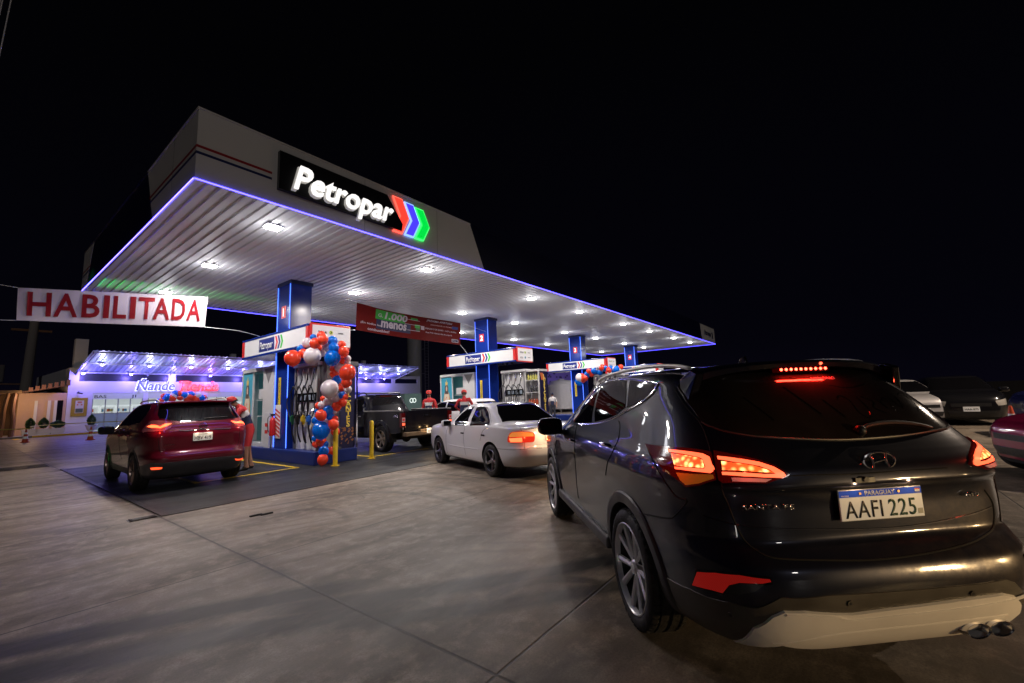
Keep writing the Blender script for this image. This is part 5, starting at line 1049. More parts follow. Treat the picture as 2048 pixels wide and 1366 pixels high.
def mirror_obj(par,c,side,m,s=1,tilt=0):
    # door mirror: rounded shell on a short arm
    k=MB(); n=20; vs=[];pw=.55
    rings=9
    for i in range(rings+1):
        a=-math.pi/2+math.pi*i/rings
        for j in range(n):
            b=2*math.pi*j/n; f=lambda v:math.copysign(abs(v)**pw,v)
            vs.append((c[0]+.085*s*f(math.sin(a))*1.0,c[1]+side*.0+.125*s*f(math.cos(a))*f(math.cos(b)),c[2]+.085*s*f(math.cos(a))*f(math.sin(b))))
    k.add(vs,[(i*n+j,i*n+(j+1)%n,(i+1)*n+(j+1)%n,(i+1)*n+j) for i in range(rings) for j in range(n)])
    o=k.build('door_mirror',m,par,smooth=True)
    k=MB(); k.prism([(c[0]-.087*s,c[1]-.10*s,c[2]-.065*s),(c[0]-.087*s,c[1]+.10*s,c[2]-.065*s),(c[0]-.087*s,c[1]+.105*s,c[2]+.06*s),(c[0]-.087*s,c[1]-.105*s,c[2]+.06*s)],(-.004,0,0)); k.build('mirror_glass',M_gloss,o)
    k=MB(); k.tube([(c[0],c[1]-side*.08*s,c[2]-.05*s),(c[0]+.02,c[1]-side*.24*s,c[2]-.08*s)],.03*s,8); k.build('arm',M_black,o)
    return o
def paint(name,col,metal=.35,rough=.32,dust=.0):
    if name in MT: return MT[name]
    m=mat(name,col,rough,metal=metal*.5,coat=1.0,spec=.08)
    m.node_tree.nodes['Principled BSDF'].inputs['Coat Roughness'].default_value=.025
    nt=m.node_tree; b=nt.nodes['Principled BSDF']; t=nt.nodes.new('ShaderNodeTexCoord')
    if dust:
        sp=nt.nodes.new('ShaderNodeSeparateXYZ'); nt.links.new(t.outputs['Object'],sp.inputs[0])
        n1=noise(nt,t.outputs['Object'],5,7,.7); n2=noise(nt,t.outputs['Object'],60,4,.7)
        low=mrange(nt,sp.outputs[2],.25,1.35,1,.12); rear=mrange(nt,sp.outputs[0],.0,1.3,1,.25)
        f=mathn(nt,'MULTIPLY',mathn(nt,'MULTIPLY',low,rear),mrange(nt,mathn(nt,'ADD',n1,mathn(nt,'MULTIPLY',n2,.3)),.45,.95))
        if name=='paint_charcoal':
            f=mathn(nt,'MULTIPLY',f,mrange(nt,sp.outputs[1],.35,-.75,.06,1)); f=mathn(nt,'MULTIPLY',f,2.2)  # dust weighted to the right, painting in the warm light there
        f=mathn(nt,'MULTIPLY',f,dust)
        nt.links.new(mixc(nt,f,tuple(col),(.20,.15,.10)),b.inputs['Base Color'])
        nt.links.new(mathn(nt,'MULTIPLY_ADD',f,-1.2,1.0),b.inputs['Coat Weight'])
        nt.links.new(mathn(nt,'MULTIPLY_ADD',f,.9,.02),b.inputs['Coat Roughness'])
    return m
def arc_flare(car,m,w=.075,prot=.016,a0=-20,a1=200,r0=None):
    ra=r0 or car.sp['arch']-.006
    for wx,wz in car.sp['wheels']:
        for sd in (1,-1):
            k=MB(); vs=[]; n=40
            for i in range(n+1):
                a=R(lerp(a0,a1,i/n)); 
                for rad,pr in ((ra,-.05),(ra,prot*.8),(ra+.012,prot),(ra+w-.01,prot*.9),(ra+w,prot*.3),(ra+w,-.05)):
                    x=wx+rad*math.cos(a); z=wz+rad*math.sin(a); z=max(z,car.sp['rows'][0][0])
                    y=car.proj((x,sd*1.2,z),Vector((0,-sd,0))).y
                    y=sd*min(abs(y)+pr, 1.2)
                    vs.append((x,y,z))
            k.add(vs,[(i*6+j,i*6+j+1,i*6+j+7,i*6+j+6) for i in range(n) for j in range(5)])
            k.build('wheel_arch_trim',m,car.root,smooth=True)
def plate(par,c,w,h,lines,style,tilt=0,name='number_plate',em=0):
    c=Vector(c); k=MB(); k.box((c.x-.006,c.y-w/2,c.z-h/2),(c.x,c.y+w/2,c.z+h/2)); o=k.build(name,mat('plate_rim',(.5,.5,.5),.35),par,bev=.003)
    b=.004; x=c.x-.0065
    k=MB(); k.prism([(x,c.y-w/2+b,c.z-h/2+b),(x,c.y+w/2-b,c.z-h/2+b),(x,c.y+w/2-b,c.z+h/2-b),(x,c.y-w/2+b,c.z+h/2-b)],(-.001,0,0)); k.build('plate_face',mat('plate_white%g'%em,(.72,.71,.66),.35,em=em),o)
    r=(0,-1,0);u=(0,0,1)
    if style=='merco':
        k=MB(); k.prism([(x-.001,c.y-w/2+b,c.z+h*.26),(x-.001,c.y+w/2-b,c.z+h*.26),(x-.001,c.y+w/2-b,c.z+h/2-b),(x-.001,c.y-w/2+b,c.z+h/2-b)],(-.001,0,0)); k.build('blue_band',mat('plate_blue',(.004,.05,.42),.4,em=.22,emc=(.0,.09,.6),spec=.1),o)
        t=text('lettering','PARAGUAY',M_wtext,(x-.0025,c.y+w*.19,c.z+h*.30),r,u,w=w*.36,h=h*.145,ext=.0005,bold=.03); t.parent=o
        k=MB()
        for i,cc in enumerate((M_red,M_wtext,mat('flagblue',(.01,.05,.4),.4))): pass
        for i,cc in enumerate((M_red,M_wtext,mat('flagblue',(.01,.05,.4),.4))):
            k=MB(); z=c.z+h*.425-i*h*.045; k.prism([(x-.003,c.y-w*.41,z),(x-.003,c.y-w*.47,z),(x-.003,c.y-w*.47,z-h*.045),(x-.003,c.y-w*.41,z-h*.045)],(-.0005,0,0)); k.build('flag_stripe',cc,o)
        t=text('lettering','MERCOSUR',M_wtext,(x-.0025,c.y+w*.47,c.z+h*.29),r,u,w=w*.09,h=h*.04,ext=.0005); t.parent=o
        k=MB()
        for yy in (.25,-.21): k.lathe([(.001,0),(.006,0),(.006,-.004),(.001,-.004)],(x-.002,c.y+w*yy,c.z+h*.37),'x',10)
        k.build('bolt',mat('brass',(.35,.2,.08),.35,metal=1),o)
        gm=mat('plate_green',(.01,.06,.03),.4)
        t=text('lettering',lines[0],M_btext,(x-.0015,c.y+w*.44,c.z-h*.40),r,u,w=w*.44,h=h*.56,ext=.0015,bold=.004,spacing=1.1); t.parent=o
        t=text('lettering',lines[1],gm,(x-.0015,c.y-w*.075,c.z-h*.40),r,u,w=w*.325,h=h*.56,ext=.0015,bold=.004,spacing=1.1); t.parent=o
        k=MB(); k.prism([(x-.0015,c.y-w*.42,c.z-h*.39),(x-.0015,c.y-w*.48,c.z-h*.39),(x-.0015,c.y-w*.48,c.z-h*.22),(x-.0015,c.y-w*.42,c.z-h*.22)],(-.0005,0,0)); k.build('sticker',mat('stk',(.3,.3,.25),.4),o)
    else:
        t=text('lettering',lines[0],M_btext,(x-.0015,c.y+w*.42,c.z-h*.36),r,u,w=w*.84,h=h*.5,ext=.0015,bold=.012); t.parent=o
        t=text('lettering','PARAGUAY',M_btext,(x-.0015,c.y+w*.25,c.z+h*.27),r,u,w=w*.5,h=h*.12,ext=.0015); t.parent=o
    return o
def rear_poly(l,x=0): return [(x,a,b) for a,b in l]
FX=Vector((1,0,0)); LY=Vector((0,-1,0))
M_seam=mat('panel_gap',(.002,.002,.002),.9)
M_lampred=mat('tail_lamp_red',(.05,.001,.001),.08,spec=.6,em=.02,emc=(1,.02,.01))
M_lampdark=mat('tail_lamp_dark',(.08,.004,.004),.08,spec=.6,em=.02,emc=(1,.02,.01))
M_bar=mat('lamp_bar_lit',(1,.15,.08),.3,em=2.3,emc=(1,.11,.04))
M_inner=mat('lamp_core_lit',(1,.5,.1),.3,em=2.2,emc=(1,.40,.06))
M_amber=mat('lamp_amber',(.45,.12,.01),.12,em=.10,emc=(1,.3,.03))
M_clear=mat('lamp_clear',(.5,.45,.45),.12,em=.05)
M_refl=mat('reflector_red',(.25,.004,.006),.12,em=.09,emc=(1,.03,.02))
M_silver=mat('silver_trim',(.78,.74,.69),.40,metal=.15,noise=.14,nscale=4,bump=.03,bscale=30)
M_clad=mat('cladding_dark',(.042,.040,.044),.45,noise=.35,nscale=9,bump=.04,bscale=200)
M_cladr=mat('cladding_dusty',(.060,.052,.042),.5,noise=.5,nscale=5,bump=.03,bscale=200)
# ================================================ near dark SUV
P_sf=paint('paint_charcoal',(.011,.014,.027),.9,.32,dust=.28)
c=Car('suv_dark','suv_car','large dark charcoal SUV in the right foreground with its brake lights on','car',P_sf,M_clad)
r_=c.root
c.wheels('twin',.235,mat('alloy_bright',(.80,.80,.82),.28,metal=.35),.735)
arc_flare(c,M_clad)
M_rg=mat('dusty_rear_glass',(.020,.014,.011),.10,spec=.6,noise=.5,nscale=4)
g=c.tr('rear_glass','rear_window',M_rg,.006)
c.trl('glass_edge','window_seal',mat('seal',(.05,.04,.04),.4),.005,.004,parent=g)
# finger writing in the dust of the rear window
fz=mat('wiped_glass',(.004,.003,.003),.05)
for pts in ([(-.06,1.42),(-.10,1.44),(-.13,1.41),(-.12,1.35),(-.15,1.32),(-.19,1.36),(-.19,1.43)],[(-.22,1.43),(-.26,1.40),(-.23,1.37),(-.27,1.34)],[(-.29,1.42),(-.31,1.36),(-.30,1.39),(-.35,1.42),(-.34,1.35)],[(-.38,1.42),(-.40,1.36),(-.43,1.42),(-.42,1.37)],[(-.46,1.43),(-.51,1.44),(-.52,1.38),(-.48,1.34)],[(-.1,1.50),(-.2,1.48),(-.34,1.50)]):
    c.line('dust_writing',rear_poly([(a,b) for a,b in pts]),FX,fz,.0045,.0035,parent=g)
for pts in ([(.18,1.5),(.10,1.35)],[(.45,1.45),(.38,1.33)],[(.02,1.42),(-.02,1.33)]):
    c.line('dust_streak',rear_poly(pts),FX,fz,.006,.003,parent=g)
for nm in ('lamp_a','lamp_b'):
    L,Rr_=c.tr(nm,'tail_lamp',M_lampred,.010,mirror=True,curve=0)
    if nm=='lamp_a':
        for sub,m in (('bar_a',M_bar),('inner_a',M_inner)): c.tr(sub,'light_bar' if m is M_bar else 'lamp_core',m,.015 if m is M_bar else .013,grid=.03,mirror=Rr_,parent=L)
        c.tr('amber','turn_lens',M_amber,.014,mirror=Rr_,parent=L)
    else:
        c.tr('bar_b1','light_bar',M_bar,.015,grid=.03,mirror=Rr_,parent=L); c.tr('inner_b','lamp_core',M_inner,.013,grid=.03,mirror=Rr_,parent=L); c.tr('reverse','reverse_lens',M_clear,.014,mirror=Rr_,parent=L)
c.tr('reflector','reflector',M_refl,.008,mirror=True); c.tr('vent','bumper_vent',M_black,.006,mirror=True)
c.tr('lower_black','bumper_cladding',M_cladr,.005)
sk_=c.tr('skid','skid_plate',M_silver,.016)
c.line('skid_ridge',rear_poly([(.60,.515),(.40,.50),(.30,.475),(.10,.475),(-.2,.478),(-.45,.49),(-.62,.50)]),FX,M_silver,.007,.014,parent=sk_)
c.line('skid_ridge',rear_poly([(.62,.36),(.45,.40),(.30,.415),(.0,.415),(-.3,.418),(-.5,.42)]),FX,M_silver,.006,.014,parent=sk_)
c.decal('skid_recess',rear_poly([(.22,.300),(.17,.345),(.05,.355),(-.30,.355),(-.36,.34),(-.38,.305)]),FX,mat('recess_dark',(.10,.08,.06),.5),.019,parent=sk_)
for sg_ in (1,-1):
    c.decal('reflector_frame',[(a[0],(a[1]+(.008 if i in(0,10,9) else -.006 if i in (3,4) else 0))*sg_,a[2]+(.010 if i<4 else -.010)) for i,a in enumerate(TR['suv_dark']['reflector'][1])],(.85,-.53*sg_,0),M_gloss,.004)
for q in ('sensor1','sensor2','sensor3'):
    p=c.cen(q); n=Vector(TR['suv_dark'][q][0]); k=MB(); k.tube([p-n*.005,p+n*.010],.013,14); o=k.build('parking_sensor',M_cladr,r_,smooth=True); k=MB(); k.tube([p+n*.0,p+n*.0105],.007,12); k.build('sensor_eye',M_black,o)
c.trl('gate_seam','tailgate_gap',M_seam,.0045,.0); 
c.line('tailgate_gap',[(.2,-a[1]-.0,a[2]) for a in TR['suv_dark']['gate_seam'][1][:5]],FX,M_seam,.004)
c.trl('gate_top_seam','tailgate_gap',M_seam,.0035)
c.trl('crease','tailgate_crease',M_chrome if 0 else M_seam,.003)
c.trl('bumper_crease','tailgate_crease',P_sf,.004)
# number plate recess lamps, plate, badge, emblem
pc=c.cen('plate'); plate(r_,(pc.x-.012,pc.y,pc.z),.435,.142,('AAFI','225'),'merco',em=.10)
for dy in (.13,-.15):
    k=MB(); k.box((pc.x-.02,pc.y+dy-.03,1.045),(pc.x+.01,pc.y+dy+.03,1.06)); o=k.build('plate_lamp',mat('plate_lamp',(1,.8,.5),.4,em=.8,emc=(1,.6,.3)),r_)
    l=lamp('plate_lamp_light','POINT',(0,0,0),.22,(1,.62,.33),.008); l.parent=r_; l.location=(pc.x-.035,pc.y+dy,1.035)
p=c.cen('logo'); e_=MB(); n=Vector((-1,0,.08)).normalized()
def el(a,rx,rz,dx=0): return (p.x-.012-dx-abs(math.cos(a))*0,p.y-rx*math.cos(a),p.z+rz*math.sin(a))
e_.tube([el(a*math.pi/18,.082,.042) for a in range(36)],.0075,8,closed=True)
e_.tube(cr_spline([(p.x-.014,p.y+.048,p.z+.028),(p.x-.014,p.y+.034,p.z-.002),(p.x-.014,p.y+.036,p.z-.034)],4),.007,8)
e_.tube(cr_spline([(p.x-.014,p.y-.036,p.z+.034),(p.x-.014,p.y-.034,p.z+.002),(p.x-.014,p.y-.048,p.z-.028)],4),.007,8)
e_.tube(cr_spline([(p.x-.014,p.y+.036,p.z-.008),(p.x-.014,p.y+.0,p.z+.0),(p.x-.014,p.y-.036,p.z+.008)],4),.006,8)
e_.build('emblem',M_chrome,r_,smooth=True)
nm=TR['suv_dark']['name'][1]; t=text('lettering','SANTA FE',M_chrome,(nm[0][0]-.02,nm[0][1],nm[0][2]-.004),(nm[1][0]-nm[0][0],nm[1][1]-nm[0][1],0),(0,0,1),w=.235,h=.024,ext=.003,bold=.01); t.parent=r_
nm=TR['suv_dark']['badge'][1]; t=text('lettering','4WD',M_chrome,(nm[0][0]-.014,nm[0][1],nm[0][2]-.006),(nm[1][0]-nm[0][0],nm[1][1]-nm[0][1],0),(0,0,1),w=.085,h=.022,ext=.003,bold=.01); t.parent=r_
k=MB(); q=c.cen('lock'); k.tube([(q.x-.02,q.y,q.z-.015),(q.x+.005,q.y,q.z-.015)],.012,12); k.box((q.x-.012,q.y-.05,q.z-.03),(q.x,q.y+.05,q.z-.008)); k.build('gate_handle',M_black,r_)
# spoiler with high brake light, wiper
k=MB(); vs=[]
ny=28
for i in range(ny+1):
    y=lerp(.62,-.62,i/ny); e=abs(y/.62); xb=.46+.10*e**3; zt=1.660-.030*e**2-.02*e**6; 
    vs+=[(xb+.38,y*.93,zt+.010),(xb+.12,y,zt+.004),(xb+.02,y,zt-.004),(xb,y,zt-.020),(xb+.012,y,zt-.045-.02*e**4),(xb+.06,y,zt-.055-.03*e**6),(xb+.38,y*.93,zt-.07)]
k.add(vs,[(i*7+j,i*7+(j+1)%7,(i+1)*7+(j+1)%7,(i+1)*7+j) for i in range(ny) for j in range(7)]+[tuple(range(7)),tuple(ny*7+j for j in range(6,-1,-1))])
spo=k.build('spoiler',P_sf,r_,smooth=True)
for sg_ in (1,-1): k=MB(); k.prism([(.49,.645*sg_,1.60),(.56,.645*sg_,1.625),(.68,.66*sg_,1.57),(.62,.69*sg_,1.45),(.54,.69*sg_,1.43)],(0,-.05*sg_,0)); k.build('spoiler_wing',M_gloss,spo,bev=.008)
k=MB(); k.box((.468,-.16,1.588),(.52,.16,1.616)); hb=k.build('brake_lamp',M_lampred,spo,bev=.004)
k=MB()
for i in range(10): y=.140-i*.031; k.sphere((.467,y,1.602),.0085,8,(.6,1.1,1))
k.build('brake_led',mat('brake_led',(1,.1,.05),.3,em=14,emc=(1,.06,.03)),hb)
l=bpy.data.lights.new('brake_lamp_light','AREA'); l.shape='RECTANGLE'; l.size=.30; l.size_y=.012; l.energy=1.5; l.color=(1,.02,.01); o=bpy.data.objects.new('brake_lamp_light',l); COL.objects.link(o); o.parent=r_; o.location=(.462,0,1.586); o.rotation_euler=(0,R(25),R(90))
o.rotation_euler=Matrix(((0,-.943,.331),(1,0,0),(0,.331,.943))).to_euler()
t=text('sticker','NEYONG',mat('stick_red',(.5,.05,.05),.5,em=.45,emc=(1,.1,.08)),(.455,-.03,1.535),(0,-1,0),(.45,0,.9),w=.15,h=.018,ext=.001,bold=.02); t.parent=g
for j in range(2):
    t=text('sticker','servicios y repuestos',mat('stick_red',(0,0,0)),(.448-j*.012,-.035,1.515-j*.018),(0,-1,0),(.45,0,.9),w=.13,h=.007,ext=.001); t.parent=g
for nm_,pw,col in (('lamp_a',.55,(1,.05,.02)),('lamp_b',.7,(1,.07,.03))):
    q=c.cen(nm_); n=Vector(TR['suv_dark'][nm_][0])
    for sg_ in (1,-1):
        l=lamp('tail_lamp_light','POINT',(0,0,0),pw,col,.012); l.parent=r_; w_=q+n*.13; l.location=(w_.x,w_.y*sg_,w_.z)
w=TR['suv_dark']['wiper'][1]; c.line('rear_wiper',w,FX,M_black,.011,.018,taper=True); k=MB(); k.sphere((w[0][0]-.02,w[0][1],w[0][2]),.028,12); k.build('wiper_pivot',M_black,r_,smooth=True)
# side glass
for nm_ in ('front_glass','rear_door_glass','quarter_glass'): c.tr(nm_,'side_window',M_glass,.004,mirror=True)
c.trl('belt_chrome','window_chrome',M_chrome,.0065,.004,mirror=True); c.trl('top_chrome','window_chrome',M_chrome,.0045,.004,mirror=True)
for nm_ in ('door_seam_r','door_seam_m','door_seam_f','bump_seam'): c.trl(nm_,'door_gap',M_seam,.0045,0,mirror=True)
for nm_ in ('handle_r','handle_f'):
    q=c.cen(nm_)
    for sg_ in (1,-1):
        k=MB(); k.tube(cr_spline([(q.x-.11,(q.y+.0)*sg_,q.z-.005),(q.x-.05,(q.y+.032)*sg_,q.z+.003),(q.x+.05,(q.y+.032)*sg_,q.z),(q.x+.10,(q.y+.0)*sg_,q.z-.01)],5),[.010]+[.014]*14+[.010],8); k.build('door_handle',M_chrome,r_,smooth=True)
for sg_ in (1,-1):
    mirror_obj(r_,(3.02,1.06*sg_,1.165),sg_,M_gloss,1.12)
    k=MB(); k.tube(cr_spline([(2.55,.60*sg_,1.635),(2.3,.615*sg_,1.668),(1.8,.62*sg_,1.69),(1.2,.615*sg_,1.69),(.82,.60*sg_,1.665),(.66,.585*sg_,1.635)],5),[.006]+[.014]*24+[.006],8); k.build('roof_rail',M_silver,r_,smooth=True)
k=MB(); k.prism([(.96,-.006,1.66),(1.12,-.006,1.66),(1.02,-.006,1.725),(.985,-.006,1.73)],(0,.012,0)); k.build('fin_antenna',M_gloss,r_,bev=.003)
# twin exhaust tips, right side
k=MB()
for y in (-.33,-.45):
    P_=[]; 
    for rr_,xx in ((.048,.20),(.054,.0),(.050,-.014),(.043,-.010),(.040,.10)): P_.append((rr_,xx))
    b0=len(k.v); k.lathe(P_,(.045,y,.365),'x',20)
    for i in range(b0,len(k.v)):
        v=k.v[i]; k.v[i]=(v[0],y+(v[1]-y)*1.25,.365+(v[2]-.365)*.66)
k.build('exhaust_tip',M_chrome,r_,smooth=True)
k=MB(); k.box((1.48,.86,.33),(3.3,.945,.42)); k.box((1.48,-.945,.33),(3.3,-.86,.42)); k.build('sill_trim',M_clad,r_,bev=.02)
# ================================================ red SUV
P_bu=paint('paint_burgundy',(.11,.003,.014),.15,.28,dust=.10)
c=Car('suv_red','suv_car','burgundy red SUV parked at the first pump island with lit tail lamps','car',P_bu,M_clad); r_=c.root
c.wheels('ten',.225,mat('rim_bronze',(.35,.27,.25),.3,metal=1)); arc_flare(c,M_clad,.05,.010)
c.tr('rear_glass','rear_window',M_glass,.005)
M_lg=mat('lamp_lit_mid',(1,.15,.05),.3,em=5,emc=(1,.09,.025))
M_lclear=mat('lamp_shell_pink',(.30,.08,.08),.1,spec=.6)
L=c.tr('lamp_l','tail_lamp',M_lclear,.010); c.tr('glow_l','light_bar',M_lg,.015,grid=.03,parent=L)
L=c.tr('lamp_r','tail_lamp',M_lclear,.010); c.tr('glow_r','light_bar',M_lg,.015,grid=.03,parent=L)
for sg_ in (1,-1):
    l=lamp('tail_lamp_light','POINT',(0,0,0),1.2,(1,.06,.02),.012); l.parent=r_; l.location=(.08,.72*sg_,1.2)
pc=c.cen('plate'); plate(r_,(pc.x-.01,0,.985),.33,.155,('HBV 419',),'old',em=.12); 
for dy in (.1,-.1):
    l=lamp('plate_lamp_light','POINT',(0,0,0),.5,(1,.75,.5),.02); l.parent=r_; l.location=(pc.x-.06,dy,1.09)
c.trl('chrome','tailgate_chrome',M_chrome,.010,.004); c.tr('black_low','bumper_cladding',M_clad,.006)
c.tr('refl_l','reflector',mat('refl_lit',(.8,.1,.05),.2,em=2.2,emc=(1,.08,.02)),.012); c.tr('refl_r','reflector',MT['refl_lit'],.012)
p=Vector((.105,0,1.19)); k=MB(); k.tube([(p.x-.012,.062*math.cos(a*math.pi/12),p.z+.055*math.sin(a*math.pi/12)) for a in range(24)],.008,8,closed=True); k.box((p.x-.022,-.075,p.z-.011),(p.x-.006,.075,p.z+.011)); k.build('emblem',M_chrome,r_,smooth=False)
t=text('lettering','X-TRAIL',M_chrome,(.075,.60,.865),(0,-1,0),(0,0,1),w=.16,h=.022,ext=.004); t.parent=r_
c.trl('seam','tailgate_gap',M_seam,.004); c.trl('wiper','rear_wiper',M_black,.010,.014)
c.line('tailgate_gap',[(.3,-.66,1.08),(.3,-.66,.9),(.3,-.63,.74),(.3,-.5,.68),(.3,-.3,.67)],FX,M_seam,.004)
c.tr('side_glass','side_window',M_glass,.004,mirror=True); c.trl('seam_d1','door_gap',M_seam,.003,mirror=True)
c.line('door_gap',[(1.45,1.2,1.2),(1.45,1.2,.9),(1.30,1.2,.75),(1.38,1.2,.55)],LY,M_seam,.003)
for q in ((2.2,1.03),(1.3,1.05)):
    for sg_ in (1,-1):
        k=MB(); k.tube([(q[0]-.09,.925*sg_,q[1]),(q[0]-.04,.95*sg_,q[1]),(q[0]+.04,.95*sg_,q[1]),(q[0]+.09,.925*sg_,q[1])],.014,8); k.build('door_handle',P_bu,r_,smooth=True)
for sg_ in (1,-1):
    mirror_obj(r_,(2.95,1.05*sg_,1.14),sg_,M_gloss,1.1)
    k=MB(); k.tube(cr_spline([(2.4,.58*sg_,1.69),(2.2,.60*sg_,1.735),(1.5,.61*sg_,1.755),(.95,.60*sg_,1.745),(.75,.585*sg_,1.70)],5),[.008]+[.016]*19+[.008],8); k.build('roof_rail',M_silver,r_,smooth=True)
k=MB(); vs=[]
for i in range(21):
    y=lerp(.64,-.64,i/20); e=abs(y/.64); xb=.40+.08*e**3; zt=1.705-.02*e**2
    vs+=[(xb+.35,y*.94,zt+.006),(xb+.02,y,zt),(xb,y,zt-.02),(xb+.02,y,zt-.04),(xb+.35,y*.94,zt-.05)]
k.add(vs,[(i*5+j,i*5+(j+1)%5,(i+1)*5+(j+1)%5,(i+1)*5+j) for i in range(20) for j in range(5)]+[tuple(range(5)),tuple(100+j for j in range(4,-1,-1))]); k.build('spoiler',P_bu,r_,smooth=True)
# ================================================ white sedan
P_wh=paint('paint_white',(.76,.75,.78),.0,.35,dust=.12)
c=Car('sedan','sedan_car','white four door sedan with its left tail lamp lit, waiting behind the black pickup','car',P_wh); r_=c.root
c.wheels('five',.20,mat('rim_grey',(.30,.30,.32),.3,metal=1))
c.tr('rear_glass','rear_window',M_glass,.004); c.tr('door_glass_f','side_window',M_glass,.004,mirror=True); c.tr('door_glass_r','side_window',M_glass,.004,mirror=True)
L,L2=c.tr('lamp_l','tail_lamp',mat('lamp_red2',(.35,.02,.015),.12,em=.35,emc=(1,.06,.02)),.010,mirror=True,curve=3)
c.tr('lamp_amber','turn_lens',mat('amber2',(.6,.2,.03),.12,em=.55,emc=(1,.3,.06)),.014,mirror=L2,parent=L)
c.tr('lamp_lit','lit_lens',mat('lit2',(1,.2,.08),.2,em=2.1,emc=(1,.17,.05)),.016,mirror=L2,parent=L)
for nm_ in ('trunk_seam','bumper_seam','seam_m','seam_r','seam_f'): c.trl(nm_,'panel_gap',M_seam,.003,0,mirror=nm_!='bumper_seam')
c.line('panel_gap',[(.2,.58,.93),(.2,.3,.935),(.2,0,.94),(.2,-.3,.935),(.2,-.58,.93)],FX,M_seam,.003)
c.trl('moulding','side_moulding',P_wh,.010,.0,mirror=True)
for q in ((2.08,.76),(1.18,.76)):
    for sg_ in (1,-1):
        k=MB(); k.box((q[0]-.06,.838*sg_,q[1]-.015),(q[0]+.06,.860*sg_,q[1]+.015)); k.build('door_handle',M_black,r_,bev=.004)
for sg_ in (1,-1): mirror_obj(r_,(2.72,.93*sg_,.955),sg_,P_wh,.85)
t=text('lettering','COROLLA',M_black,(.085,.56,.89),(0,-1,0),(0,0,1),w=.17,h=.020,ext=.006); t.parent=r_
plate(r_,(.05,0,.76),.33,.155,('OAJ 538',),'old',em=.3)
for dy in (.12,-.12):
    l=lamp('plate_lamp_light','POINT',(0,0,0),5,(1,.68,.36),.015); l.parent=r_; l.location=(-.13,dy*2,.84)
l=lamp('tail_lamp_light','POINT',(0,0,0),1.3,(1,.14,.04),.012); l.parent=r_; l.location=(-.05,.62,.75)
k=MB(); k.tube(cr_spline([(2.40,.62,1.27),(2.0,.655,1.31),(1.7,.65,1.32),(1.4,.64,1.30),(1.15,.69,1.15)],5),.006,6); k.build('drip_rail',P_wh,r_)
# ================================================ black pickup
P_bk=paint('paint_black',(.002,.002,.006),.0,.3,dust=.10)
for n_ in P_bk.node_tree.nodes['Principled BSDF'].inputs['Coat Weight'].links: P_bk.node_tree.links.remove(n_)
P_bk.node_tree.nodes['Principled BSDF'].inputs['Coat Weight'].default_value=.35
c=Car('pickup','pickup_truck','black double cab pickup with red tail lamps beyond the balloons','pickup',P_bk); r_=c.root
c.wheels('six',.26,mat('rim_dusty',(.40,.34,.29),.4,metal=.8))
c.tr('cab_glass','rear_window',M_glass,.004); c.decal('side_window',[(3.75,1.2,1.22),(3.35,1.2,1.56),(3.0,1.2,1.62),(2.95,1.2,1.22)],LY,M_glass,.004,mirror=True); c.decal('side_window',[(2.85,1.2,1.22),(2.9,1.2,1.62),(2.45,1.2,1.62),(2.28,1.2,1.45),(2.22,1.2,1.22)],LY,M_glass,.004,mirror=True)
wx,wz=1.12,.38; ra=.48
def side_poly(y):
    pts=[(.05,y,.58),(.02,y,.8),(.02,y,1.19),(2.08,y,1.22),(2.08,y,.45)]
    a0=math.asin((.45-wz)/ra); pts+=[(wx+ra*math.cos(a),y,wz+ra*math.sin(a)) for a in [lerp(a0,math.pi-math.asin((.55-wz)/ra),i/16) for i in range(17)]]+[(.35,y,.55)]
    return pts
for sg_ in (1,-1):
    k=MB(); k.prism(side_poly(.925*sg_),(0,-.07*sg_,0)); k.build('bed_side',P_bk,r_,bev=.012)
    k=MB(); k.box((.02,.86*sg_,1.20),(2.08,.935*sg_,1.235)); k.build('bed_rail',mat('rail_grey',(.25,.24,.24),.4,metal=.5),r_,bev=.008)
    k=MB(); vs=[]
    for i in range(25):
        a=R(lerp(-5,185,i/24))
        for rad,pr in ((.47,-.03),(.47,.045),(.50,.05),(.56,.02),(.58,-.01)): vs.append((wx+rad*math.cos(a),(.925+pr)*sg_,wz+rad*math.sin(a)))
    k.add(vs,[(i*5+j,i*5+j+1,i*5+j+6,i*5+j+5) for i in range(24) for j in range(4)]); k.build('wheel_arch_trim',P_bk,r_,smooth=True)
    k=MB(); k.box((-.012,.80*sg_,.74),(.10,.932*sg_,1.15)); L=k.build('tail_lamp',M_lampred,r_,bev=.012)
    k=MB(); k.box((-.018,.815*sg_,.90),(-.010,.915*sg_,1.02)); k.build('reverse_lens',M_clear,L,bev=.003)
    k=MB(); k.box((-.020,.83*sg_,.925),(-.016,.90*sg_,.995)); k.build('lens_ring',M_red,L)
    k=MB(); k.box((-.018,.82*sg_,.80),(-.010,.91*sg_,.87)); k.build('light_bar',mat('lamp_lit_low',(1,.2,.1),.3,em=1.2,emc=(1,.12,.05)),L)
    mirror_obj(r_,(3.6,1.08*sg_,1.22),sg_,P_bk,1.1)
k=MB(); k.box((.03,-.795,.62),(.10,.795,1.215)); tg=k.build('tailgate',P_bk,r_,bev=.012)
k=MB(); k.box((.012,-.14,1.02),(.03,.14,1.12)); k.build('handle',M_gloss,tg,bev=.006)
k=MB(); k.box((.018,-.7,.70),(.032,.7,.74)); k.build('ridge',P_bk,tg,bev=.004)
k=MB(); k.box((-.13,-.86,.48),(.06,.86,.60)); k.box((-.10,-.35,.52),(.02,.35,.66)); k.build('rear_bumper',mat('bumper_dusty',(.20,.14,.09),.45,metal=.5,noise=.5,nscale=7),r_,bev=.02)
plate(r_,(-.145,-.02,.60),.35,.15,('XFT 205',),'old',em=.5)
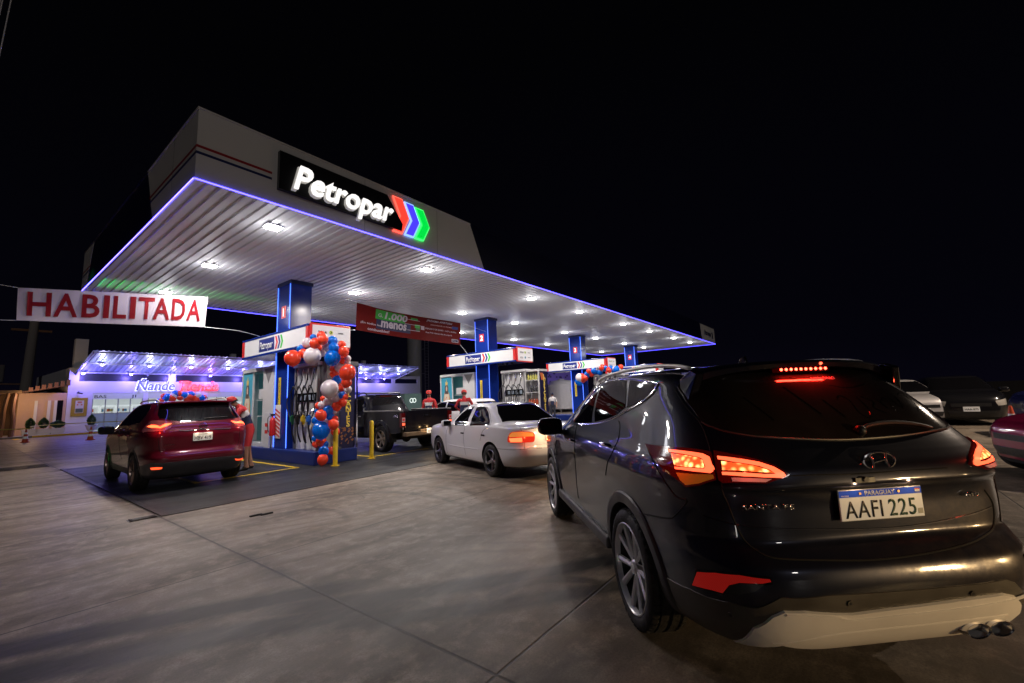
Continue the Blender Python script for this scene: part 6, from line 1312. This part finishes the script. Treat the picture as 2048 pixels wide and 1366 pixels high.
for dy in (.12,-.16):
    l=lamp('plate_lamp_light','POINT',(0,0,0),2.0,(1,.62,.25),.02); l.parent=r_; l.location=(-.22,dy,.70)
k=MB(); k.box((.1,-.85,.60),(2.1,.85,.66)); k.box((.5,-.5,.36),(2.3,.5,.6)); k.tube([(wx,-.75,.36),(wx,.75,.36)],.06,8); k.sphere((wx,0,.36),.15,10); k.build('bed_floor',mat('under_brown',(.05,.032,.02),.8,noise=.4),r_)
for a in (.70,-.93): k=MB(); k.box((.60,a,.30),(.63,a+.23,.60)); k.build('mud_flap',M_rubber,r_)
k=MB()
for sg_ in (1,-1): k.tube(cr_spline([(2.42,.62*sg_,1.72),(2.5,.64*sg_,1.80),(2.7,.64*sg_,1.81),(3.0,.62*sg_,1.79)],5),.022,8)
k.prism([(2.36,-.62,1.76),(2.36,.62,1.76),(2.62,.60,1.80),(2.62,-.60,1.80)],(0,0,.025)); k.build('roof_spoiler',M_black,r_,smooth=True)
k=MB(); k.box((2.29,-.22,1.67),(2.33,.22,1.70)); k.build('brake_lamp',M_lampdark,r_)
t=text('lettering','4X4',M_chrome,(.42,.930,1.02),(-1,0,0),(0,0,1),w=.24,h=.08,ext=.004,bold=.02,shear=.3); t.parent=r_
c.line('door_gap',[(2.90,1.2,1.62),(2.92,1.2,1.2),(2.9,1.2,.6)],LY,M_seam,.004,smooth=0); c.line('door_gap',[(2.2,1.2,1.15),(2.18,1.2,.8)],LY,M_seam,.004,smooth=0)
for q in (2.35,3.05):
    k=MB(); k.tube([(q-.1,.93,1.05),(q-.04,.965,1.06),(q+.05,.965,1.06),(q+.1,.93,1.05)],.016,8); k.build('door_handle',M_chrome,r_,smooth=True)
# ================================================ simple hatchbacks further off
def hatch(name,label,pose,pt,cat='car',lit=False,pl=None,front=False,key='hatch',style='five'):
    c=Car(key,name,label,cat,pt,None,pose); r_=c.root; c.wheels(style,.2)
    hx=c.sp['rows'][-1][0]; L=c.sp['L']
    c.decal('rear_window',rear_poly([(.62,1.08),(.55,1.38),(-.55,1.38),(-.62,1.08)]),FX,M_glass,.004)
    c.decal('windscreen',[(5,.70,1.06),(5,.55,1.42),(5,-.55,1.42),(5,-.70,1.06)],-FX,M_glass,.004)
    c.decal('side_window',[(3.0,1.2,1.05),(2.5,1.2,1.38),(1.95,1.2,1.42),(1.95,1.2,1.04)],LY,M_glass,.004,mirror=True)
    c.decal('side_window',[(1.88,1.2,1.04),(1.88,1.2,1.42),(1.0,1.2,1.40),(.65,1.2,1.25),(.6,1.2,1.08)],LY,M_glass,.004,mirror=True)
    for sg_ in (1,-1):
        mirror_obj(r_,(2.95,.96*sg_,1.03),sg_,pt,.9)
        c.decal('headlamp',[(5,.50*sg_,.72),(5,.80*sg_,.78),(5,.80*sg_,.60),(5,.55*sg_,.58)],-FX,mat('headlamp_glass',(.35,.33,.30),.1,spec=.6),.008)
        c.decal('tail_lamp',rear_poly([(.62*sg_,.92),(.80*sg_,.95),(.82*sg_,.70),(.62*sg_,.72)]),FX,M_lampdark,.008)
    c.decal('grille',[(5,.42,.66),(5,-.42,.66),(5,-.42,.56),(5,.42,.56)],-FX,M_black,.006)
    c.decal('grille',[(5,.50,.44),(5,-.50,.44),(5,-.45,.30),(5,.45,.30)],-FX,M_black,.006)
    c.line('door_gap',[(1.92,1.2,1.4),(1.92,1.2,.9),(1.92,1.2,.35)],LY,M_seam,.003,mirror=True,smooth=0)
    if pl:
        k=MB(); k.box((L+.0,-.17,.42),(L+.012,.17,.56)); o=k.build('number_plate',mat('plate_front',(.7,.7,.68),.4,em=.06),r_)
        t=text('lettering',pl,M_btext,(L+.013,-.14,.455),(0,1,0),(0,0,1),w=.28,h=.06,ext=.002); t.parent=o
    return c
hatch('hatchback_car','white hatchback half hidden behind the standing attendant, beside the second island',(12.72,10.6,90,1.03),P_wh)
hatch('hatchback_car','silver grey hatchback seen nose on behind the dark SUV',(24.6,-1.0,194,1.08),paint('paint_silver',(.50,.49,.50),.4,.35),pl='HCK 219')
hatch('hatchback_car','unlit black car far back at the right with a bright number plate',(25.0,-3.15,181,1.12),paint('paint_black2',(.008,.008,.01),.2,.3),pl='HAA 875')
hatch('van_car','dark blue tall van cut off by the right edge of the frame',(17.45,-8.7,91,1.25),paint('paint_blue',(.015,.02,.10),.3,.3),cat='van')
hatch('hatchback_car','magenta red car of which only the nose shows at the right edge',(11.15,-5.75,104,.95),paint('paint_magenta',(.25,.006,.05),.4,.28),key='roadster')
# assumed car added behind the camera at right, its headlamps light the near bumper
c=hatch('hatchback_car','assumed pale car out of frame, added to cast warm headlamp light',(3.6,-9.6,93,1.0),P_wh)
for sg_ in (1,-1):
    c.decal('assumed_headlamp_lens',[(5,.58*sg_,.72),(5,.74*sg_,.74),(5,.74*sg_,.64),(5,.60*sg_,.62)],-FX,mat('assumed_headlamp_lit',(1,.8,.5),.3,em=30,emc=(1,.72,.38)),.014)
    l=lamp('assumed_headlamp_light','SPOT',(0,0,0),520,(1,.66,.30),.06,spot=24,blend=.9); l.parent=c.root; l.location=(4.2,.66*sg_,.68); l.rotation_euler=Vector((1,-.02,-.03)).to_track_quat('-Z','Y').to_euler()
# ---------------------------------------------------------------- people
SK=mat('skin',(.33,.17,.11),.55); M_capr=mat('cap_red',(.55,.03,.025),.7); M_shr=mat('shirt_red',(.50,.025,.03),.8,noise=.15,nscale=12); M_shw=mat('shirt_white',(.62,.60,.60),.8); M_shn=mat('shirt_navy',(.012,.018,.06),.8); M_tr=mat('trousers',(.02,.022,.035),.85,noise=.2); M_hair=mat('hair_dark',(.012,.009,.007),.7); M_shoe=mat('shoe',(.015,.013,.012),.6)
def person(label,loc,rz,J,cloth,cap=M_capr,shorts=False,scale=1.0,arm_skin=True,z0=0,head_dir=(1,0,0)):
    t=thing('person',label,'person',loc,rz); t.scale=(scale,)*3
    J={k:Vector(v) for k,v in J.items()}
    E=[]; V=[]; Rd=[]; idx={}
    def v(n,p,r): idx[n]=len(V); V.append(Vector(p)); Rd.append(r); return idx[n]
    v('pel',J['pel'],(.15,.115)); v('waist',J['pel'].lerp(J['chest'],.4),(.145,.10)); v('chest',J['chest'],(.175,.115)); v('neckb',J['neck'],(.075,.07)); v('neck',J['neck'].lerp(J['head'],.45),(.052,.055))
    hd=Vector(head_dir).normalized(); upv=(J['head']-J['neck']).normalized()
    v('jaw',J['head']-upv*.055+hd*.02,(.060,.070)); v('head',J['head']+upv*.02,(.074,.092)); v('crown',J['head']+upv*.085-hd*.005,(.062,.075))
    E+=[(0,1),(1,2),(2,3),(3,4),(4,5),(5,6),(6,7)]
    for s in 'LR':
        v('sh'+s,J['sh'+s],(.070,.065)); v('el'+s,J['el'+s],(.046,.044)); v('wr'+s,J['wr'+s],(.028,.024)); 
        d=(J['wr'+s]-J['el'+s]).normalized(); sd=d.cross(Vector((0,1,0))); sd=(sd if sd.length>.2 else d.cross(Vector((1,0,0)))).normalized()
        v('palm'+s,J['wr'+s]+d*.07,(.036,.018))
        E+=[(idx['chest'],idx['sh'+s]),(idx['sh'+s],idx['el'+s]),(idx['el'+s],idx['wr'+s]),(idx['wr'+s],idx['palm'+s])]
        for f in range(4):
            o=sd*(.028-.019*f); L=(.062,.072,.066,.052)[f]; cu=sd.cross(d)*.02
            a=v('f%d%s'%(f,s),J['wr'+s]+d*.10+o,(.009,.009)); b=v('g%d%s'%(f,s),J['wr'+s]+d*(.10+L*.55)+o+cu*.4,(.008,.008)); c_=v('h%d%s'%(f,s),J['wr'+s]+d*(.10+L)+o+cu*1.3,(.007,.007))
            E+=[(idx['palm'+s],a),(a,b),(b,c_)]
        a=v('t'+s,J['wr'+s]+d*.055+sd*.045,(.011,.011)); b=v('u'+s,J['wr'+s]+d*.09+sd*.062,(.009,.009)); E+=[(idx['wr'+s],a),(a,b)]
        v('hip'+s,J['hip'+s],(.095,.10)); v('kn'+s,J['kn'+s],(.060,.062)); v('an'+s,J['an'+s],(.040,.045))
        fd=Vector((1,0,0)); v('to'+s,J['an'+s]+fd*.17+Vector((0,0,-.055)),(.042,.030)); v('he'+s,J['an'+s]-fd*.04+Vector((0,0,-.045)),(.035,.035))
        E+=[(0,idx['hip'+s]),(idx['hip'+s],idx['kn'+s]),(idx['kn'+s],idx['an'+s]),(idx['an'+s],idx['to'+s]),(idx['an'+s],idx['he'+s])]
    me=bpy.data.meshes.new('body'); me.from_pydata([p[:] for p in V],E,[]); o=bpy.data.objects.new('body',me); COL.objects.link(o)
    sk=o.modifiers.new('s','SKIN'); sk.use_smooth_shade=True
    if not me.skin_vertices: 
        bpy.context.view_layer.objects.active=o
    bm=bmesh.new(); bm.from_mesh(me); ly=bm.verts.layers.skin.verify(); bm.verts.ensure_lookup_table()
    for i,w in enumerate(bm.verts): w[ly].radius=Rd[i]; w[ly].use_root=(i==0)
    bm.to_mesh(me); bm.free()
    ss=o.modifiers.new('u','SUBSURF'); ss.levels=3; ss.render_levels=3
    bpy.context.view_layer.update(); dg=bpy.context.evaluated_depsgraph_get(); m2=bpy.data.meshes.new_from_object(o.evaluated_get(dg)); bpy.data.objects.remove(o)
    m2.materials.clear(); ms=[SK,cloth[0],cloth[1],cloth[2],M_tr,M_shoe]
    for q in ms: m2.materials.append(q)
    segs=[(J['pel'],J['chest'],'T'),(J['chest'],J['neck'],'T'),(J['neck'],J['head']+upv*.1,'H')]
    for s in 'LR': segs+=[(J['chest'],J['sh'+s],'T'),(J['sh'+s],J['el'+s],'A'),(J['el'+s],J['wr'+s]+(J['wr'+s]-J['el'+s])*.6,'F'),(J['pel'],J['hip'+s],'L'),(J['hip'+s],J['kn'+s],'L'),(J['kn'+s],J['an'+s],'L'),(J['an'+s],J['an'+s]+Vector((.18,0,-.05)),'S')]
    up_ax=(J['neck']-J['pel']).normalized(); hh=(J['neck']-J['pel']).length
    for p in m2.polygons:
        c_=p.center; best=None
        for a,b,k in segs:
            ab=b-a; q=max(0,min(1,(c_-a).dot(ab)/ab.length_squared)); d_=(c_-(a+ab*q)).length
            if k=='H': d_+=.0 if (c_-J['neck']).dot(upv)>.045 else 1
            if best is None or d_<best[0]: best=(d_,k,q)
        k=best[1]; p.use_smooth=True
        if k=='T' or (k=='A'):
            hgt=(c_-J['pel']).dot(up_ax)/hh
            if k=='A': p.material_index=1 if best[2]<.85 or not arm_skin else 0
            else: p.material_index=(1 if shorts else 4) if hgt<-.02 else 3 if hgt<.50 else 2 if hgt<.72 else 1
        elif k=='F': p.material_index=0 if arm_skin else 1
        elif k=='H': p.material_index=0
        elif k=='L': p.material_index=(1 if c_.z>.56 else 0) if shorts else 4
        else: p.material_index=5
    b=link('body',m2,None,t)
    # face, hair, cap
    h=J['head']; sdv=upv.cross(hd).normalized()
    M4=Matrix((hd,sdv,upv)).transposed().to_4x4(); M4.translation=h
    def hb(nm,k,m):
        o=k.build(nm,m,t,smooth=True); 
        for w in o.data.vertices: w.co=M4@w.co
        return o
    k=MB(); k.sphere((.088,0,-.008),.016,8,(1,.8,1.3)); 
    for s in (1,-1): k.sphere((-.005,.078*s,-.005),.022,8,(.6,.35,1.1))
    k.mi=0; hb('nose_and_ears',k,SK)
    k=MB()
    for s in (1,-1): k.sphere((.076,.030*s,.018),.010,8)
    hb('eyes',k,M_hair); k=MB(); k.sphere((.078,0,-.048),.016,8,(.5,1.3,.35)); hb('mouth',k,mat('lip',(.3,.1,.08),.5))
    k=MB(); k.lathe([(.088,-.02),(.091,.03),(.085,.07),(.06,.11),(.001,.125)],(-.012,0,0),'z',18); 
    hb('hair',k,M_hair)
    if cap:
        k=MB(); k.lathe([(.098,.025),(.101,.05),(.094,.10),(.06,.138),(.001,.148)],(-.004,0,0),'z',20)
        k.prism([(.06,-.075,.03),(.15,-.055,.018),(.175,0,.016),(.15,.055,.018),(.06,.075,.03)],(0,0,.01)); hb('cap',k,cap)
        k=MB(); k.box((.098,-.02,.055),(.104,.02,.085)); hb('cap_badge',k,M_shw)
    return t
stand=dict(pel=(0,0,.98),chest=(.01,0,1.32),neck=(.0,0,1.50),head=(.03,0,1.64),shL=(0,.19,1.43),shR=(0,-.19,1.43),elL=(-.02,.26,1.15),elR=(-.02,-.26,1.15),wrL=(.08,.27,.92),wrR=(.08,-.27,.92),hipL=(0,.10,.92),hipR=(0,-.10,.92),knL=(.02,.11,.50),knR=(.02,-.11,.50),anL=(0,.12,.085),anR=(0,-.12,.085))
bend=dict(stand); bend.update(chest=(.14,0,1.32),neck=(.24,0,1.47),head=(.34,0,1.58),shL=(.20,.19,1.41),shR=(.20,-.19,1.41),elL=(.36,.30,1.10),elR=(.36,-.28,1.08),wrL=(.54,.22,.98),wrR=(.5,-.2,.96),pel=(-.02,0,.98),hipL=(-.02,.1,.92),hipR=(-.02,-.1,.92),knL=(.06,.13,.50),anL=(.04,.14,.085),anR=(-.08,-.12,.085),knR=(.0,-.12,.50))
cl=(M_shr,M_shw,M_shn)
person('attendant in red cap bending toward the window of the burgundy SUV',(4.48,11.7,0),R(163),bend,cl,shorts=True,scale=1.06,head_dir=(.9,0,-.45))
look=dict(stand); look.update(head=(.04,0,1.64))
person('attendant in red cap facing left beyond the bed of the black pickup',(11.05,12.55,0),R(205),look,cl,scale=1.08,arm_skin=False,head_dir=(.8,.5,-.05))
back=dict(stand); back.update(elL=(.06,.30,1.18),elR=(.06,-.30,1.18),wrL=(.26,.20,1.08),wrR=(.26,-.2,1.08),head=(.05,0,1.63),chest=(.04,0,1.31))
person('attendant seen from behind in red white and navy shirt by the white hatchback',(11.45,11.1,0),R(45),back,cl,scale=1.06,arm_skin=False,head_dir=(.95,0,-.3))
person('person in white shirt and dark cap by the pumps of the third island',(23.0,14.6,.0),R(200),stand,(M_shw,M_shw,M_shn),cap=M_shn,scale=.98)
# assumed green light from the unseen side of the lot grazing the ribbed ceiling
lamp('assumed_green_spot','SPOT',(-4.5,17.6,3.0),2200,(.02,1,.12),.03,tgt=(3.0,16.2,5.2),spot=11,blend=.6)
lamp('assumed_green_spot','SPOT',(-5.5,18.5,2.6),160,(.02,1,.12),.03,tgt=(2.6,13.0,.9),spot=10,blend=.6)
t=thing('barrier_tape','yellow black barrier tape strung low before the dark cars far right','barrier tape',(21,-3,0))
for j in range(14):
    a=Vector((-.6+j*.16,1.2-j*.22,.42+.01*(j%3))); b=a+Vector((.16,-.22,.0)); k=MB(); k.add([a+Vector((0,0,.03)),b+Vector((0,0,.03)),b-Vector((0,0,.03)),a-Vector((0,0,.03))],[(0,1,2,3)]); k.build('tape_section',[MT['tape_yellow'],M_black][j%2],t,norm=False)
# added lamp post out of view, brightens the dark cars at right
t=thing('added_lamp','tall added lamp post out of view at the right, brightening the dark cars','added lamp',(17.5,-11.5,0))
k=MB(); k.tube([(0,0,0),(0,0,8.2)],[.10,.06],10); k.tube([(0,0,8.2),(0,1.6,8.6)],.05,8); k.build('pole',M_pg,t)
k=MB(); k.box((-.15,1.4,8.5),(.15,2.1,8.62)); hd_=k.build('lamp_head',M_pg,t)
k=MB(); k.box((-.11,1.5,8.47),(.11,2.0,8.5)); k.build('lens',mat('added_lamp_lens',(1,.9,.75),.3,em=25,emc=(1,.78,.5)),t)
l=lamp('added_lamp_light','SPOT',(0,0,0),5200,(1,.80,.62),.15,spot=140,blend=.6); l.parent=t; l.location=(0,1.75,8.4); l.rotation_euler=Vector((.05,.35,-1)).to_track_quat('-Z','Y').to_euler()
# core of the near tail lamps: broken up like a faceted lens
for nm_ in ('lamp_core_lit',):
    m=MT[nm_]; nt=m.node_tree; b=nt.nodes['Principled BSDF']; tc=nt.nodes.new('ShaderNodeTexCoord')
    vo=nt.nodes.new('ShaderNodeTexVoronoi'); vo.inputs['Scale'].default_value=32; nt.links.new(tc.outputs['Object'],vo.inputs['Vector'])
    nt.links.new(mixc(nt,mrange(nt,vo.outputs['Distance'],.1,.65),(1,.72,.22),(1,.10,.02)),b.inputs['Emission Color']); nt.links.new(mrange(nt,vo.outputs['Distance'],.1,.7,3.6,.7),b.inputs['Emission Strength'])

m=M_refl; nt=m.node_tree; b=nt.nodes['Principled BSDF']; tc=nt.nodes.new('ShaderNodeTexCoord'); wv=nt.nodes.new('ShaderNodeTexWave'); wv.inputs['Scale'].default_value=60; wv.inputs['Distortion'].default_value=.6; wv.inputs['Detail'].default_value=2; wv.bands_direction='DIAGONAL'
nt.links.new(tc.outputs['Object'],wv.inputs['Vector']); nt.links.new(mrange(nt,wv.outputs[1],0,1,  .10,.17),b.inputs['Emission Strength'])
t=thing('overhead_cable','thin grey cables hanging from above at the top left corner','cable',(0,9,8))
for pts in (((-.02,9,6.6),(.02,9,7.56),(.08,9,9.2)),((-.085,9,7.2),(-.07,9,7.65),(-.05,9,9.2)),((-.065,9,7.25),(-.05,9,7.65),(-.03,9,9.2))):
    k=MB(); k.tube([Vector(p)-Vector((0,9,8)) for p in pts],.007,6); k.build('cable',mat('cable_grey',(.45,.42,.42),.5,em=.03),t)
